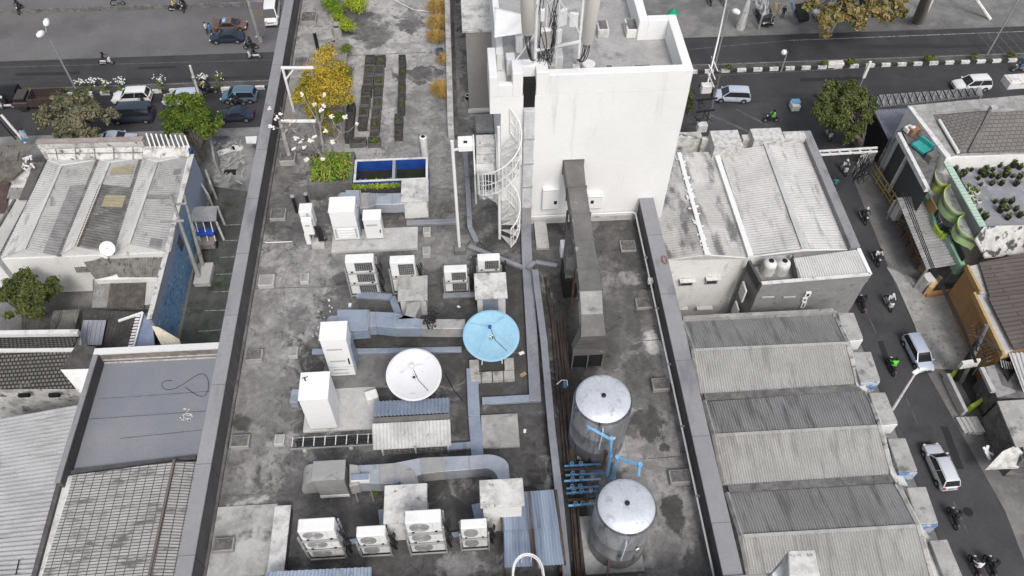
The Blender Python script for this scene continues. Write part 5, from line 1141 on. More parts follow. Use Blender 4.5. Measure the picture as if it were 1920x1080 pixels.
for px,py,lab in((1700,560,'round iron manhole cover on the side road below the orange gate'),(1815,960,'round iron manhole cover near the lower end of the side road'),(560,130,''),(1530,180,'round iron manhole cover on the main road left of the olive tree')):
    if lab: c=at(px,py,G); TO('manhole_cover',lab,'manhole',MB().lathe((c.x,c.y,G+.025),[(.36,0),(.36,.02),(.3,.022)],20),'black')
# kerbed median
m=bpy.data.materials.new('kerb_paint'); m.use_nodes=True; nt_=m.node_tree; b_=nt_.nodes['Principled BSDF']; b_.inputs['Roughness'].default_value=.8
g=nt_.nodes.new('ShaderNodeNewGeometry'); sx=nt_.nodes.new('ShaderNodeSeparateXYZ'); nt_.links.new(g.outputs[0],sx.inputs[0])
mt=nt_.nodes.new('ShaderNodeMath'); mt.operation='FRACT'; md=nt_.nodes.new('ShaderNodeMath'); md.operation='DIVIDE'; md.inputs[1].default_value=1.9; nt_.links.new(sx.outputs[0],md.inputs[0]); nt_.links.new(md.outputs[0],mt.inputs[0])
gt=nt_.nodes.new('ShaderNodeMath'); gt.operation='GREATER_THAN'; gt.inputs[1].default_value=.45; nt_.links.new(mt.outputs[0],gt.inputs[0])
nz=nt_.nodes.new('ShaderNodeTexNoise'); nz.inputs['Scale'].default_value=3; nt_.links.new(g.outputs[0],nz.inputs[0]); cr=nt_.nodes.new('ShaderNodeValToRGB'); cr.color_ramp.elements[0].color=(.35,.35,.33,1); cr.color_ramp.elements[1].color=(.68,.67,.65,1); cr.color_ramp.elements[0].position=.3; cr.color_ramp.elements[1].position=.55; nt_.links.new(nz.outputs[0],cr.inputs[0])
mx=nt_.nodes.new('ShaderNodeMix'); mx.data_type='RGBA'; nt_.links.new(gt.outputs[0],mx.inputs[0]); mx.inputs[6].default_value=(.035,.035,.037,1); nt_.links.new(cr.outputs[0],mx.inputs[7]); nt_.links.new(mx.outputs[2],b_.inputs['Base Color']); MATS['kerb_paint']=m
for x0,x1,lab in((-170,-14,'left'),(14,220,'right')):
    t=T('median_strip',f'raised road median with black and white painted kerb on the {lab} of the office building','median',((x0+x1)/2,75,G))
    O('kerb',MB().box(x0,x1,74.5,74.8,G,G+.38),'kerb_paint',t); O('kerb',MB().box(x0,x1,75.75,75.95,G,G+.22),'concrete_dark',t)
    O('soil_bed',MB().box(x0,x1,74.81,75.74,G,G+.2),'dirt',t)
# low wall across the lot
A=at(-10,25,G); B=at(463,11,G); TO('lot_wall','long low dark wall crossing the grey parking lot','wall',MB().wall((A.x-40,A.y),(B.x,B.y),.25,G,G+.5),'concrete_dark')
# ================================================================= NEIGHBOUR BUILDINGS
def P3(*q): return [at(*p) for p in q]
def corrq(t,q,n,amp,mat,name='roof',along='AB',**k):
    A,B,C,D=P3(*q)
    if along=='AD': A,B,C,D=A,D,C,B
    return O(name,MB().corr(A,B,C,D,n,amp,**k),mat,t,smooth=True)
def plane(t,q,mat,name='roof',th=.12): return O(name,MB().slab(P3(*q),th),mat,t)
def mass(t,q,mat,zb=G,name='wall',drop=.15):
    P=P3(*q); vs=[(p.x,p.y,zb) for p in P]+[(p.x,p.y,p.z-drop) for p in P]; n=len(P)
    return O(name,MB().add(vs,[tuple(range(n))[::-1],tuple(range(n,2*n))]+[(i,(i+1)%n,n+(i+1)%n,n+i) for i in range(n)]),mat,t)
def wallq(t,a,b,z0,z1,th,mat,name='wall'):   # wall between two sight points taken at its top level
    A=at(*a,z1); B=at(*b,z1); return O(name,MB().wall((A.x,A.y),(B.x,B.y),th,z0,z1),mat,t)
M('sheet_l',(.36,.355,.345),(.44,.435,.425),.5,.4,.62,c3=(.24,.235,.225),s3=1.2,st3=(1,.4,1),grain=.12,gs=3)
M('sheet_pale',(.50,.495,.48),(.58,.575,.56),.4,.4,.62,c3=(.36,.355,.34),s3=1,st3=(1,.4,1))
M('sheet_dark',(.12,.118,.115),(.19,.187,.18),.8,.4,.62,c3=(.3,.29,.28),s3=2,lo3=.62,hi3=.7,st3=(.4,2,1))
M('sheet_old',(.14,.13,.12),(.21,.20,.185),1.2,.4,.62,c3=(.06,.055,.05),s3=1.5,st3=(2,.4,1))
M('shack',(.10,.09,.082),(.17,.155,.14),1.5,.4,.62,c3=(.35,.34,.33),s3=3,lo3=.66,hi3=.72,st3=(2,.3,1))
M('house_white',(.76,.755,.74),(.64,.635,.62),.8,.5,.7,c3=(.3,.29,.28),s3=1.2,lo3=.62,hi3=.75,st3=(1,1,.4))
M('house_stained',(.62,.61,.59),(.35,.345,.33),.9,.48,.62,c3=(.12,.118,.11),s3=1.6,lo3=.56,hi3=.66)
M('yellow_sheet',(.38,.33,.21),(.31,.28,.20),2,.4,.6); 
M('patch_dark',(.20,.198,.20),(.26,.258,.26),1,.4,.6)
# ---- L1 sawtooth roofed house with the blue mural wall
ze=-33.0; zr=-31.7
h1=T('sawtooth_house','long white house with four pale corrugated roof strips and a blue mural wall','house',(*at(200,480,G)[:2],G))
V=[((89,301),(1,484)),((184,300),(110,480)),((265,297),(210,476)),((356,292),(316,472))]; Rg=[((114,311),(45,467)),((204,305),(141,462)),((294,304),(241,457))]
for i in range(3):
    (va,vb),(ra,rb_),(wa,wb)=V[i],Rg[i],V[i+1]
    corrq(h1,((*va,ze),(*vb,ze),(*rb_,zr),(*ra,zr)),40,.03,'sheet_pale')
    corrq(h1,((*ra,zr),(*rb_,zr),(*wb,ze),(*wa,ze)),40,.03,'sheet_l' )
    A=at(*ra,zr+.05); B=at(*rb_,zr+.05); O('ridge_cap',MB().bar(A,B,.25,.06),'sheet_pale',h1)
    A=at(*wa,ze+.05); B=at(*wb,ze+.05); O('gutter',MB().bar(A,B,.35,.14),'concrete_dark' if i<2 else 'white_dirty',h1)
    for (p,q_,r_) in ((vb,rb_,wb),(va,ra,wa)):
        P=[at(*p,ze-.1),at(*q_,zr-.1),at(*r_,ze-.1)]; O('gable',MB().add([*P,*[v+Vector((0,.15,0)) for v in P]],[(0,1,2)[::-1],(3,4,5),(0,3,4,1),(1,4,5,2),(2,5,3,0)]),'house_white',h1)
mass(h1,((1,484,ze),(110,480,ze),(210,476,ze),(316,472,ze),(356,292,ze),(265,297,ze),(184,300,ze),(89,301,ze)),'house_white')
# patched, mismatched sheets lying on the slopes
def on_slope(t,q,ra,rb_,wa,wb,mat,name='roof_patch',up=.05,n=10,c=True):
    # q: corners (u across 0 ridge..1 valley, v along 0 far..1 near)
    Ra,Rb,Wa,Wb=at(*ra,zr),at(*rb_,zr),at(*wa,ze),at(*wb,ze); f=lambda u,v:(Ra.lerp(Rb,v)).lerp(Wa.lerp(Wb,v),u)+Vector((0,0,up))
    A,B,C,D=[f(*p) for p in q]; return O(name,MB().corr(B,C,D,A,n,.028),mat,t,smooth=True)
s=(Rg[0][0],Rg[0][1],V[1][0],V[1][1]); on_slope(h1,((.52,.28),(.98,.28),(.98,1),(.55,1)),*s,'patch_dark',n=26)
s=(Rg[1][0],Rg[1][1],V[2][0],V[2][1]); on_slope(h1,((.02,.28),(.97,.33),(.97,.99),(.02,.99)),*s,'sheet_dark',n=24)
on_slope(h1,((.2,.08),(.85,.08),(.85,.17),(.2,.17)),*s,'yellow_sheet',up=.1,n=4); on_slope(h1,((.3,.42),(.9,.42),(.9,.55),(.3,.55)),*s,'yellow_sheet',up=.12,n=4)
on_slope(h1,((-.0,.29),(.12,.29),(.12,1),(-.0,1)),*s,M('rustbrown',(.10,.075,.06),(.15,.11,.09),2),up=.11,n=24)
s=(Rg[2][0],Rg[2][1],V[3][0],V[3][1]); on_slope(h1,((.05,.42),(.75,.44),(.75,.48),(.05,.47)),*s,'patch_dark',n=3); on_slope(h1,((.5,.9),(.8,.9),(.8,.99),(.5,.99)),*s,'patch_dark',n=3); on_slope(h1,((.62,.14),(.85,.14),(.85,.2),(.62,.2)),*s,'patch_dark',n=3)
# rear parapet / sign board
A=at(70,267,-31.6); B=at(268,262,-31.6); O('rear_parapet',MB().wall((A.x,A.y),(B.x,B.y),.5,ze-.5,-31.6),'house_stained',h1); A=at(68,266,-31.5);B=at(268,260,-31.5); O('parapet_coping',MB().bar(A,B,.6,.1),M('pinkish',(.30,.25,.24),(.36,.31,.30),1),h1)
O('sign_board',MB().slab(P3((86,280,-31.75),(267,275,-31.75),(267,297,-32.7),(92,299,-32.7)),.12),'house_stained',h1)
for k in range(5): x=k/5+.1; a_=at(86+(267-86)*x,280-5*x,-31.7); b_=at(90+(267-90)*x,299,-32.6); O('board_seam',MB().bar(a_,b_,.05,.04),'concrete_dark',h1)
O('board_seam',MB().bar(at(88,288,-32.15),at(267,286,-32.15),.04,.05),'concrete_dark',h1)
O('front_terrace',MB().slab(P3((268,275,-31.8),(352,272,-31.8),(355,292,-32.5),(268,296,-32.5)),.15),'house_stained',h1)
for k in range(9): a_=at(274+9*k,250+.5*k,-31.2); b_=at(283+9*k,277,-31.7); O('roof_slat',MB().bar(a_,b_,.12,.06),'house_white',h1)
O('canopy',MB().slab(P3((266,255,-31.9),(305,253,-31.9),(320,275,-31.9),(275,278,-31.9)),.1),'sheet_dark',h1); O('canopy',MB().slab(P3((318,250,-31.6),(344,249,-31.6),(352,270,-31.6),(330,273,-31.6)),.1),'sheet_dark',h1)
# blue mural wall: own low wall standing along the east side
mm=bpy.data.materials.new('mural'); mm.use_nodes=True; nt_=mm.node_tree; b_=nt_.nodes['Principled BSDF']; b_.inputs['Roughness'].default_value=.8
g=nt_.nodes.new('ShaderNodeNewGeometry'); 
def nn(sc,d,dist,o): 
    mp=nt_.nodes.new('ShaderNodeMapping'); mp.inputs['Location'].default_value=(o,o,o); nt_.links.new(g.outputs[0],mp.inputs[0]); n=nt_.nodes.new('ShaderNodeTexNoise'); n.inputs['Scale'].default_value=sc; n.inputs['Detail'].default_value=d; n.inputs['Distortion'].default_value=dist; nt_.links.new(mp.outputs[0],n.inputs[0]); return n.outputs[0]
cr=nt_.nodes.new('ShaderNodeValToRGB'); e=cr.color_ramp.elements; e[0].position=.36; e[0].color=(.10,.19,.36,1); e[1].position=.66; e[1].color=(.42,.52,.66,1)
for p_,c_ in((.45,(.15,.30,.52,1)),(.50,(.22,.46,.66,1)),(.54,(.08,.14,.30,1)),(.58,(.16,.36,.60,1)),(.62,(.30,.24,.28,1))): x=e.new(p_); x.color=c_
nt_.links.new(nn(.9,3,2.5,4),cr.inputs[0])
sp=nt_.nodes.new('ShaderNodeSeparateXYZ'); nt_.links.new(g.outputs[0],sp.inputs[0]); mr_=nt_.nodes.new('ShaderNodeMapRange'); mr_.inputs[1].default_value=54.5; mr_.inputs[2].default_value=51; nt_.links.new(sp.outputs[1],mr_.inputs[0])
mz=nt_.nodes.new('ShaderNodeMapRange'); mz.inputs[1].default_value=-33.6; mz.inputs[2].default_value=-34.4; nt_.links.new(sp.outputs[2],mz.inputs[0]); mu=nt_.nodes.new('ShaderNodeMath'); mu.operation='MULTIPLY'; nt_.links.new(mr_.outputs[0],mu.inputs[0]); nt_.links.new(mz.outputs[0],mu.inputs[1])
mx=nt_.nodes.new('ShaderNodeMix'); mx.data_type='RGBA'; nt_.links.new(mu.outputs[0],mx.inputs[0]); mx.inputs[6].default_value=(.30,.34,.45,1); nt_.links.new(cr.outputs[0],mx.inputs[7]); nt_.links.new(mx.outputs[2],b_.inputs['Base Color']); MATS['mural']=mm
xw=-26.35; O('mural_wall',MB().box(xw-.3,xw,39.2,58.5,G,-32.9),'mural',h1); O('mural_coping',MB().box(xw-.36,xw+.05,39.2,58.5,-32.9,-32.78),'house_stained',h1)
O('window',MB().box(xw+.001,xw+.03,48.3,49.3,-35.2,-33.9),'win_glass',h1); 
A=at(357,290,-32.6); O('tarp_corner',MB().slab(P3((355,275,-32.2),(360,274,-32.2),(363,292,-34),(356,292,-33)),.05),M('tarp_blue',(.04,.12,.42),None),h1)
sd_=T('satellite_dish','small white satellite dish on the near edge of the sawtooth house roof','satellite dish',at(200,470,-31.8)); c=at(201,466,-31.3); ax=(.25,-.75,.6)
q=Vector(ax).normalized().to_track_quat('Z','Y'); m=MB(); m.lathe(c,[(.05,-.14),(.35,-.10),(.6,-.02),(.62,0),(.58,0),(.33,-.07),(.03,-.1)],24,ax=ax); O('reflector',m,'white_clean',sd_,smooth=True); O('arm',MB().tube([c,at(191,472,-31.9)],.04,6),'steel_grey',sd_,smooth=True)
# lean-to tiled roofs on the near side of the house
M('tile_old',(.17,.165,.155),(.25,.245,.23),2,.4,.62,c3=(.08,.078,.072),s3=2.5,bump=.4)
h2=T('lean_to_house','low house with mossy grey tiled roofs under the near gables of the sawtooth house','house',(*at(220,520,G)[:2],G))
zl=-34.6
corrq(h2,((139,463,-33.3),(200,484,-33.3),(222,515,zl),(178,524,zl)),16,.04,'tile_old'); corrq(h2,((136,492,zl+.1),(165,490,zl+.1),(172,510,zl),(143,511,zl)),8,.04,'tile_old')
corrq(h2,((203,486,-33.6),(315,479,-33.6),(306,520,zl),(222,520,zl)),20,.04,'tile_old')
O('fascia',MB().bar(at(140,461,-33.2),at(202,484,-33.2),.2,.12),'house_white',h2)
mass(h2,((139,463,-33.7),(200,484,-33.7),(315,479,-34),(306,520,-34.7),(178,524,-34.7)),'house_white',drop=.1)
h3=T('shack','dark patched tin roofed shack with one white sheet beside the mural wall','shack',(*at(240,560,G)[:2],G))
zs=-35.2
corrq(h3,((178,521,zs),(208,522,zs),(200,577,zs-.6),(172,577,zs-.6)),9,.04,M('sheet_mid',(.28,.27,.26),(.38,.37,.36),1,.4,.6,c3=(.16,.155,.15),s3=3,st3=(2,.4,1)))
corrq(h3,((208,523,zs),(276,518,zs),(270,577,zs-.6),(200,578,zs-.6)),16,.04,'shack'); corrq(h3,((276,520,zs+.1),(305,518,zs+.1),(298,570,zs-.5),(271,572,zs-.5)),6,.04,'sheet_pale')
mass(h3,((172,521,zs),(303,518,zs),(298,577,zs-.6),(172,578,zs-.6)),'concrete_dark',drop=.2)
h4=T('shack','dark tin roofed hut with a white battened eave near the lower mural wall','shack',(*at(240,640,G)[:2],G))
zs=-34.2
corrq(h4,((155,580,zs),(290,586,zs),(250,652,zs-.5),(150,652,zs-.5)),18,.05,M('tin_black',(.05,.047,.045),(.085,.08,.077),1,.4,.6,c3=(.14,.13,.13),s3=2,lo3=.6,hi3=.7)); mass(h4,((155,580,zs),(290,586,zs),(250,652,zs-.5),(150,652,zs-.5)),'concrete_dark',drop=.2)
O('eave_board',MB().bar(at(222,602,zs+.25),at(268,586,zs+.25),.22,.12),'white_clean',h4); O('eave_board',MB().bar(at(268,586,zs+.25),at(250,652,zs+.1),.15,.12),'white_clean',h4)
for k in range(11): a_=at(263-1.4*k,592+5.6*k,zs+.3); O('batten',MB().bar(a_,a_+Vector((-.35,-.05,0)),.14,.08),'white_clean',h4)
O('gable_wall',MB().slab(P3((269,586,zs),(287,615,zs),(290,650,zs-.3),(252,653,zs-.3)),.1),M('blue_wall',(.22,.26,.38),(.27,.31,.43),1),h4)
O('skylight',MB().slab(P3((157,600,zs+.3),(199,600,zs+.3),(190,647,zs),(146,646,zs)),.06),M('polycarb',(.26,.27,.32),(.32,.33,.38),1,.4,.6,rough=.35),h4)
for k in range(5): O('skylight_bar',MB().bar(at(157+8.4*k,600,zs+.34),at(148+8.8*k,647,zs+.04),.05,.05),'steel_grey',h4)
h5=T('shack','dilapidated flat tin roof hut behind the bushes at the far left','shack',(*at(110,595,G)[:2],G)); corrq(h5,((100,582,-35),(150,580,-35),(140,618,-35.3),(92,620,-35.3)),10,.04,'sheet_old'); corrq(h5,((40,590,-35.5),(98,585,-35.5),(92,622,-35.6),(40,622,-35.6)),10,.04,'shack'); mass(h5,((40,585,-35.3),(150,580,-35.2),(140,618,-35.5),(40,621,-35.7)),'concrete_dark',drop=.25)
# white and cream canopy by the mural foot
t=T('awning','small cream sloping awning over a stained block by the foot of the mural wall','awning',(*at(310,640,G)[:2],G)); O('sheet',MB().slab(P3((284,611,-33),(297,613,-33),(336,636,-33.4),(340,648,-33.8),(305,652,-33.9)),.08),'cream',t); O('block',MB().box(at(303,655,-34).x,at(341,655,-34).x,at(320,668,-34).y,at(320,650,-34).y,G,-34),'white_rough',t)
# ---- L2: tiled house and flat bluish deck
tilemat('tiles_dark',(.17,.16,.148),(.12,.115,.105),(.03,.029,.027),.30,.26,.06,c3=(.28,.27,.25),s3=.8,lo3=.6,hi3=.75)
zt=-31.5
h6=T('tiled_house','old house with a dark dotted tile roof at the left edge below the shacks','house',(*at(60,720,G)[:2],G))
O('roof',MB().slab(P3((-60,634,zt-.6),(146,630,zt-.6),(134,655,zt),(-60,657,zt)),.12),'tiles_dark',h6); O('roof',MB().slab(P3((-60,659,zt),(136,657,zt),(158,720,zt-1.3),(138,728,zt-1.3),(-60,729,zt-1.3)),.12),'tiles_dark',h6)
O('ridge',MB().bar(at(-60,658,zt+.08),at(140,656,zt+.08),.28,.16),'white_dirty',h6); O('parapet',MB().bar(at(-60,627,zt-.2),at(148,624,zt-.2),.4,.4),'white_dirty',h6)
O('black_sheet',MB().slab(P3((143,646,-30.6),(180,650,-30.6),(172,690,-31.2),(113,692,-31.4)),.08),'tin_black',h6)
O('gable_wall',MB().slab(P3((113,693,-31.6),(172,691,-31.4),(158,740,-33.0),(148,735,-33.0)),.1),'house_white',h6)
mass(h6,((-60,634,zt-1),(150,630,zt-1),(150,728,zt-1.7),(-60,729,zt-1.7)),'house_stained',drop=.2)
for px in(43,100): c=at(px,741,-33.2); O('vent_window',MB().box(c.x-.4,c.x+.4,c.y-.03,c.y+.2,-33.5,-33.2),'dark_void',h6)
zd=-30.0
M('deck_blue',(.27,.27,.285),(.30,.30,.315),.5,.4,.62,rough=.9,spec=.1,c3=(.21,.225,.27),s3=.12,lo3=.3,hi3=.7,bump=.2)
h7=T('flat_roof_house','house with a smooth grey blue flat roof deck and tall parapets beside the left parapet','house',(*at(270,800,G)[:2],G))
dx0=at(178,655,zd).x; dy1=at(178,655,zd).y; dy0=at(118,888,zd).y
O('wall',MB().box(dx0,-8,dy0-.6,dy1,G,zd-1.51),'house_stained',h7); O('roof_deck',MB().box(dx0+.3,-8.05,dy0-.3,dy1-.4,zd-1.5,zd-1.3),'deck_blue',h7)
O('parapet',MB().box(dx0,-8,dy1-.4,dy1,zd-1.5,zd-.12),M('plaster_brown',(.20,.175,.155),(.27,.245,.22),1,.4,.6,c3=(.11,.10,.09),s3=2,st3=(1,1,3)),h7); O('coping',MB().box(dx0-.03,-8,dy1-.45,dy1+.08,zd-.12,zd),'white_paint',h7)
O('parapet',MB().box(dx0,dx0+.3,dy0-.6,dy1-.41,zd-1.5,zd-.12),'parapet_dark',h7); O('coping',MB().box(dx0-.03,dx0+.33,dy0-.6,dy1-.46,zd-.12,zd),'cap_grey',h7)
O('plaster_band',MB().box(dx0+.31,-8.06,dy1-.43,dy1-.401,zd-.95,zd-.82),'white_rough',h7); O('plaster_band',MB().box(dx0+.31,-8.06,dy1-.47,dy1-.401,zd-1.3,zd-1.2),'white_rough',h7)
for px0,py0,px1,py1 in((185,748,400,733),(165,786,395,770),(225,822,390,805)):
    A=at(px0,py0,zd-1.29); B=at(px1,py1,zd-1.29); O('joint',MB().bar(A,B,.05,.02),'concrete_dark',h7)
A=at(118,888,zd-1.1); B=at(368,858,zd-1.1); O('front_upstand',MB().wall((A.x,A.y),(B.x,B.y),.3,zd-1.6,zd-1.0),'parapet_dark',h7)
m=MB(); P=[]
for k in range(33): a=k/32*2*math.pi; P.append(at(347+44*math.sin(a),722+(15+5*math.sin(a))*math.sin(2*a)+4*math.cos(a),zd-1.27))
m.tube(P[:30],.018,5); TO('loose_cable','thin black cable lying in a figure of eight on the blue grey deck','cable',m,'cable',smooth=True)
m=MB()
for k in range(22): c=at(348+random.gauss(0,7),781+random.gauss(0,5),zd-1.29); m.cbox((c.x,c.y,zd-1.293),(random.uniform(.05,.25),random.uniform(.04,.16),.012),random.gauss(0,.4))
tag(TO('paint_flakes','white peeled paint patch on the blue grey deck','paint patch',m,'white_dirty'),kind='stuff')
# ---- L3 pale tiled roof with dark grid
tilemat('tiles_grid',(.50,.495,.485),(.42,.415,.405),(.11,.106,.10),.60,.20,.035,c3=(.15,.145,.138),s3=1.1,lo3=.50,hi3=.62,st=(.45,1.8,1),offs=0)
zg=-30.9
h8=T('grid_tile_roof_house','house with a pale tile roof stained in dark bands, at the lower left','house',(*at(200,1000,G)[:2],G))
hx0=at(118,893,zg).x
O('roof',MB().slab([at(118,893,zg),at(325,866,zg+.5),at(262,1150,zg+.5),at(35,1150,zg)],.1),'tiles_grid',h8)
O('roof',MB().slab([at(329,866,zg+.5),at(385,866,zg),at(330,1150,zg),at(266,1150,zg+.5)],.1),'tiles_grid',h8)
O('ridge',MB().bar(at(327,862,zg+.58),at(264,1150,zg+.58),.16,.12),M('ridge_brown',(.17,.14,.13),None),h8)
O('gutter_wall',MB().slab([at(118,893,zg+.05),at(136,893,zg+.05),at(70,1150,zg+.05),at(45,1150,zg+.05)],.3),'white_dirty',h8); O('side_upstand',MB().bar(at(118,890,zg+.1),at(48,1150,zg+.1),.3,.5),'parapet_dark',h8)
mass(h8,((118,893,zg-.3),(325,866,zg),(262,1150,zg),(35,1150,zg-.3)),'house_stained',drop=.3)
# ---- L4 pale corrugated roof bottom left
zc=-31.6
h9=T('corrugated_roof_house','building with a broad pale ribbed metal roof filling the lower left corner','building',(*at(50,950,G)[:2],G))
corrq(h9,((-90,800,zc+.1),(-90,1150,zc),(50,1150,zc),(152,757,zc+.1)),46,.075,M('ribbed',(.42,.42,.43),(.48,.48,.49),.6,.4,.6,c3=(.34,.34,.34),s3=1,st3=(.3,2,1)),sharp=True)
mass(h9,((-90,800,zc),(152,757,zc),(60,1150,zc),(-90,1150,zc)),'house_stained',drop=.4)
P=P3((38,1050,zc+.6),(35,1100,zc)); TO('roof_stay','thin dark stay rod standing on the ribbed roof at the lower left','rod',MB().tube([at(28,1085,zc),at(36,1049,zc+.3)],.04,5),'cable')
# ---- far-left roofs
M('roof_brown',(.13,.12,.112),(.18,.168,.16),.8,.4,.6,c3=(.25,.24,.23),s3=1.5,lo3=.6,hi3=.72)
h10=T('brown_roof_house','house with weathered brown tin roofs at the left edge behind the sawtooth house','house',(*at(30,330,G)[:2],G))
corrq(h10,((-50,275,-33),(60,270,-33),(50,300,-33.4),(-50,304,-33.4)),26,.04,'sheet_old'); corrq(h10,((-50,306,-33.2),(62,300,-33.2),(20,338,-33.6),(-50,338,-33.6)),26,.04,'shack'); corrq(h10,((64,305,-33.0),(84,303,-33.0),(50,375,-33.3),(35,375,-33.3)),8,.04,'roof_brown'); corrq(h10,((-50,340,-33.8),(18,340,-33.8),(10,400,-34.2),(-50,402,-34.2)),14,.04,M('roof_red',(.09,.06,.058),(.13,.09,.085),1))
corrq(h10,((18,352,-33.9),(46,352,-33.9),(40,372,-34),(12,372,-34)),8,.04,'sheet_mid'); mass(h10,((-50,280,-33.5),(80,303,-33.5),(46,376,-34),(-50,400,-34.4)),'house_stained',drop=.3)
h11=T('side_roof_house','narrow pale roofed annexe hugging the left side of the sawtooth house','house',(*at(20,430,G)[:2],G))
corrq(h11,((26,376,-33.5),(52,375,-33.5),(-8,488,-33.7),(-50,488,-33.7)),22,.03,'sheet_pale'); O('edge_wall',MB().bar(at(28,374,-33.4),at(-12,440,-33.5),.2,.2),'concrete_dark',h11); mass(h11,((26,376,-33.6),(52,375,-33.6),(-8,488,-33.9),(-50,488,-33.9)),'house_white',drop=.2)
t=T('utility_clutter','pile of broken white pipes and boards on the far left roof','clutter',at(50,310,-33)); m=MB()
for k in range(9): c=at(52+random.uniform(-9,9),306+random.uniform(-12,12),-32.6); m.cbox(c,(random.uniform(.2,.9),.15,.12),random.random()*3)
O('pieces',m,'white_dirty',t)
# rubble yard things next to the alley
t=T('kiosk','small lean-to kiosk with a rough grey sheet roof on white posts in the alley','kiosk',(*at(385,400,G)[:2],G))
c0,c1,c2,c3=P3((360,388,-35.4),(407,386,-35.4),(405,414,-35.3),(358,414,-35.3)); O('roof',MB().slab([c0,c1,c2,c3],.12),'galv_dirty',t)
for c in(c0,c1,c2,c3): O('post',MB().box(c.x-.08,c.x+.08,c.y-.08,c.y+.08,G,-35.5),'white_dirty',t)
for k in range(3): a_=at(366+14*k,414,-35.4); O('rail',MB().bar(a_,(a_.x+.3,a_.y-1.3,-36.8),.07),'white_dirty',t)
c=at(386,445,-36.6); t=T('blue_cart','blue topped street vendor cart parked beside the kiosk','cart',(c.x,c.y,G)); O('top',MB().box(c.x-.85,c.x+.85,c.y-.1,c.y+.75,-36.3,-36.15),M('cart_blue',(.02,.06,.36),(.03,.09,.42),2),t,bev=.03); O('body',MB().box(c.x-.7,c.x+.7,c.y-.55,c.y+.5,G+.35,-37.0),'wood',t,bev=.02)
for sx in(-1,1):
    O('post',MB().box(c.x+sx*.7-.03,c.x+sx*.7+.03,c.y+.3,c.y+.36,-37.0,-36.3),'steel_grey',t); w__=O('wheel',MB().lathe((c.x+sx*.72,c.y,G+.32),[(.32,-.04),(.32,.04)],16,ax=(1,0,0)),'tyre',t,smooth=True)
for i,(px,py,w__,h__,rz,lab) in enumerate(((432,325,1.2,.2,0,'dark square drain cover in the littered yard'),(425,285,1.8,.12,.4,'pale board lying in the littered yard'),(445,280,1.2,.3,-.3,'broken white board near the far wall of the yard'))):
    c=at(px,py,G); TO('yard_scrap' if i else 'drain_cover',lab,'board' if i else 'drain cover',MB().cbox((c.x,c.y,G+.15),(w__,.7,.12),rz),'black' if i==0 else 'white_dirty')
m=MB()
for k in range(70): c=at(random.uniform(400,460),random.uniform(268,345),G); m.cbox((c.x,c.y,G+.12),(random.uniform(.1,1.2),random.uniform(.1,.4),random.uniform(.05,.25)),random.random()*3)
tag(O('rubble',m,'concrete'),'broken boards and rubble scattered over the yard by the alley','rubble',kind='stuff')
wy=T('yard_wall','weathered grey wall panels running between the mural wall and the littered yard','wall',(*at(380,330,G)[:2],G))
for a_,b_ in(((395,262),(402,300)),((385,318),(395,345)),((372,335),(390,365))): wallq(wy,a_,b_,G,-35.8,.2,'concrete','panel')
O('shed_roof',MB().slab(P3((460,256,-35),(482,255,-35),(480,268,-35),(462,268,-35)),.1),'white_paint',wy)
# mural props: leaning poles with footing
t=T('concrete_prop','pair of long concrete poles with crossarms leaning from a rough block over the house','pole',(*at(378,520,G)[:2],G))
O('footing',MB().box(at(365,540,G).x,at(395,540,G).x,at(378,538,G).y,at(378,500,G).y,G,G+.6),'concrete_light',t,bev=.05)
for (a_,za),(b_,zb_) in((((373,520),G+.5),((320,366),-29.0)),(((380,498),G+.5),((345,366),-30))):
    O('pole',MB().tube([at(*a_,za),at(*b_,zb_)],[.2,.11],9),'concrete',t,smooth=True)
for a_,b_ in(((312,383),(350,382)),((300,416),(345,414))): O('crossarm',MB().bar(at(*a_,-30),at(*b_,-30),.15),'concrete',t)
# ================================================================= RIGHT SIDE BUILDINGS
M('r_sheet',(.46,.455,.45),(.54,.535,.53),.35,.4,.62,c3=(.33,.325,.32),s3=.8,st3=(2,.3,1),grain=.1,gs=3)
M('r_sheet_worn',(.40,.395,.39),(.52,.515,.51),.5,.4,.62,c3=(.16,.158,.155),s3=.7,lo3=.5,hi3=.6,st3=(.8,.3,1))
M('shed_light',(.38,.377,.368),(.44,.437,.428),.4,.4,.62,c3=(.31,.305,.295),s3=.9,lo3=.5,hi3=.64,st3=(2.4,.25,1)); M('shed_dark',(.30,.297,.297),(.36,.357,.357),.4,.4,.62,c3=(.19,.187,.185),s3=.8,lo3=.5,hi3=.66,st3=(2.6,.25,1))
ze=-28.3; zr=-27.4
w1=T('white_warehouse','large white building with two long corrugated gable roofs right of the tower','building',(*at(1430,480,G)[:2],G))
# west gable
corrq(w1,((1205,298,ze),(1253,486,ze),(1326,476,zr),(1274,287,zr)),44,.06,'r_sheet_worn'); corrq(w1,((1274,287,zr),(1326,476,zr),(1403,482,ze),(1339,284,ze)),44,.06,'r_sheet_worn')
corrq(w1,((1350,285,ze),(1410,478,ze),(1509,466,zr),(1437,272,zr)),46,.055,'r_sheet'); corrq(w1,((1437,272,zr),(1509,466,zr),(1590,466,ze),(1506,262,ze)),46,.055,'r_sheet')
O('ridge_cap',MB().bar(at(1437,270,zr+.07),at(1509,466,zr+.07),.45,.05),'r_sheet',w1)
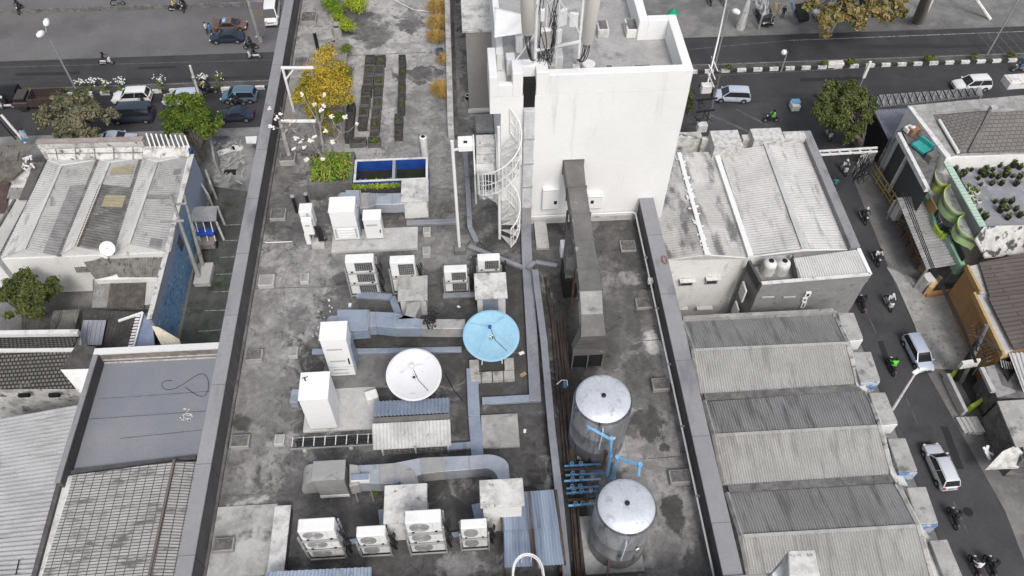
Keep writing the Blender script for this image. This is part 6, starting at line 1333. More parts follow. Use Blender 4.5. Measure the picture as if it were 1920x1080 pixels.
# sealant smeared ridge
m=MB(); A=at(1273,286,zr+.08); B=at(1326,478,zr+.08); m.bar(A,B,.32,.06)
for k in range(110): u=random.random(); c=A.lerp(B,u); m.cbox((c.x+random.gauss(0,.14),c.y,c.z-.03-.05*abs(random.random())),(random.uniform(.08,.4),random.uniform(.05,.22),.08),random.uniform(-.3,.3))
O('sealed_ridge',m,'white_clean',w1)
O('valley_wall',MB().bar(at(1340,282,ze+.2),at(1407,482,ze+.2),.42,.35),'white_clean',w1); O('valley_gutter',MB().bar(at(1333,268,ze+.05),at(1343,285,ze+.05),.3,.2),'concrete_dark',w1)
O('side_parapet',MB().bar(at(1510,250,ze+.25),at(1602,467,ze+.25),.75,.6),'cap_grey',w1)
for l,r,yt,yb in((1243,1317,248,258),(1340,1394,244,275),(1414,1472,240,262),(1472,1512,246,258),(1394,1414,252,262),(1317,1340,256,262)):
    z=-26.9 if yb-yt>15 else -27.5; x0,x1,y0,y1=tb(l,r,yb,yt,z); O('rear_parapet',MB().box(x0,x1,y0,y1,G,z),'house_stained' if l<1320 else 'white_rough',w1)
mass(w1,((1205,298,ze),(1506,260,ze),(1600,466,ze),(1509,468,ze),(1408,482,ze),(1253,486,ze)),'house_white',drop=.2)
for q in(((1253,486,ze),(1326,477,zr),(1404,483,ze)),((1408,481,ze),(1509,468,zr),(1592,467,ze))):
    P=P3(*q); O('gable',MB().add([p+Vector((0,-.06,-.06)) for p in P]+[p+Vector((0,.12,-.06)) for p in P],[(0,1,2)[::-1],(3,4,5),(0,3,4,1),(1,4,5,2),(2,5,3,0)]),'house_white',w1)
fy=(at(1253,486,ze).y+at(1404,483,ze).y)/2-.02
def fz(px,py): # point of the front wall seen at a pixel
    lo,hi=G,-20
    for _ in range(40):
        z=(lo+hi)/2
        if at(px,py,z).y>fy: lo=z
        else: hi=z
    return at(px,py,(lo+hi)/2)
for l,t_,r,b_ in((1273,523,1301,535),(1321,519,1348,532),(1272,575,1286,581),(1306,574,1332,580)):
    A=fz(l,b_); B=fz(r,t_); fr=O('window',MB().box(A.x,B.x,fy-.09,fy-.02,A.z,B.z),'steel_grey',w1); O('pane',MB().box(A.x+.1,B.x-.1,fy-.10,fy-.091,A.z+.1,B.z-.1),'win_glass',fr); O('sill_hood',MB().box(A.x-.1,B.x+.1,fy-.4,fy-.02,B.z+.02,B.z+.1),'white_dirty',fr)
# grey house with water drums
zt=-28.0
g1=T('grey_house','grey flat house holding two water drums and a white ribbed roof beside the warehouse','house',(*at(1520,560,G)[:2],G))
P=P3((1405,488,zt),(1428,531,zt),(1632,514,zt),(1608,466,zt))
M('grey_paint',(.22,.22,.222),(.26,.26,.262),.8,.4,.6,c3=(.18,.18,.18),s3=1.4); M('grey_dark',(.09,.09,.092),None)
mass(g1,((1405,488,zt),(1428,531,zt),(1632,514,zt),(1608,466,zt)),'grey_paint',drop=.9)
for a_,b_ in(((1405,488),(1428,531)),((1428,531),(1632,514)),((1632,514),(1608,468)),((1490,476),(1500,524))): wallq(g1,a_,b_,zt-.92,zt,.22,'grey_paint' if a_!=(1405,488) else 'grey_dark','parapet')
O('coping',MB().bar(at(1428,531,zt+.04),at(1632,514,zt+.04),.28,.08),'white_dirty',g1); O('coping',MB().bar(at(1632,514,zt+.04),at(1610,466,zt+.04),.28,.08),'white_clean',g1)
corrq(g1,((1488,484,zt+.1),(1608,468,zt+.1),(1627,511,zt-.05),(1500,522,zt-.05)),28,.03,M('ribbed_white',(.60,.60,.59),(.54,.54,.53),1),along='AB',sharp=True)
fy=at(1500,525,zt).y
A=at(1428,531,zt); B=at(1632,514,zt)
def fz2(px,py):
    lo,hi=G,-20
    for _ in range(40):
        z=(lo+hi)/2; p=at(px,py,z); yy=A.y+(B.y-A.y)*(p.x-A.x)/(B.x-A.x)
        if p.y>yy: lo=z
        else: hi=z
    return at(px,py,(lo+hi)/2)
for l,t_,r,b_ in((1507,546,1521,555),(1502,556,1514,563),(1499,564,1512,575)):
    a_=fz2(l,b_); b__=fz2(r,t_); fr=O('window',MB().box(a_.x,b__.x,a_.y-.14,a_.y+.02,a_.z,b__.z),'white_clean',g1); O('pane',MB().box(a_.x+.12,b__.x-.12,a_.y-.16,a_.y-.141,a_.z+.12,b__.z-.12),'win_glass',fr)
for l,r in((1428,1450),(1468,1490)): a_=fz2(l,557); b__=fz2(r,556); O('vent_slot',MB().box(a_.x,b__.x,a_.y-.12,a_.y-.03,a_.z,a_.z+.12),'concrete_light',g1)
# side windows of the dark flank
for i,(pa,pb) in enumerate((((1405,520),(1420,555)),((1390,555),(1402,585)))):
    a_=at(*pa,-30.2-2*i); O('side_window',MB().box(at(1418,531,zt).x-.1*0-.16,at(1418,531,zt).x-.02,A.y+.8,A.y+1.8,-31.5-2.6*i,-30-2.6*i),'white_paint',g1)
for i,(px,lab) in enumerate(((1440,'left cream water drum on the grey house, with a dark lid'),(1465,'right cream water drum on the grey house, with a dark lid'))):
    c=at(px,505,-28.6); t=T('water_drum',lab,'water drum',(c.x,c.y,-28.9)); O('shell',MB().lathe((c.x,c.y,-28.88),[(.55,0),(.56,.1),(.52,.5),(.54,.55),(.52,.9),(.53,.95),(.48,1.15),(.3,1.3),(.2,1.32)],28),'white_dirty',t,smooth=True); O('lid',MB().lathe((c.x,c.y,-27.56),[(.2,0),(.21,.05),(.15,.07)],18),'black',t,smooth=True)
# ---- terraces of corrugated roofs
zr=-29.3; zv=-30.2
S=bpy.context.scene
sh=[((1281,600),(1560,586),(1585,643),(1304,656),0),((1304,657),(1585,644),(1605,722),(1317,738),1),((1325,753),(1621,731),(1645,799),(1343,816),0),((1344,818),(1647,801),(1669,890),(1363,910),1),((1368,925),(1676,906),(1717,986),(1394,1005),0),((1395,1007),(1719,988),(1745,1090),(1415,1108),1)]
names=['first','second','third']
for i in range(3):
    t=T('shop_house',f'narrow shop house with dark and pale corrugated slopes, {names[i]} from the grey house','house',(*at(1450+60*i,700+130*i,G)[:2],G),'terraced shop houses beside the street')
    a,b,c,d,_=sh[2*i]; corrq(t,((*a,zv),(*b,zv),(*c,zr),(*d,zr)),62,.045,'shed_dark'); a2,b2,c2,d2,_=sh[2*i+1]
    corrq(t,((*a2,zr),(*b2,zr),(*c2,zv),(*d2,zv)),62,.045,'shed_light'); O('ridge_cap',MB().bar(at(*d,zr+.07),at(*c,zr+.07),.22,.05),'shed_light',t)
    if i: O('valley_gutter',MB().bar((at(*a,zv)+at(*sh[2*i-1][3],zv))/2+Vector((0,0,.02)),(at(*b,zv)+at(*sh[2*i-1][2],zv))/2+Vector((0,0,.02)),.55,.10),'concrete_dark',t)
    else: O('rear_coping',MB().bar(at(1280,598,zv+.25),at(1562,584,zv+.25),.3,.4),'concrete',t)
    mass(t,((*a,zv),(*b,zv),(*c2,zv),(*d2,zv)),'house_stained',drop=.3)
    for k,(p,q,r_) in enumerate(((a,d,d2),(b,c,c2))):
        Pp=[at(*p,zv),at(*q,zr),at(*r_,zv)]; dx=-.18 if k==0 else .18; O('gable_coping',MB().tube([v+Vector((dx,0,.06)) for v in Pp],.17,4),'concrete' if k==0 else 'house_stained',t)
bxs=[((1571,586),(1601,586),(1619,634),(1585,638)),((1594,660),(1633,659),(1651,712),(1614,716)),((1630,736),(1660,735),(1684,792),(1647,797)),((1664,822),(1698,821),(1721,883),(1686,885)),((1700,914),(1736,912),(1760,981),(1722,983)),((1743,1013),(1776,1011),(1806,1082),(1770,1084))]
M('tab_top',(.33,.325,.315),(.42,.415,.405),.8,.42,.6,c3=(.15,.148,.145),s3=1.1,lo3=.55,hi3=.68,bump=.3); M('sign_blue',(.12,.26,.48),(.5,.54,.6),.9,.46,.52)
for i,q in enumerate(bxs):
    t=T('facade_box',f'concrete facade box, {ORD[i]} from the grey house, {"with a blue sign face" if i in(1,3,4) else "with a plain white face"}','facade box',(*at(*q[3],G)[:2],G),'concrete facade boxes along the street')
    z=-29.6; P=P3(*[(*p,z) for p in q]); mb=MB().prism([(p.x,p.y) for p in P],z-1.5,z); O('box',mb,'tab_top',t,bev=.04)
    a,b=P[3],P[2]; O('sign_face',MB().wall((a.x+.02,a.y-.06),(b.x-.02,b.y-.06),.08,z-1.4,z-.12),'sign_blue' if i in(1,3,4) else 'white_clean',t)
    O('pier',MB().prism([(p.x,p.y) for p in (P[0],(P[0]+P[1])/2,(P[2]+P[3])/2,P[3])],G,z-1.51),'house_stained',t)
# dirty strip between slopes and boxes
t=T('ledge','stained concrete ledge between the corrugated slopes and the facade boxes','ledge',(*at(1650,800,G)[:2],G))
for q in(((1562,590),(1574,588),(1588,640),(1598,660),(1590,655),(1586,645)),((1587,650),(1600,658),(1618,716),(1632,738),(1622,733),(1606,722)),((1622,735),(1634,736),(1650,797),(1668,824),(1652,802),(1646,800)),((1650,806),(1668,822),(1690,886),(1704,914),(1682,908),(1671,890)),((1678,908),(1704,916),(1726,984),(1748,1014),(1724,990),(1718,986)),((1724,992),(1748,1014),(1775,1084),(1750,1090))):
    O('ledge_section',MB().prism([tuple(at(*p,-30)[:2]) for p in q],G+.5,-30),'house_stained',t)
# ================================================================= EAST OF THE SIDE ROAD
M('yellow_paint',(.47,.32,.13),(.40,.27,.12),2,.4,.6); M('orange_paint',(.42,.245,.11),(.36,.21,.10),1,.4,.6); M('green_paint',(.24,.42,.30),(.30,.48,.35),1,.4,.6); M('lime_paint',(.38,.55,.06),(.45,.60,.10),1,.4,.6)
M('tin_mid',(.27,.268,.27),(.33,.328,.33),.8,.4,.6,c3=(.2,.198,.2),s3=2); tilemat('tiles_brown',(.20,.185,.175),(.17,.157,.148),(.09,.083,.08),.5,.4,.04,c3=(.23,.22,.21),s3=.6,lo3=.55,hi3=.7)
tilemat('tiles_redbrown',(.135,.115,.108),(.12,.10,.095),(.07,.06,.056),8,.42,.05,c3=(.16,.14,.13),s3=.5,lo3=.55,hi3=.7)
z=-30.5
r5=T('hip_roof_house','house with a brown tiled hip roof ringed by a flat grey gutter roof, upper right','house',(*at(1800,260,G)[:2],G))
mass(r5,((1703,200,z),(1990,176,z),(1990,284,z),(1775,296,z)),'house_white',drop=.1)
O('gutter_roof',MB().slab(P3((1701,198,z),(1990,172,z),(1990,190,z),(1748,212,z),(1797,290,z),(1775,294,z)),.25),'concrete',r5); O('gutter_roof',MB().slab(P3((1703,200,z+.05),(1710,199,z+.05),(1783,292,z+.05),(1774,295,z+.05)),.3),'white_dirty',r5)
O('inner_deck',MB().slab(P3((1748,212,z-.05),(1990,190,z-.05),(1990,286,z-.05),(1797,292,z-.05)),.2),'concrete',r5)
za=z+1.3
O('roof',MB().slab(P3((1751,216,z+.05),(1855,209,za),(1817,284,z+.05),(1793,290,z+.05)),.1),'tiles_brown',r5); O('roof',MB().slab(P3((1857,209,za),(1990,202,za),(1990,284,z+.05),(1817,285,z+.05)),.1),'tiles_brown',r5); O('roof',MB().slab(P3((1751,215,z+.05),(1866,206,z+.04),(1857,209,za)),.1),'tiles_brown',r5)
O('ridge',MB().bar(at(1857,208,za+.1),at(1990,201,za+.1),.25,.15),'concrete',r5); O('hip_ridge',MB().bar(at(1857,208,za+.1),at(1817,286,z+.15),.22,.15),'duct_brown',r5); O('roof_pipe',MB().tube([at(1761,225,z+.3),at(1797,286,z+.3)],.14,8),'white_paint',r5,smooth=True)
O('parapet_post',MB().box(at(1862,205,za).x-.3,at(1862,205,za).x+.3,at(1862,205,za).y-.2,at(1862,205,za).y+.3,z,za+.3),'concrete_light',r5)
# carport and picket fence by the corner
t=T('carport','blue grey sheet carport roof with a black side wall at the street corner','carport',(*at(1680,230,G)[:2],G)); corrq(t,((1639,206,-34.3),(1707,203,-34.3),(1722,232,-34.3),(1665,261,-34.3)),14,.04,M('sheet_bluegrey',(.20,.205,.25),(.25,.255,.30),.8,.4,.6)); 
A=at(1637,206,-34.4);B=at(1665,262,-34.4); O('side_wall',MB().wall((A.x,A.y),(B.x,B.y),.15,G,-34.5),'black',t); A=at(1722,232,-34.4); O('post',MB().box(A.x-.1,A.x+.1,A.y-.1,A.y+.1,G,-34.4),'steel_grey',t)
def picket(lab,a,b,h,n,mat,base='concrete_light',rails=2,name='picket_fence',tk=.09):
    A=at(*a,G); B=at(*b,G); t=T(name,lab,'fence',(*((A+B)/2)[:2],G)); d=B-A; m=MB()
    for k in range(n+1): p=A+d*k/n; m.bar((p.x,p.y,G+.1),(p.x,p.y,G+h),tk)
    O('pickets',m,mat,t); 
    for k in range(rails): z_=G+.5+(h-.7)*k/max(1,rails-1); O('rail',MB().bar((A.x,A.y,z_),(B.x,B.y,z_),.1),mat,t)
    O('plinth',MB().wall((A.x,A.y),(B.x,B.y),.25,G,G+.35),base,t); return t
picket('white picket fence facing the side road beside the carport',(1619,245),(1648,300),1.8,22,'cream')
picket('short white picket fence returning along the house corner by the tangled cables',(1605,312),(1650,300),1.6,14,'white_paint')
def openf(lab,a,b,h,n,mat,name='steel_fence'):
    A=at(*a,G); B=at(*b,G); t=T(name,lab,'fence',(*((A+B)/2)[:2],G)); d=B-A
    for k in range(n+1): p=A+d*k/n; O('post',MB().box(p.x-.07,p.x+.07,p.y-.07,p.y+.07,G,G+h),mat,t)
    for z_ in(.25,h*.5,h-.1): O('rail',MB().bar((A.x,A.y,G+z_),(B.x,B.y,G+z_),.09),mat,t)
    return t
openf('yellow steel railing along the concrete forecourt east of the side road',(1630,325),(1680,402),1.5,4,'yellow_paint')
c=at(1674,406,G); TO('gate_post','thick white gate post between the yellow railing and the zigzag fence','post',MB().cbox((c.x,c.y,G+.9),(.7,1.3,1.8),.1),'white_dirty',bev=.08)
A=at(1680,425,G); B=at(1736,548,G); t=T('zigzag_fence','low rusty brown zigzag fence leading down to the orange gate','fence',(*((A+B)/2)[:2],G)); n=6; d=(B-A)
for k in range(n):
    p=A+d*k/n; q=A+d*(k+.5)/n+Vector((.55,0,0)); r_=A+d*(k+1)/n; 
    for u_,v_ in((p,q),(q,r_)):
        m=MB(); m.bar((u_.x,u_.y,G+.15),(v_.x,v_.y,G+.15),.08); m.bar((u_.x,u_.y,G+.55),(v_.x,v_.y,G+.55),.05)
        for h_ in range(5): w_=u_.lerp(v_,h_/4); m.bar((w_.x,w_.y,G),(w_.x,w_.y,G+1.05),.05)
        O('panel',m,M('panel_brown',(.30,.18,.11),(.24,.14,.09),2),t)
    O('top_rail',MB().tube([Vector((v.x,v.y,G+1.05)) for v in(p,q,r_)],.05,5),'panel_brown',t)
# orange gate enclosure
t=T('orange_gate_wall','pale orange low wall and angled gate post round a planted bed','wall',(*at(1760,540,G)[:2],G))
for a_,b_,h_ in(((1733,556),(1812,546),.5),((1733,556),(1752,536),1.4)): A=at(*a_,G);B=at(*b_,G); O('wall',MB().wall(A,B,.35,G,G+h_),'orange_paint' if h_<1 else M('orange_pale',(.62,.42,.22),None),t)
O('white_post',MB().cbox((at(1729,540,G).x,at(1729,540,G).y,G+.8),(.8,1.0,1.6),.2),'white_dirty',t); O('bed',MB().slab([at(1742,552,G+.1),at(1808,543,G+.1),at(1800,528,G+.1),at(1748,533,G+.1)],.08),'dirt',t)
# dark forecourt
ST('forecourt',MB().add([tuple(at(*p,G+.06)) for p in((1664,300),(1735,300),(1790,500),(1745,500))],[(0,1,2,3)]),M('forecourt_dark',(.045,.045,.047),(.075,.075,.077),.6,.4,.6))
ST('forecourt',MB().add([tuple(at(*p,G+.055)) for p in((1662,500),(1730,530),(1812,548),(1850,660),(1800,695),(1742,690),(1714,608),(1680,530))],[tuple(range(8))]),'concrete')
# corrugated lean-to beside green wall
t=T('lean_to_roof','grey ribbed lean-to roof against the green wall, over the forecourt','roof',(*at(1745,430,G)[:2],G)); corrq(t,((1681,370,-35),(1737,504,-35),(1805,494,-34.6),(1740,365,-34.6)),26,.05,'tin_mid',sharp=True)
for p in((1684,372),(1739,503),(1800,492),(1738,367)): a_=at(*p,-35.1); O('post',MB().box(a_.x-.08,a_.x+.08,a_.y-.08,a_.y+.08,G,-35.1),'steel_grey',t)
gy=T('green_wall','pale green wall with black patterned boards bordering the lean-to roof','wall',(*at(1770,430,G)[:2],G))
pts=[(1736,360),(1752,395),(1757,420),(1768,438),(1778,442),(1785,455),(1806,496)]
P=[at(*p,-34.2) for p in pts]
for i in range(len(P)-1): O('wall',MB().wall(P[i],P[i+1],.45,-35.6,-34.2),'green_paint' if i not in(2,3) else 'lime_paint',gy)
pts2=[(1746,369),(1760,400),(1768,422),(1782,428),(1795,450),(1810,482)]
P=[at(*p,-33.6) for p in pts2]
for i in range(len(P)-1): O('board',MB().wall(P[i],P[i+1],.12,-35.6,-33.6),'black' if i%2==0 else M('board_pat',(.04,.04,.045),(.35,.35,.36),4,.52,.56),gy)
O('yellow_poster',MB().wall(at(1746,370,-33.5),at(1758,392,-33.5),.16,-34.9,-33.5),'yellow_paint',gy)
# corridor balcony house
t=T('balcony_house','two storey house edge with a white railed open corridor holding teal furniture','house',(*at(1720,300,G)[:2],G))
O('floor',MB().slab(P3((1690,240,-31.6),(1722,236,-31.6),(1757,303,-31.6),(1738,356,-31.6)),.25),'concrete_dark',t); O('front_rail',MB().bar(at(1684,252,-31.1),at(1738,356,-31.1),.35,.5),'white_dirty',t)
mass(t,((1700,238,-31.9),(1724,236,-31.9),(1758,304,-31.9),(1742,356,-31.9)),'grey_dark',drop=.1)  # solid mass, its dark grey stands for the shade in the opening below
for i in range(3): a_=at(1698+14*i,300+24*i,-33.6); O('column',MB().box(a_.x-.15,a_.x+.15,a_.y-.15,a_.y+.15,G,-31.9),'white_dirty',t)
c=at(1727,276,-31.3); tl=T('teal_bench','teal covered bench in the open corridor of the balcony house','bench',(c.x,c.y,-31.6)); M('teal',(.03,.28,.27),(.05,.34,.32),2,.4,.6); O('seat',MB().cbox((c.x,c.y,-31.3),(1.1,1.6,.35),.45),'teal',tl,bev=.08); O('backrest',MB().cbox((c.x+.5,c.y+.25,-31.0),(.25,1.5,.7),.45),'teal',tl,bev=.06)
for k,(px,py,lab,mt) in enumerate(((1703,243,'pile of white sacks at the far end of the open corridor','white_dirty'),(1713,246,'brown carton box beside the white sacks','panel_brown'),(1747,295,'dark cabinet standing behind the teal bench','duct_brown'))):
    c=at(px,py,-31.3); TO('stored_goods',lab,['sacks','box','cabinet'][k],MB().cbox((c.x,c.y,-31.2),(1.1,.7,.8) if k else (.8,.6,.5),.4).cbox((c.x+.2,c.y-.2,-30.82),(.5,.4,.1),.1),mt,bev=.06)
# planted roof terrace with wavy green balcony
z=-31.2
r6=T('terrace_house','house with a potted plant roof terrace, cream parapet and wavy lime green balconies','house',(*at(1850,380,G)[:2],G))
M('terrace_floor',(.22,.22,.245),(.28,.28,.305),.5,.4,.6,c3=(.35,.35,.36),s3=1.2); 
O('floor',MB().slab(P3((1789,306,z-.8),(1990,296,z-.8),(1990,428,z-.8),(1846,430,z-.8)),.2),'terrace_floor',r6)
mass(r6,((1789,306,z-.9),(1990,296,z-.9),(1990,428,z-.9),(1846,430,z-.9)),'house_white',drop=.1)
O('rear_parapet',MB().wall(at(1778,300,z),at(1990,288,z),.7,z-.9,z),'cream',r6); O('rear_parapet_coping',MB().bar(at(1772,297,z+.06),at(1990,285,z+.06),.9,.12),'cream',r6)
O('side_rail',MB().bar(at(1772,300,z),at(1842,424,z),.6,.15),M('mint',(.42,.52,.46),(.48,.57,.51),2),r6)
for k in range(22): a_=at(1772+70*k/21,300+124*k/21,z+.08); O('baluster',MB().bar(a_+Vector((-.3,0,0)),a_+Vector((.3,0,.0)),.06,.1),'green_paint',r6) 
O('front_wall',MB().slab(P3((1846,424,z),(1990,420,z),(1990,468,z-2.2),(1848,482,z-2.2),(1829,447,z-.6)),.2),M('mouldy',(.55,.545,.53),(.42,.415,.4),1.2,.45,.6,c3=(.07,.07,.068),s3=1.1,lo3=.52,hi3=.58,bump=.3),r6)
M('lime_green',(.42,.60,.28),(.50,.64,.30),.8,.45,.55,c3=(.55,.62,.12),s3=.6,lo3=.52,hi3=.6)
for cur in(((1770,304),(1758,312),(1753,325),(1757,338),(1767,345),(1779,346)),((1783,345),(1773,352),(1770,365),(1774,379),(1785,392),(1798,399),(1810,400)),((1808,401),(1798,408),(1796,421),(1802,433),(1815,441),(1827,447),(1833,452))):
    zz=z-1.0; pts=[at(*p,zz) for p in cur]; sm=[]
    for i in range(len(pts)-1):
        p0,p1,p2,p3=pts[max(i-1,0)],pts[i],pts[i+1],pts[min(i+2,len(pts)-1)]
        for k in range(4): u=k/4; sm.append(.5*((2*p1)+(p2-p0)*u+(2*p0-5*p1+4*p2-p3)*u*u+(3*p1-p0-3*p2+p3)*u**3))
    sm.append(pts[-1]); cen=sum(sm,Vector())/len(sm)
    O('balcony_floor',MB().prism([(p.x,p.y) for p in sm],zz-.6,zz-.22),'tab_top',r6)
    m=MB(); vs=[]; n=len(sm)
    for p in sm:
        q=cen+(p-cen)*.9; vs+=[(p.x,p.y,zz-1.3),(p.x,p.y,zz),(q.x,q.y,zz),(q.x,q.y,zz-.21)]
    m.add(vs,[(4*i+j,4*i+4+j,4*i+4+(j+1)%4,4*i+(j+1)%4) for i in range(n-1) for j in range(4)]); O('balcony_wall',m,'lime_green',r6,smooth=True)
# potted plants on terrace
pk=[(1792,316),(1806,326),(1798,332),(1822,318),(1838,322),(1850,314),(1862,318),(1875,310),(1888,316),(1900,310),(1912,314),(1835,334),(1846,328),(1860,330),(1872,332),(1885,328),(1899,330),(1912,332),(1815,350),(1822,358),(1830,362),(1818,366),(1828,372),(1836,378),(1822,384),(1840,345),(1866,378),(1880,380),(1896,378),(1876,394),(1888,392),(1905,392),(1912,404),(1838,394),(1830,402),(1845,408),(1890,408),(1860,344),(1878,344),(1905,345)]
pr=T('potted_plant','x','potted plant',(0,0,0)); O('pot',MB().lathe((0,0,0),[(.2,0),(.28,.4),(.22,.4),(.2,.34)],14),'black',pr,smooth=True); leaves('foliage',[(0,0,.55,.3,.3,.3,.5)],34,.25,'leaf_olive',pr,surf=.1); pr2=T('potted_plant','x','potted plant',(0,0,0)); O('pot',MB().lathe((0,0,0),[(.2,0),(.3,.35),(.24,.35),(.2,.3)],14),'white_paint',pr2,smooth=True); leaves('foliage',[(0,0,.5,.3,.3,.22,.6)],34,.22,'leaf_green',pr2,surf=.1)
p1_,p2_=Proto(pr),Proto(pr2)
pk.sort(key=lambda q:(sum(q[1]>v for v in(322,340,352,374,387)),q[0])); rc={}
for i,(px,py) in enumerate(pk):
    rw=sum(py>v for v in(322,340,352,374,387)); wk=1812<px<1840 and 345<py<390; rc[(rw,wk)]=rc.get((rw,wk),0)+1; od=ORD[rc[(rw,wk)]-1]
    wht=1812<px<1840 and 345<py<390; c=at(px,py,z-.6); (p2_ if wht else p1_)((c.x,c.y,z-.8),random.random()*6,f'white potted plant by the green terrace rail, {od} from the left in row {rw+1}' if wht else f'black potted plant on the roof terrace, {od} from the left in row {rw+1}','potted plants on the roof terrace',random.uniform(.55,1.25))
# brown ribbed roof house with orange wall
z=-33.4
r7=T('orange_house','house with reddish brown roof, grey gutter and orange slatted walls at the right edge','house',(*at(1880,600,G)[:2],G))
O('roof',MB().slab(P3((1836,492,z+.3),(1990,462,z+1.2),(1990,552,z+1.2),(1857,558,z+.3)),.15),'tiles_redbrown',r7); O('roof',MB().slab(P3((1853,557,z+.35),(1990,545,z+1.2),(1990,650,z+1.2),(1902,655,z+.3)),.15),'tiles_redbrown',r7)
O('gutter',MB().slab(P3((1813,500,z),(1836,495,z),(1862,553,z),(1838,550,z)),.4),'concrete_light',r7); O('gutter',MB().slab(P3((1826,552,z-.1),(1852,553,z-.1),(1901,655,z-.1),(1880,668,z-.1)),.4),'concrete_light',r7)
for a_,b_ in(((1812,500),(1837,549)),((1825,551),(1880,668))): O('fascia',MB().bar(at(*a_,z-.1),at(*b_,z-.1),.22,.5),'yellow_paint',r7)
mass(r7,((1813,502,z-.3),(1990,470,z-.3),(1990,650,z-.3),(1880,668,z-.3),(1838,560,z-.3)),'orange_paint',drop=.1)
A=at(1819,610,-34.6); O('orange_bay',MB().slab(P3((1838,588,-34.2),(1870,668,-34.2),(1873,690,-36.5),(1855,676,-36.5),(1818,607,-36)),.2),'orange_paint',r7)
for k in range(12): a_=at(1836+2.7*k,606+6*k,-34.6); O('slat',MB().bar(a_+Vector((-.5,0,-.5)),a_+Vector((.25,0,.15)),.1,.06),'panel_brown',r7)
# lower right houses
r8=T('grey_roof_house','small house with grey sheet roofs and a barred dark window at the right edge','house',(*at(1890,720,G)[:2],G))
z=-34
corrq(r8,((1892,662,z+.4),(1990,655,z+.4),(1990,745,z),(1920,735,z)),12,.05,'r_sheet',sharp=True); O('roof',MB().slab(P3((1848,688,z-.8),(1878,680,z-.8),(1905,735,z-.8),(1870,745,z-.8)),.1),'tin_mid',r8); O('edge_beam',MB().bar(at(1840,690,z-.7),at(1862,735,z-.7),.35,.3),'concrete_light',r8)
mass(r8,((1855,690,z-.9),(1892,664,z-.2),(1990,660,z-.2),(1990,745,z-.6),(1875,745,z-.9)),'concrete_dark',drop=.1)
m=MB(); 
for k in range(8): m.bar(at(1876+4.5*k,672+1.0*k+3,z+.1),at(1884+4.5*k,712-2*k,z-1.0),.06)
O('window_bars',m,'steel_grey',r8); O('dark_window',MB().slab(P3((1874,677,z-.1),(1894,665,z-.1),(1912,700,z-.6),(1892,722,z-.8)),.1),'dark_void',r8)
r9=T('stained_roof_house','house with a pale stained flat roof and white broken wall at the lower right edge','house',(*at(1890,820,G)[:2],G)); z=-34.6
O('roof',MB().slab(P3((1870,752,z),(1990,745,z),(1990,830,z),(1905,838,z)),.15),'tab_top',r9); O('roof',MB().slab(P3((1905,790,z-.2),(1990,780,z-.2),(1990,870,z-.2),(1925,860,z-.2)),.15),'r_sheet_worn',r9)
mass(r9,((1872,754,z),(1990,747,z),(1990,870,z-.3),(1920,860,z-.3)),'concrete_dark',drop=.2); O('broken_wall',MB().slab(P3((1850,878,-36.2),(1880,846,-35),(1905,835,-34.7),(1920,850,-35),(1990,872,-36.2)),.3),'white_rough',r9)
for a_,b_ in(((1844,838),(1856,862)),((1852,835),(1850,850)),((1846,846),(1862,852)),((1900,790),(1888,800))): O('white_board',MB().bar(at(*a_,-36),at(*b_,-36.3),.2,.1),'white_clean',r9)
t=T('lime_house_yard','sunken yard with lime green edged walls and dark gates beside the pavement','yard',(*at(1820,720,G)[:2],G))
O('pit_floor',MB().slab(P3((1794,700,G+.1),(1840,690,G+.1),(1858,745,G+.1),(1826,760,G+.1)),.05),'forecourt_dark',t)
for a_,b_,mt in(((1790,698),(1838,672),'lime_paint'),((1822,762),(1858,738),'lime_paint'),((1778,700),(1812,770),'concrete_light'),((1842,672),(1866,720),'concrete_light')): A=at(*a_,G+.9);B=at(*b_,G+.9); O('wall',MB().wall(A,B,.3,G,G+.9),mt,t)
m=MB()
for k in range(10): m.bar(at(1838+1.6*k,690+4.5*k,G+1.4),at(1833+1.6*k,700+4.5*k,G+.2),.07)
O('gate_bars',m,'rust_dark',t)
t=T('kerb_steps','low grey concrete steps at the edge of the pavement below the lime walled yard','steps',(*at(1815,800,G)[:2],G))
for k in range(4): c=at(1806+8*k,796+1*k,G+.2); O('step',MB().cbox((c.x,c.y,G+.12+.05*k),(.55,1.4,.2+.1*k),.1),'concrete_light',t)
# long grey canopy fence top right
A=at(1645,196,-34.5); B=at(1836,178,-34.5); t=T('lattice_canopy','long grey canopy panel with dark lattice trusses along the main road','canopy',(*((A+B)/2)[:2],G))
O('panel',MB().slab(P3((1647,178,-35),(1840,164,-35),(1843,178,-35),(1642,200,-35)),.15),'tin_mid',t)
for k in range(14): O('strut',MB().bar(at(1647+13.5*k,178-1*k,-34.7),at(1655+13.5*k,199-1.5*k,-34.7),.09),'black',t); O('strut',MB().bar(at(1658+13.5*k,177-1*k,-34.7),at(1650+13.5*k,199-1.5*k,-34.7),.07),'black',t)
for p in((1645,198),(1740,188),(1840,178)): a_=at(*p,-35.2); O('post',MB().box(a_.x-.1,a_.x+.1,a_.y-.1,a_.y+.1,G,-35.2),'steel_grey',t)
c=at(1888,180,-32); TO('roof_hatch','small white box structure on the corner of the hip roof house','hatch',MB().cbox((c.x,c.y,-30.2),(2.2,1.4,.8),.05).cbox((c.x,c.y,-29.76),(1.8,1.0,.08),.05),'white_dirty',bev=.1)
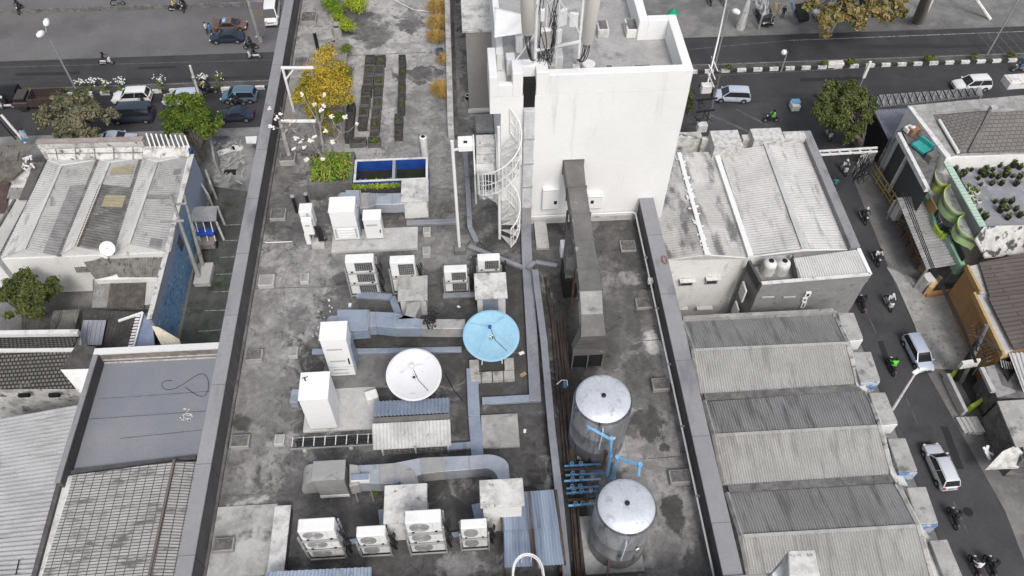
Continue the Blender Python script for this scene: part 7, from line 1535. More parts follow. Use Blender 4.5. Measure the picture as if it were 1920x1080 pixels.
# white peeled block at bottom of the frame
x0,x1,y0,y1=tb(1478,1530,1085,1030,2.2); t=T('corner_block','white peeling masonry block rising past the bottom parapet of the office roof','block',(6.4,5,0)); a_=at(1452,1075,1.2); 
q=[at(1478,1032,1.9),at(1528,1030,1.9),at(1540,1085,1.9),at(1480,1085,1.9)]; O('masonry',MB().prism([tuple(p[:2]) for p in q],.0,1.9),'white_rough',t,bev=.02)
q2=[at(1447,1075,1.3),at(1483,1040,1.3),at(1492,1090,1.3),at(1450,1090,1.3)]; O('panel',MB().prism([tuple(p[:2]) for p in q2],.0,1.3),'white_paint',t,bev=.02)
# ================================================================= VEHICLES
def paint(name,c,met=.3): return M(name,c,None,rough=.28,metal=met,grain=.02,spec=.5)
paint('car_white',(.72,.72,.72),0); paint('car_silver',(.62,.64,.68),.15); paint('car_palebl',(.52,.58,.68),.15); paint('car_teal',(.13,.22,.30),.4); paint('car_black',(.02,.021,.024)); paint('car_navy',(.035,.05,.09)); paint('car_slate',(.05,.065,.09)); paint('car_rust',(.16,.10,.085),0); paint('car_brown',(.06,.045,.042),0)
def loftbox(m,st):  # st: list of (x, halfwidth, z0, z1, crown)
    vs=[];n=8
    for x,w_,z0,z1,cr in st:
        vs+=[(x,-w_*.9,z0),(x,-w_,z0+.16),(x,-w_*1.0,z0+(z1-z0)*.55),(x,-w_*.93,z1-.04),(x,-w_*.62,z1+cr*.8),(x,w_*.62,z1+cr*.8),(x,w_*.93,z1-.04),(x,w_,z0+(z1-z0)*.55),(x,w_,z0+.16),(x,w_*.9,z0)]
    n=10; fs=[]
    for i in range(len(st)-1):
        for k in range(n): fs.append((i*n+k,(i+1)*n+k,(i+1)*n+(k+1)%n,i*n+(k+1)%n))
    fs+=[tuple(range(n)),tuple(range((len(st)-1)*n,len(st)*n))[::-1]]
    return m.add(vs,fs)
def make_car(kind,mat):
    r=T('parked_car' if kind=='wreck' else 'car','x','car',(0,0,0))
    L={'mpv':4.4,'suv':4.6,'sedan':4.4,'van':4.9,'hatch':3.7,'wreck':4.3}[kind]; W=.86 if kind!='van' else .95
    H={'mpv':1.62,'suv':1.72,'sedan':1.38,'van':2.2,'hatch':1.5,'wreck':1.36}[kind]; bz={'mpv':.98,'suv':1.05,'sedan':.9,'van':1.2,'hatch':.95,'wreck':.9}[kind]
    h=L/2
    if kind in('sedan','wreck'): st=[(-h,W*.8,.35,bz-.18,.0),(-h+.12,W*.93,.28,bz-.06,.02),(-h+.7,W,.22,bz,.04),(-.5,W,.22,bz,.0),(.55,W,.22,bz-.0,.0),(.8,W,.22,bz-.02,.03),(h-.35,W*.96,.24,bz-.14,.04),(h-.08,W*.86,.3,bz-.26,.01),(h,W*.72,.36,bz-.4,0)]
    elif kind=='van': st=[(-h,W*.92,.35,bz,.0),(-h+.1,W,.28,bz,.0),(h-1.0,W,.25,bz,.0),(h-.5,W*.98,.25,bz-.05,.06),(h-.1,W*.92,.3,bz-.3,.04),(h,W*.82,.36,bz-.5,0)]
    else: st=[(-h,W*.88,.38,bz-.1,.0),(-h+.1,W*.96,.28,bz,.0),(-h+.6,W,.22,bz,.0),(.6,W,.22,bz,.0),(.95,W,.22,bz-.02,.04),(h-.35,W*.97,.24,bz-.12,.05),(h-.08,W*.88,.3,bz-.28,.02),(h,W*.74,.36,bz-.42,0)]
    O('body',loftbox(MB(),st),mat,r,smooth=True)
    # glasshouse: x at belt rear/front and at roof rear/front
    gx={'sedan':(-1.55,1.0,-.85,.25),'wreck':(-1.5,1.0,-.8,.25),'van':(-h+.06,h-.55,-h+.12,h-1.25),'suv':(-h+.1,1.15,-h+.45,.42),'mpv':(-h+.08,1.3,-h+.35,.5),'hatch':(-h+.08,1.05,-h+.35,.3)}[kind]
    a,b,c,d=gx; wb,wt=W*.93,W*.76; z0=bz-.03; z1=H-.07
    m=MB(); m.add([(a,-wb,z0),(b,-wb,z0),(b,wb,z0),(a,wb,z0),(c,-wt,z1),(d,-wt,z1),(d,wt,z1),(c,wt,z1)],[(0,3,2,1),(4,5,6,7),(0,1,5,4),(1,2,6,5),(2,3,7,6),(3,0,4,7)])
    if kind!='wreck' or 1: O('windows',m,'glass_dark',r)
    m=MB(); e=.04; vs=[]
    for x,ww,z in((c-.06,wt*.93,z1-.01),(c+.08,wt+.02,z1+.045),((c+d)/2,wt+.03,z1+.075),(d-.1,wt+.02,z1+.045),(d+.05,wt*.95,z1-.01)):
        vs+=[(x,-ww,z-.03),(x,-ww*.7,z+.03),(x,ww*.7,z+.03),(x,ww,z-.03)]
    fs=[(4*i+k,4*i+4+k,4*i+5+k,4*i+1+k)[::-1] for i in range(4) for k in range(3)]+[(4*i,4*i+3,4*i+7,4*i+4)[::-1] for i in range(4)]
    m.add(vs,fs); O('roof',m,mat,r,smooth=True)
    for s in(-1,1):
        for (x0,x1) in((a,c),(b,d)): O('pillar',MB().bar((x0,s*wb*1.0,z0),(x1,s*wt,z1),.09,.05),mat,r)
        if kind!='van': u=.45; xm=(a+b)/2; O('pillar',MB().bar((xm,s*wb,z0),((c+d)/2-.05,s*(wt+.005),z1),.07,.03),mat if kind in('suv',) else 'black',r)
        O('door_line',MB().box((a+b)/2-.01,(a+b)/2+.01,s*W-.006,s*W+.006,.32,bz-.12),'black',r)
        O('mirror',MB().cbox((b-.12,s*(W+.08),bz+.06),(.13,.2,.13)),mat,r)
        O('headlight',MB().cbox((h-.14,s*W*.66,bz-.33),(.22,.34,.13),-s*.3),'lamp_glass',r)
        O('tail_light',MB().cbox((-h+.03,s*W*.76,bz-.2),(.1,.2,.28)),'tail_red',r)
        for x in(h-.85,-h+.8):
            O('wheel_arch',MB().lathe((x,s*(W-.11),.36),[(.37,-.0),(.37,.125)],20,ax=(0,s,0)),'black',r,smooth=True)
            wv=O('wheel',MB().lathe((x,s*(W-.14),.31),[(.2,-.02),(.31,0),(.31,.155),(.2,.165)],20,ax=(0,s,0)),'tyre',r,smooth=True)
            O('rim',MB().lathe((x,s*(W-.14),.31),[(.19,.166),(.17,.175),(.04,.18)],14,ax=(0,s,0)),'rim',wv,smooth=True)
    O('grille',MB().box(h-.03,h+.012,-.42,.42,bz-.46,bz-.34),'black',r); O('bumper',MB().box(h-.12,h+.02,-W*.7,W*.7,.32,.44),'black' if kind!='sedan' else 'steel_grey',r)
    O('number_plate',MB().box(-h-.012,-h+.02,-.22,.22,bz-.36,bz-.25),'black',r)
    if kind in('suv','mpv'):
        for s in(-1,1): O('roof_rail',MB().bar((c+.15,s*wt*.93,z1+.08),(d-.15,s*wt*.93,z1+.08),.035,.04),'steel_grey',r)
    if kind=='wreck':
        O('open_bonnet',MB().slab([(1.05,-.7,.95),(1.05,.7,.95),(1.5,.68,1.65),(1.5,-.68,1.65)],.04),mat,r); O('open_boot',MB().slab([(-1.5,-.66,.93),(-1.5,.66,.93),(-2.0,.62,1.55),(-2.0,-.62,1.55)],.04),mat,r); O('blue_panel',MB().box(-.85,-.45,-.55,.55,H+.02,H+.035),'sign_blue',r)
    return r
PRO={}
def car(px,py,kind,mat,heading,lab,z=G+.03,grp=None):
    k=(kind,mat)
    if k not in PRO: PRO[k]=Proto(make_car(kind,mat))
    c=at(px,py,z); return PRO[k]((c.x,c.y,z),heading,lab,grp,.83 if grp=='cars on the side road' else .91)
LF=math.pi; gl='cars on the main road'
car(251,189,'suv','car_white',LF+.02,'clean white car on the main road, left of the round green tree',grp=gl)
car(345,192,'suv','car_palebl',LF+.02,'white pale roofed car half hidden by the round green tree',grp=gl)
car(451,187,'mpv','car_teal',LF-.03,'teal blue people carrier on the main road nearest the left parapet',grp=gl)
car(252,224,'van','car_slate',LF,'long dark slate van on the near lane between the two street trees',grp=gl)
car(443,222,'sedan','car_navy',LF,'dark navy sedan on the near lane right of the round green tree',grp=gl)
car(8,192,'van','car_black',LF,'black van cut by the left edge of the picture on the main road',grp=gl)
car(222,268,'sedan','car_palebl',0,'pale blue car parked behind the rear parapet of the sawtooth house',z=G+.04)
car(434,54,'wreck','car_rust',0.02,'rusty brown stripped car with open bonnet and boot in the parking lot')
car(428,76,'sedan','car_navy',LF,'old faded blue sedan parked beside the rusty brown car')
car(512,33,'van','car_white',-math.pi/2+.05,'white van facing the viewer beside the far left parapet')
car(1370,186,'mpv','car_palebl',LF-.12,'silver blue people carrier turning at the junction right of the tower',grp=gl)
car(1817,166,'suv','car_white',LF+.03,'white car with roof rails on the main road at the upper right',grp=gl)
car(1432,37,'hatch','car_black',-math.pi/2,'small black car facing the viewer under the billboards')
car(1553,30,'suv','car_white',LF+.2,'white car mostly hidden under the rust leaved tree')
car(1717,668,'mpv','car_palebl',-math.pi/2+.06,'silver car driving towards the viewer on the side road',grp='cars on the side road')
car(1757,880,'suv','car_silver',math.pi/2+.03,'silver car driving away on the side road, below the other silver car',grp='cars on the side road')
# brown truck
c=at(82,199,G); t=T('pickup_truck','old brown open truck waiting in the queue behind the grey street tree','truck',(c.x,c.y,G)); X,Y=c.x,c.y
m=MB(); m.box(X-2.6,X-1.0,Y-.9,Y+.9,G+.5,G+1.25); O('cab',m,'car_brown',t,bev=.12); O('cab_windows',MB().box(X-2.35,X-1.15,Y-.83,Y+.83,G+1.2,G+1.75),'glass_dark',t,bev=.08); O('cab_roof',MB().box(X-2.2,X-1.1,Y-.8,Y+.8,G+1.76,G+1.84),'car_brown',t,bev=.04)
m=MB(); m.box(X-.9,X+2.4,Y-.95,Y-.85,G+.7,G+1.7).box(X-.9,X+2.4,Y+.85,Y+.95,G+.7,G+1.7).box(X-.9,X-.8,Y-.84,Y+.84,G+.7,G+1.7).box(X+2.3,X+2.4,Y-.84,Y+.84,G+.7,G+1.7).box(X-.9,X+2.4,Y-.84,Y+.84,G+.55,G+.69)
O('cargo_bed',m,'car_brown',t)
for k in range(7): O('stake',MB().box(X-.8+.5*k,X-.72+.5*k,Y-.99,Y-.955,G+.6,G+1.8),'rust_dark',t)
for sx in(-1.7,1.6):
    for s in(-1,1): O('wheel',MB().lathe((X+sx,Y+s*.75,G+.4),[(.25,-.02),(.4,0),(.4,.2),(.25,.22)],18,ax=(0,s,0)),'tyre',t,smooth=True)
# ---- motorcycles and people
def make_moto(mat):
    r=T('motorcycle','x','motorcycle',(0,0,0))
    for x,n in((.62,'f'),(-.6,'r')):
        w_=O('wheel',MB().tube([(x+.25*math.cos(a*math.pi/9),0,.28+.25*math.sin(a*math.pi/9)) for a in range(19)],.055,8),'tyre',r,smooth=True); O('rim',MB().lathe((x,-.03,.28),[(.17,0),(.17,.06)],14,ax=(0,1,0)),'rim',w_)
    O('body',MB().prism([(-.62,-.09),(-.35,-.15),(.05,-.14),(.35,-.1),(.35,.1),(.05,.14),(-.35,.15),(-.62,.09)],.42,.68),mat,r,bev=.05,seg=2)
    O('seat',MB().box(-.62,.08,-.12,.12,.685,.78),'black',r,bev=.04,seg=2)
    O('front_cowl',MB().prism([(.36,-.16),(.5,-.2),(.62,-.1),(.62,.1),(.5,.2),(.36,.16)],.42,.95),mat,r,bev=.05,seg=2)
    O('fork',MB().tube([(.42,.0,.98),(.62,0,.28)],.04,6),'steel_grey',r); O('handlebar',MB().tube([(.3,-.33,1.02),(.42,-.15,1.0),(.42,.15,1.0),(.3,.33,1.02)],.02,6),'black',r)
    O('headlight',MB().cbox((.58,0,.9),(.1,.16,.12)),'lamp_glass',r); O('tail_light',MB().cbox((-.68,0,.62),(.06,.14,.08)),'tail_red',r); O('exhaust',MB().tube([(.0,-.16,.3),(-.65,-.2,.36)],.045,8),'steel_grey',r,smooth=True)
    for s in(-1,1): O('mirror',MB().cbox((.36,s*.3,1.15),(.03,.12,.07)).tube([(.36,s*.28,1.02),(.36,s*.3,1.13)],.008,4),'black',r)
    return r
def skin_person(name,pose,shirt,trousers,helmet,helmat='helmet_black'):
    J={}; E_=[]
    if pose=='ride': P=dict(pel=(-.18,0,.86),ch=(-.1,0,1.22),nk=(-.05,0,1.42),hd=(-.02,0,1.56),sl=(-.08,.2,1.34),el=(.1,.3,1.14),wl=(.3,.3,1.06),sr=(-.08,-.2,1.34),er=(.1,-.3,1.14),wr=(.3,-.3,1.06),hl=(-.15,.11,.84),kl=(.25,.2,.78),al=(.12,.2,.36),fl=(.28,.21,.33),hr=(-.15,-.11,.84),kr=(.25,-.2,.78),ar=(.12,-.2,.36),fr=(.28,-.21,.33))
    else: P=dict(pel=(0,0,.92),ch=(0,0,1.25),nk=(0,0,1.46),hd=(.02,0,1.58),sl=(0,.2,1.38),el=(.03,.26,1.12),wl=(.12,.25,.88),sr=(0,-.2,1.38),er=(.03,-.26,1.12),wr=(.12,-.25,.88),hl=(0,.1,.9),kl=(.05,.11,.5),al=(.0,.12,.09),fl=(.17,.14,.04),hr=(0,-.1,.9),kr=(-.04,-.11,.5),ar=(-.08,-.12,.09),fr=(.09,-.14,.04))
    Rr=dict(pel=.15,ch=.165,nk=.06,hd=.1,sl=.075,el=.05,wl=.038,sr=.075,er=.05,wr=.038,hl=.1,kl=.065,al=.048,fl=.045,hr=.1,kr=.065,ar=.048,fr=.045)
    ks=list(P); ed=[('pel','ch'),('ch','nk'),('nk','hd'),('ch','sl'),('sl','el'),('el','wl'),('ch','sr'),('sr','er'),('er','wr'),('pel','hl'),('hl','kl'),('kl','al'),('al','fl'),('pel','hr'),('hr','kr'),('kr','ar'),('ar','fr')]
    me=bpy.data.meshes.new('tmp'); me.from_pydata([P[k] for k in ks],[(ks.index(a),ks.index(b)) for a,b in ed],[]); o=bpy.data.objects.new('tmp',me); COL.objects.link(o)
    md=o.modifiers.new('s','SKIN'); me.skin_vertices[0] if len(me.skin_vertices) else None
    if not len(me.skin_vertices): bpy.context.view_layer.objects.active=o
    lay=me.skin_vertices[0].data
    for i,k in enumerate(ks): lay[i].radius=(Rr[k],Rr[k])
    lay[0].use_root=True
    o.modifiers.new('u','SUBSURF').levels=1
    dg=bpy.context.evaluated_depsgraph_get(); dg.update(); nm=bpy.data.meshes.new_from_object(o.evaluated_get(dg)); bpy.data.objects.remove(o); nm.name=name
    nm.materials.clear()
    for m_ in(shirt,trousers,'skin','black'): nm.materials.append(MATS[m_])
    for p in nm.polygons:
        c=p.center; mi=0
        if c.z>(1.45 if pose=='ride' else 1.48): mi=2
        elif (pose=='ride' and (c.z<.9 and (c.x>-.05 or c.z<.84))) or (pose!='ride' and c.z<.9 and abs(c.y)<.2): mi=1
        if pose=='ride' and c.x>.24 and c.z>.98: mi=2
        if pose!='ride' and abs(c.y)>.2 and c.z<.95 and c.z>.6: mi=2
        if c.z<(.42 if pose=='ride' else .12) : mi=3
        p.material_index=mi; p.use_smooth=True
    r=bpy.data.objects.new('person',nm); COL.objects.link(r); LOC[r.name]=Vector((0,0,0)); r['category']='person'
    hx=P['hd']
    if helmet: O('helmet',MB().lathe((hx[0],0,hx[2]-.06),[(.12,0),(.145,.06),(.14,.13),(.1,.2),(.03,.225)],18),helmat,r,smooth=True)
    else: O('hair',MB().lathe((hx[0]-.02,0,hx[2]-.0),[(.105,0),(.11,.05),(.08,.11),(.02,.125)],14),'black',r,smooth=True); 
    return r
M('helmet_black',(.02,.02,.022),None,rough=.3); M('helmet_white',(.65,.65,.66),None,rough=.3); M('helmet_blue',(.06,.28,.5),None,rough=.3); M('jacket_green',(.12,.60,.06),None,rough=.6); M('jacket_black',(.025,.025,.028),None); M('shirt_white',(.62,.62,.62),None); M('shirt_yellow',(.5,.42,.2),None); M('shirt_blue',(.05,.22,.4),None); M('jeans',(.05,.06,.09),None); M('shirt_teal',(.05,.25,.26),None); M('moto_white',(.6,.6,.61),None,rough=.3); M('moto_black',(.025,.025,.028),None,rough=.3); M('moto_grey',(.18,.18,.19),None,rough=.3)
MP={k:Proto(make_moto(k)) for k in('moto_white','moto_black','moto_grey')}
PPL={}
def person(pose,shirt,tr,hel,hm,loc,rz,lab,grp=None):
    k=(pose,shirt,hel,hm)
    if k not in PPL: PPL[k]=Proto(skin_person('person',pose,shirt,tr,hel,hm))
    return PPL[k](loc,rz,lab,grp)
def rider(px,py,rz,mk,shirt,hm,where,who,z=G+.03):
    c=at(px,py,z); MP[mk]((c.x,c.y,z),rz,f'{mk[5:]} motorcycle {where}','motorcycles on the streets')
    if shirt: person('ride',shirt,'jeans',True,hm,(c.x,c.y,z+.02),rz,f'person in {who} riding {where}','riders on the streets')
dn=-math.pi/2; up_=math.pi/2
rider(201,121,0,'moto_white','jacket_black','helmet_black','alone on the far lane of the main road','black jacket')
rider(40,22,dn,'moto_black','jacket_black','helmet_black','in the parking lot at the top left corner','black jacket')
rider(222,10,0,'moto_grey',None,None,'parked near the top edge beyond the long lot wall','')
rider(330,20,0,'moto_black','shirt_yellow','helmet_black','beside the long lot wall, the one with the yellow shirt','yellow shirt')
rider(347,18,dn,'moto_black','jacket_black','helmet_black','beside the long lot wall, right of the yellow shirt','black jacket')
rider(472,92,LF,'moto_black','jacket_black','helmet_black','just behind the blue and rusty cars by the signboard pole','black jacket')
rider(478,110,LF,'moto_white','jacket_black','helmet_black','on the far lane nearest the left parapet','black jacket')
rider(15,204,LF,'moto_white','jacket_black','helmet_white','beside the black van at the left edge','black jacket and white helmet')
rider(50,204,LF,'moto_black','shirt_white','helmet_white','between the black van and the brown truck','white shirt')
rider(384,172,LF,'moto_black','shirt_yellow','helmet_black','close to the median, behind the leaning sign pole','tan shirt')
rider(395,176,LF,'moto_black','jacket_black','helmet_black','by the median left of the teal car','black jacket')
rider(272,203,LF,'moto_grey','jacket_black','helmet_black','squeezing between the clean white car and the slate van','black jacket')
rider(447,198,LF,'moto_black','jacket_black','helmet_blue','between the teal car and navy sedan','black jacket and blue helmet')
rider(1445,229,LF,'moto_black','jacket_green','helmet_black','crossing the junction behind the white warehouse','bright green jacket')
rider(1552,257,dn,'moto_white','shirt_yellow','helmet_white','under the olive tree at the junction','tan shirt')
rider(1580,322,dn,'moto_white','shirt_white','helmet_white','on the side road beside the white gantry','white shirt')
rider(1617,412,dn,'moto_black','jacket_black','helmet_white','on the road beside the yellow railing','black jacket and white helmet')
rider(1640,490,dn,'moto_black','shirt_white','helmet_black','on the road right of the grey house','white shirt and black helmet')
rider(1663,573,dn,'moto_white','shirt_white','helmet_white','on the road beside the orange gate','white shirt and white helmet')
rider(1612,575,up_,'moto_black','jacket_black','helmet_black','going away close to the first facade box','black jacket')
rider(1668,692,up_,'moto_black','jacket_green','helmet_black','on the side road left of the upper silver car','bright green jacket')
rider(1783,975,up_,'moto_black','jacket_black','helmet_black','going away below the lower silver car','black jacket')
rider(1823,1066,up_,'moto_black','shirt_white','helmet_black','at the lower end of the road, left of a pair','white shirt')
rider(1852,1066,up_,'moto_black','jacket_black','helmet_black','at the lower end of the road, right of a pair','black jacket')
rider(1908,134,LF,'moto_grey','shirt_blue','helmet_blue','on the main road at the right edge of the picture','blue shirt')
def stand(px,py,shirt,rz,lab): c=at(px,py,G+.03); person('stand',shirt,'jeans',False,None,(c.x,c.y,G+.03),rz,lab)
stand(390,64,'shirt_white',0,'person in a white shirt standing left of the old blue sedan'); stand(398,66,'shirt_blue',0,'person in a blue shirt leaning near the nose of the old blue sedan'); stand(1561,356,'shirt_teal',1,'person in teal walking at the warehouse side of the side road')
stand(1466,34,'jacket_black',1,'person in dark clothes standing by the framed poster at the top right')
rider(1330,6,dn,'moto_black',None,None,'parked on the far forecourt behind the tower','')
rider(1355,6,dn,'moto_grey',None,None,'parked on the far forecourt, right of another motorcycle','')
# ================================================================= TREES
def tree(lab,base,cl,n,size,mat,r=.18,**k):
    sub=[]
    for c in cl:   # each mass breaks into smaller leaf clumps of differing tone, with gaps between
        for j in range(7):
            d=Vector((random.gauss(0,1),random.gauss(0,1),random.gauss(.2,.9))).normalized()*random.uniform(.45,1.0); q=random.uniform(.34,.6)
            sub.append((c[0]+d.x*c[3],c[1]+d.y*c[4],c[2]+d.z*c[5],c[3]*q,c[4]*q,c[5]*q*1.1,(c[6] if len(c)>6 else .5)+random.uniform(-.32,.28)))
    cl0,cl=cl,sub; k['surf']=.35; n=int(n*1.7); sub+=[(c[0],c[1],c[2],c[3]*.75,c[4]*.75,c[5]*.75,.3) for c in cl]
    t=T('street_tree',lab,'tree',base); leaves('crown',cl,n,size,mat,t,**k); tops=[Vector(c[:3]) for c in cl0+sub[::5]]; O('trunk',limbs(base,tops,r,7),'bark',t,smooth=True); return t
cl=clumps_px([(90,210,22,.4),(120,195,24,.35),(150,190,24,.4),(180,205,24,.5),(205,215,18,.5),(100,235,24,.45),(135,225,30,.6),(165,230,28,.6),(130,255,22,.55),(165,255,18,.5),(80,220,15,.3),(150,175,14,.3)],-33.6,.7)
tree('wide sparse grey olive street tree behind the sawtooth house',at(135,262,G),cl,8500,.34,'leaf_grey',surf=.3)
leaves_=clumps_px([(150,235,30,.6),(120,245,20,.6),(185,225,20,.7)],-33.4,.6)
cl=clumps_px([(340,200,26,.5),(375,205,26,.55),(395,225,20,.5),(325,220,22,.4),(350,235,30,.5),(385,240,22,.55),(330,240,20,.4),(365,215,26,.6),(355,195,22,.5),(405,232,12,.5),(312,215,12,.4)],-32.6,.75)
tree('dense round bright green street tree beside the left parapet',at(382,300,G),cl,15000,.27,'leaf_green',.22,surf=.7)
cl=clumps_px([(30,525,28,.5),(60,520,25,.5),(85,540,20,.3),(20,555,25,.4),(55,560,30,.6),(35,585,24,.6),(75,575,20,.4),(100,530,12,.2),(60,545,26,.7)],-33.5,.7)
tree('bushy dark olive tree in the yard at the left edge below the white gable',at(50,600,G),cl,9000,.26,'leaf_olive',.15,surf=.5)
cl=clumps_px([(1550,190,24,.5),(1580,175,26,.5),(1610,185,24,.5),(1560,215,26,.5),(1595,210,30,.6),(1625,200,18,.5),(1575,240,24,.5),(1600,240,20,.4),(1540,205,16,.4),(1588,258,12,.4),(1560,170,20,.6),(1625,220,16,.5)],-32.8,.8)
tree('fine leaved olive green street tree at the mouth of the side road',at(1608,285,G),cl,13000,.25,'leaf_olive',.2,surf=.45)
cl=clumps_px([(1530,10,22),(1560,25,20),(1600,20,24),(1640,15,24),(1680,5,22),(1550,50,16),(1620,-10,26),(1660,35,14),(1580,-10,25),(1550,65,8),(1690,25,12),(1540,38,18),(1610,45,12)],-31.5,.55)
tree('large leaved rust and green tree hanging over the far kerb at the top right',at(1610,-25,G),cl,5200,.55,'leaf_rust',.25,surf=.4,asp=.7)
cl=clumps_px([(1290,180,12),(1293,200,10),(1288,165,9)],-34.5,.8); tree('small olive tree peeping out behind the tower corner',at(1290,215,G),cl,1200,.25,'leaf_olive',.1)
b=at(1722,38,G); b2=at(1742,-15,-30); t=T('tree_trunk','thick dark tree trunk at the top right with a pale post at its foot','tree',b); O('trunk',MB().tube([b,b2],[.75,.55],12),'bark',t,smooth=True); O('post',MB().bar(at(1735,22,G),at(1752,-15,G+3),.5),'white_dirty',t)
def mshrub(px,py,rp,lab,mat='leaf_green',n=350,h=.7):
    c=at(px,py,G+.2); t=T('median_shrub',lab,'shrub',c); leaves('foliage',clumps_px([(px+random.uniform(-.6,.6)*rp,py-2,rp*.5) for _ in range(4)],G+.2+h,.7),n,.22,mat,t); O('stems',limbs(c,[c+Vector((.1,0,.5)),c+Vector((-.15,0,.5))],.03),'bark',t); return t
for px,rp,mt,lab in((1365,12,'leaf_olive','dull shrub on the right median nearest the tower'),(1546,10,'leaf_green','green shrub on the right median left of the white block'),(1598,14,'leaf_green','low wide green shrub on the median right of the white block'),(1745,12,'leaf_green','round green shrub in the middle of the right median'),(1828,12,'leaf_olive','spreading shrub on the right median above the white car'),(1900,12,'leaf_olive','shrub on the median at the right edge')):
    y=133-(px-1310)*.045-3; mshrub(px,y,rp,lab,mt)
for px,rp,mt,lab in((50,15,'leaf_green','long low hedge of weeds on the left median behind the brown truck'),(110,15,'leaf_green','green shrub on the left median near the lamp post'),(450,12,'leaf_green','low green shrub on the left median behind the teal car')):
    mshrub(px,172,rp,lab,mt,600,.5)
for i,(px,py,n,lab) in enumerate(((151,153,4,'white flowering bush on the left median beside the lamp post'),(171,150,5,'largest white flowering bush on the left median'),(196,154,3,'small white flowering bush on the left median'),(226,151,5,'white flowering bush on the median behind the clean white car'),(298,148,3,'thin green bush with few white blooms on the left median'),(380,142,5,'white flowering bush on the median right of the leaning sign pole'),(410,141,1,'single bloomed bush on the median behind the teal car'))):
    t=mshrub(px,py+18,7,lab,'leaf_green',120,.7)
    m=MB()
    for k in range(n*7): c=at(px+random.gauss(0,6),py+random.gauss(0,3.5),G+1.7+random.uniform(-.3,.3)); m.cbox(c,(random.uniform(.06,.17),random.uniform(.06,.14),.06),random.random()*3)
    O('blooms',m,'white_clean',t)['kind']='stuff'
    b0=at(px,py+18,G+.2); O('flower_stems',limbs(b0,[at(px+random.gauss(0,6),py+random.gauss(0,3),G+1.6) for _ in range(7)],.035,5),'bark',t); leaves('upper_leaves',[(*at(px,py+2,G+1.3),.55,.4,.4,.5)],120,.2,'leaf_green',t)
# ================================================================= STREET FURNITURE
def lamp(base,ztop,heads,lab,name='street_lamp',r=(.11,.07),mat='steel_grey'):
    b=at(*base,G); t=T(name,lab,'street lamp',(b.x,b.y,G)); O('post',MB().tube([(b.x,b.y,G),(b.x,b.y,ztop)],list(r),8),mat,t,smooth=True)
    for hx,hy,s in heads:
        p=at(hx,hy,ztop+.3); O('arm',MB().tube([(b.x,b.y,ztop-.1),((b.x+p.x)/2,(b.y+p.y)/2,ztop+.3),p],.05,6),mat,t,smooth=True)
        O('lamp_head',MB().lathe(p,[(.05,-.9*s),(.28,-.5*s),(.34,0),(.25,.6*s),(.05,.85*s)],12,ax=(p.x-b.x+.01,p.y-b.y,.1)),'white_clean',t,smooth=True)
    return t
zt_=hz(143,168,G,60); lamp((143,168),zt_,((87,42,.7),(76,64,.7)),'tall twin headed street lamp on the left median')
lamp((1464,135),hz(1464,135,G,100),((1470,98,.35),),'short white street lamp on the right median')
zt_=hz(1338,133,G,20); lamp((1338,133),zt_,((1380,22,.6),),'tall thin street lamp behind the tower on the right median')
b=at(1850,104,G); TO('street_pole','thin grey pole on the median reaching the upper right corner','pole',MB().tube([b,(b.x,b.y,G+12)],.09,7),'steel_grey',smooth=True)
b=at(1857,36,G); TO('street_pole','short pale pole standing in the far forecourt at the top right','pole',MB().tube([b,at(1828,-5,G+2.5)],.2,7),'white_dirty',smooth=True)
b=at(1388,52,G); TO('pale_column','white forked trunk like column on the far kerb, left of the billboards','column',MB().tube([b,at(1398,20,G+3),at(1408,-8,G+5)],[.55,.4,.3],8),'white_dirty',smooth=True)
b=at(378,192,G+.4); t=T('sign_pole','leaning pale double pole sticking up between the pale roofed car and the median','pole',b); O('post',MB().tube([b,at(356,123,G+5.5)],.12,7),'white_dirty',t,smooth=True); O('sleeve',MB().tube([at(373,178,G+1),at(362,144,G+4)],.2,7),'steel_grey',t,smooth=True)
# leaning billboard at lot
b=at(489,78,G); t=T('billboard','tall narrow signboard frame leaning over the parking lot by the parapet','billboard',b); O('post',MB().tube([b,at(464,-6,G+9)],.22,8),'white_dirty',t,smooth=True); O('board',MB().slab([at(468,0,G+8.5),at(492,0,G+8.5),at(497,60,G+3),at(486,66,G+2.5)],.25),M('board_faded',(.32,.27,.25),(.22,.22,.3),.8,.42,.6),t)
O('brace',MB().bar(at(480,70,G+.3),at(500,40,G+3),.15),'white_dirty',t)
# billboard top right
b=at(1430,28,G+2); t=T('billboard','white striped billboard on a post above the black car at the top right','billboard',(b.x,b.y,G)); O('board',MB().slab([at(1408,-5,G+5),at(1440,-8,G+6),at(1443,22,G+4.5),at(1430,28,G+4)],.2),M('stripe',(.45,.45,.46),(.15,.15,.16),2,.48,.52,st=(4,.3,1)),t); O('post',MB().tube([(b.x,b.y,G),(b.x,b.y,G+4.2)],.12,7),'steel_grey',t)
t=T('poster_frame','small framed poster panel right of the black car','poster',at(1457,28,G)); O('panel',MB().slab([at(1452,3,G+3.4),at(1464,5,G+3.4),at(1459,28,G+1.8),at(1447,24,G+1.8)],.12),M('poster',(.42,.36,.27),(.2,.15,.1),2,.45,.55),t); 
for a_ in((1450,26),(1459,27)): p=at(*a_,G+1.8); O('leg',MB().bar((p.x,p.y,G),(p.x,p.y,G+1.8),.1),'steel_grey',t)
b=at(1263,20,G+2); t=T('umbrella','closed green umbrella on a thin stand behind the tower parapet','umbrella',(b.x,b.y,G)); O('pole',MB().tube([(b.x,b.y,G),(b.x,b.y,G+2.4)],.04,6),'steel_grey',t); O('canopy',MB().lathe((b.x,b.y,G+1.6),[(.7,0),(.5,.3),(.15,.6),(.03,.8)],12),M('umb_green',(.02,.28,.17),None),t,smooth=True)
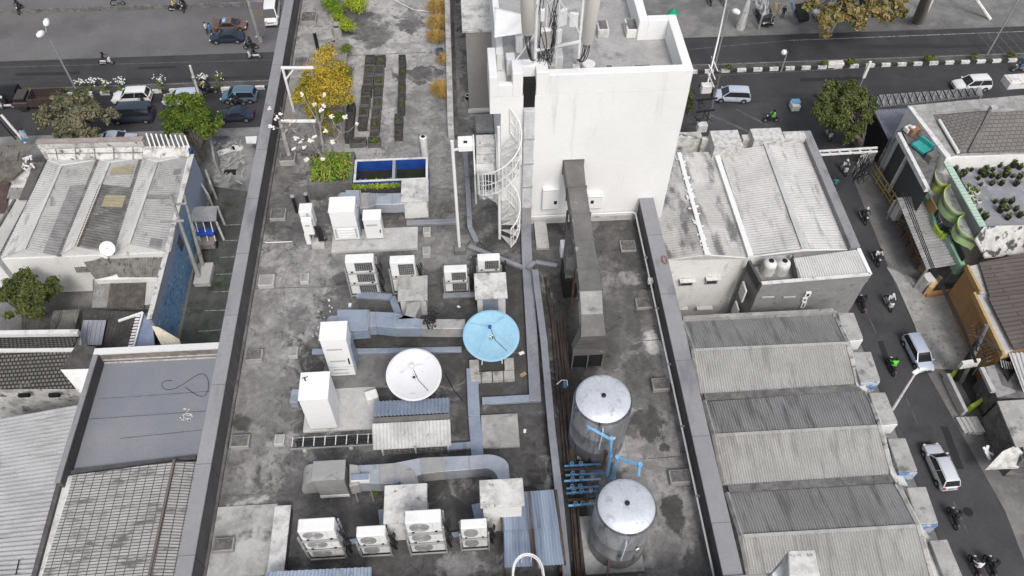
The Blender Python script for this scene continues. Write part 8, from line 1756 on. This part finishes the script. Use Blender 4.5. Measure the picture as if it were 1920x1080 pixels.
t=T('blue_kiosk','blue posts and panel of a roadside kiosk left of the rust leaved tree','kiosk',at(1500,40,G)); O('panel',MB().slab([at(1481,0,G+4),at(1487,0,G+4),at(1497,30,G+1),at(1491,30,G+1)],.3),'tarp_blue' if 0 else 'blue_wall',t); O('counter',MB().slab([at(1490,8,G+3),at(1512,4,G+3),at(1518,34,G+1),at(1500,38,G+1)],.4),'black',t)
# white block on the median
c=at(1566,118,G+.5); TO('median_block','taller white painted block in the right median kerb','kerb block',MB().cbox((c.x,c.y-.1,G+.4),(1.9,.7,.6),.02),'white_dirty',bev=.05)
c=at(1619,146,G+1.5); t=T('road_sign','narrow white sign on a post above the olive tree','road sign',(c.x,c.y,G)); O('board',MB().cbox((c.x,c.y,G+2.6),(.3,.2,2.2)),'white_paint',t); O('post',MB().bar((c.x,c.y,G),(c.x,c.y,G+1.5),.1),'steel_grey',t)
c=at(1490,199,G+.5); t=T('handcart','small pale box cart with a blue roof standing in the junction','cart',(c.x,c.y,G)); O('body',MB().cbox((c.x,c.y,G+.55),(.9,1.1,.7)),'white_dirty',t,bev=.04); O('roof',MB().cbox((c.x+.1,c.y+.25,G+1.0),(.9,.7,.08)),'blue_pipe',t)
# utility pole cluster left of the junction
b=at(1322,245,G); t=T('utility_pole','crooked utility pole with white boxes, insulators and tangled wires beside the tower','utility pole',(b.x,b.y,G))
O('post',MB().tube([(b.x,b.y,G),(b.x,b.y,-30.2)],[.2,.14],9),'concrete_dark',t,smooth=True)
for px0,py0,px1,py1,z_ in((1306,210,1340,206,-32),(1306,188,1345,184,-31),(1310,160,1338,170,-30.4)): O('crossarm',MB().bar(at(px0,py0,z_),at(px1,py1,z_),.14),'black',t)
for px,py,z_ in((1324,165,-30),(1316,238,-35)): c=at(px,py,z_); O('transformer_box',MB().cbox(c,(1.0,.7,.9)),'white_dirty',t,bev=.05)
m=MB()
for k in range(16):
    s=at(1322+random.uniform(-14,14),205+random.uniform(-25,25),-32+random.uniform(-1,1)); e=s+Vector((random.uniform(-1.5,1.5),random.uniform(-1.5,1.5),random.uniform(-1,1))); m.tube([s,s.lerp(e,.5)+Vector((0,0,-.4)),e],.04,4)
O('wires',m,'cable',t)
b=at(1338,140,G); t=T('electric_pole','slanting pale electric pole with short crossbars by the tower corner','electric pole',(b.x-1,b.y-1,G)); O('post',MB().tube([at(1322,175,-34),at(1345,80,-31),at(1362,0,-27)],.12,7),'steel_grey',t,smooth=True)
for px,py in((1335,135),(1340,120),(1333,150)): O('bar',MB().bar(at(px-6,py-14,-32),at(px+6,py+14,-33),.1),'white_dirty',t)
# gantry and tangled cables at side road
t=T('gantry','white truss bar reaching over the side road into a tangle of black cables','gantry',at(1640,300,G)); 
for dy in(0,7): O('chord',MB().bar(at(1528,284+dy,-32.5),at(1645,277+dy,-32.5),.16),'white_dirty',t)
for k in range(6): O('web',MB().bar(at(1532+19*k,284-.06*19*k,-32.5),at(1541+19*k,290-.06*19*k,-32.5),.1),'white_dirty',t)
b=at(1645,325,G); O('post',MB().tube([(b.x,b.y,G),(b.x,b.y,-32.3)],.14,8),'concrete',t,smooth=True)
m=MB()
for k in range(30):
    s=at(1625+random.uniform(-20,22),300+random.uniform(-14,14),-33+random.uniform(-1.2,1)); e=at(1608+random.uniform(-12,14),335+random.uniform(-10,10),-35); m.tube([s,s.lerp(e,.5)+Vector((random.uniform(-.8,.8),0,-.5)),e],.04,4)
for k in range(3): c=at(1592,292+k*3,-33); m.tube([c+Vector((.8*math.cos(a*.5236),.9*math.sin(a*.5236),.1*k)) for a in range(13)],.04,4)
TO('cable_bundle','tangled black overhead cables hanging at the corner of the side road','cables',m,'cable')
# overhead wires
m=MB()
for k in range(3): m.tube([at(1690+4*k,360,-32),at(1745+3*k,500,-32.3),at(1800+3*k,610,-32.3),at(1828+2*k,680,-32)],.05,4)
TO('overhead_wire','black overhead wires sagging across the lean-to roof to the dark pole','wire',m,'cable')
b=at(1800,715,G); t=T('utility_pole','dark utility pole with a white plate leaning over the lime walled yard','utility pole',(b.x,b.y,G)); O('post',MB().tube([(b.x,b.y,G),at(1850,610,-31.5)],[.3,.18],8),'concrete_dark',t,smooth=True); O('post',MB().tube([at(1792,712,G+.2),at(1832,640,-33)],[.22,.16],8),'black',t,smooth=True)
O('plate',MB().cbox(at(1818,682,-35),(1.6,.3,.8),.1),'white_dirty',t); m=MB()
for k in range(12): s=at(1842+random.uniform(-14,10),650+random.uniform(-20,14),-32.5); m.tube([s,s+Vector((random.uniform(-1.5,1.5),random.uniform(-1.5,1.5),random.uniform(-.8,.8)))],.05,4)
O('wires',m,'cable',t)
b=at(1673,768,G); t=T('street_lamp','pale street lamp leaning over the side road between the two silver cars','street lamp',(b.x,b.y,G)); O('post',MB().tube([b,at(1716,700,-33.5)],[.13,.08],8),'white_dirty',t,smooth=True); O('lamp_head',MB().cbox(at(1718,697,-33.4),(.7,.35,.15),.5),'white_clean',t,bev=.04)
# poles far left
for i,(a_,b_,lab) in enumerate((((48,268),(2,215),'pale leaning pole at the left edge near the blue banner'),((30,262),(-5,222),'thin dark leaning pole at the left edge'),)): TO('leaning_pole',lab,'pole',MB().tube([at(*a_,G),at(*b_,G+3)],.13 if i==0 else .07,6),'white_dirty' if i==0 else 'black',smooth=True)
t=T('banner','dark banner with a blue patch on a frame at the left edge','banner',at(42,262,G)); O('cloth',MB().slab([at(34,245,G+3),at(45,243,G+3),at(54,262,G+1.5),at(42,266,G+1.5)],.08),'sign_blue',t); O('pole',MB().bar(at(42,266,G),at(40,240,G+3.4),.1),'black',t)
# end
bpy.context.view_layer.update()
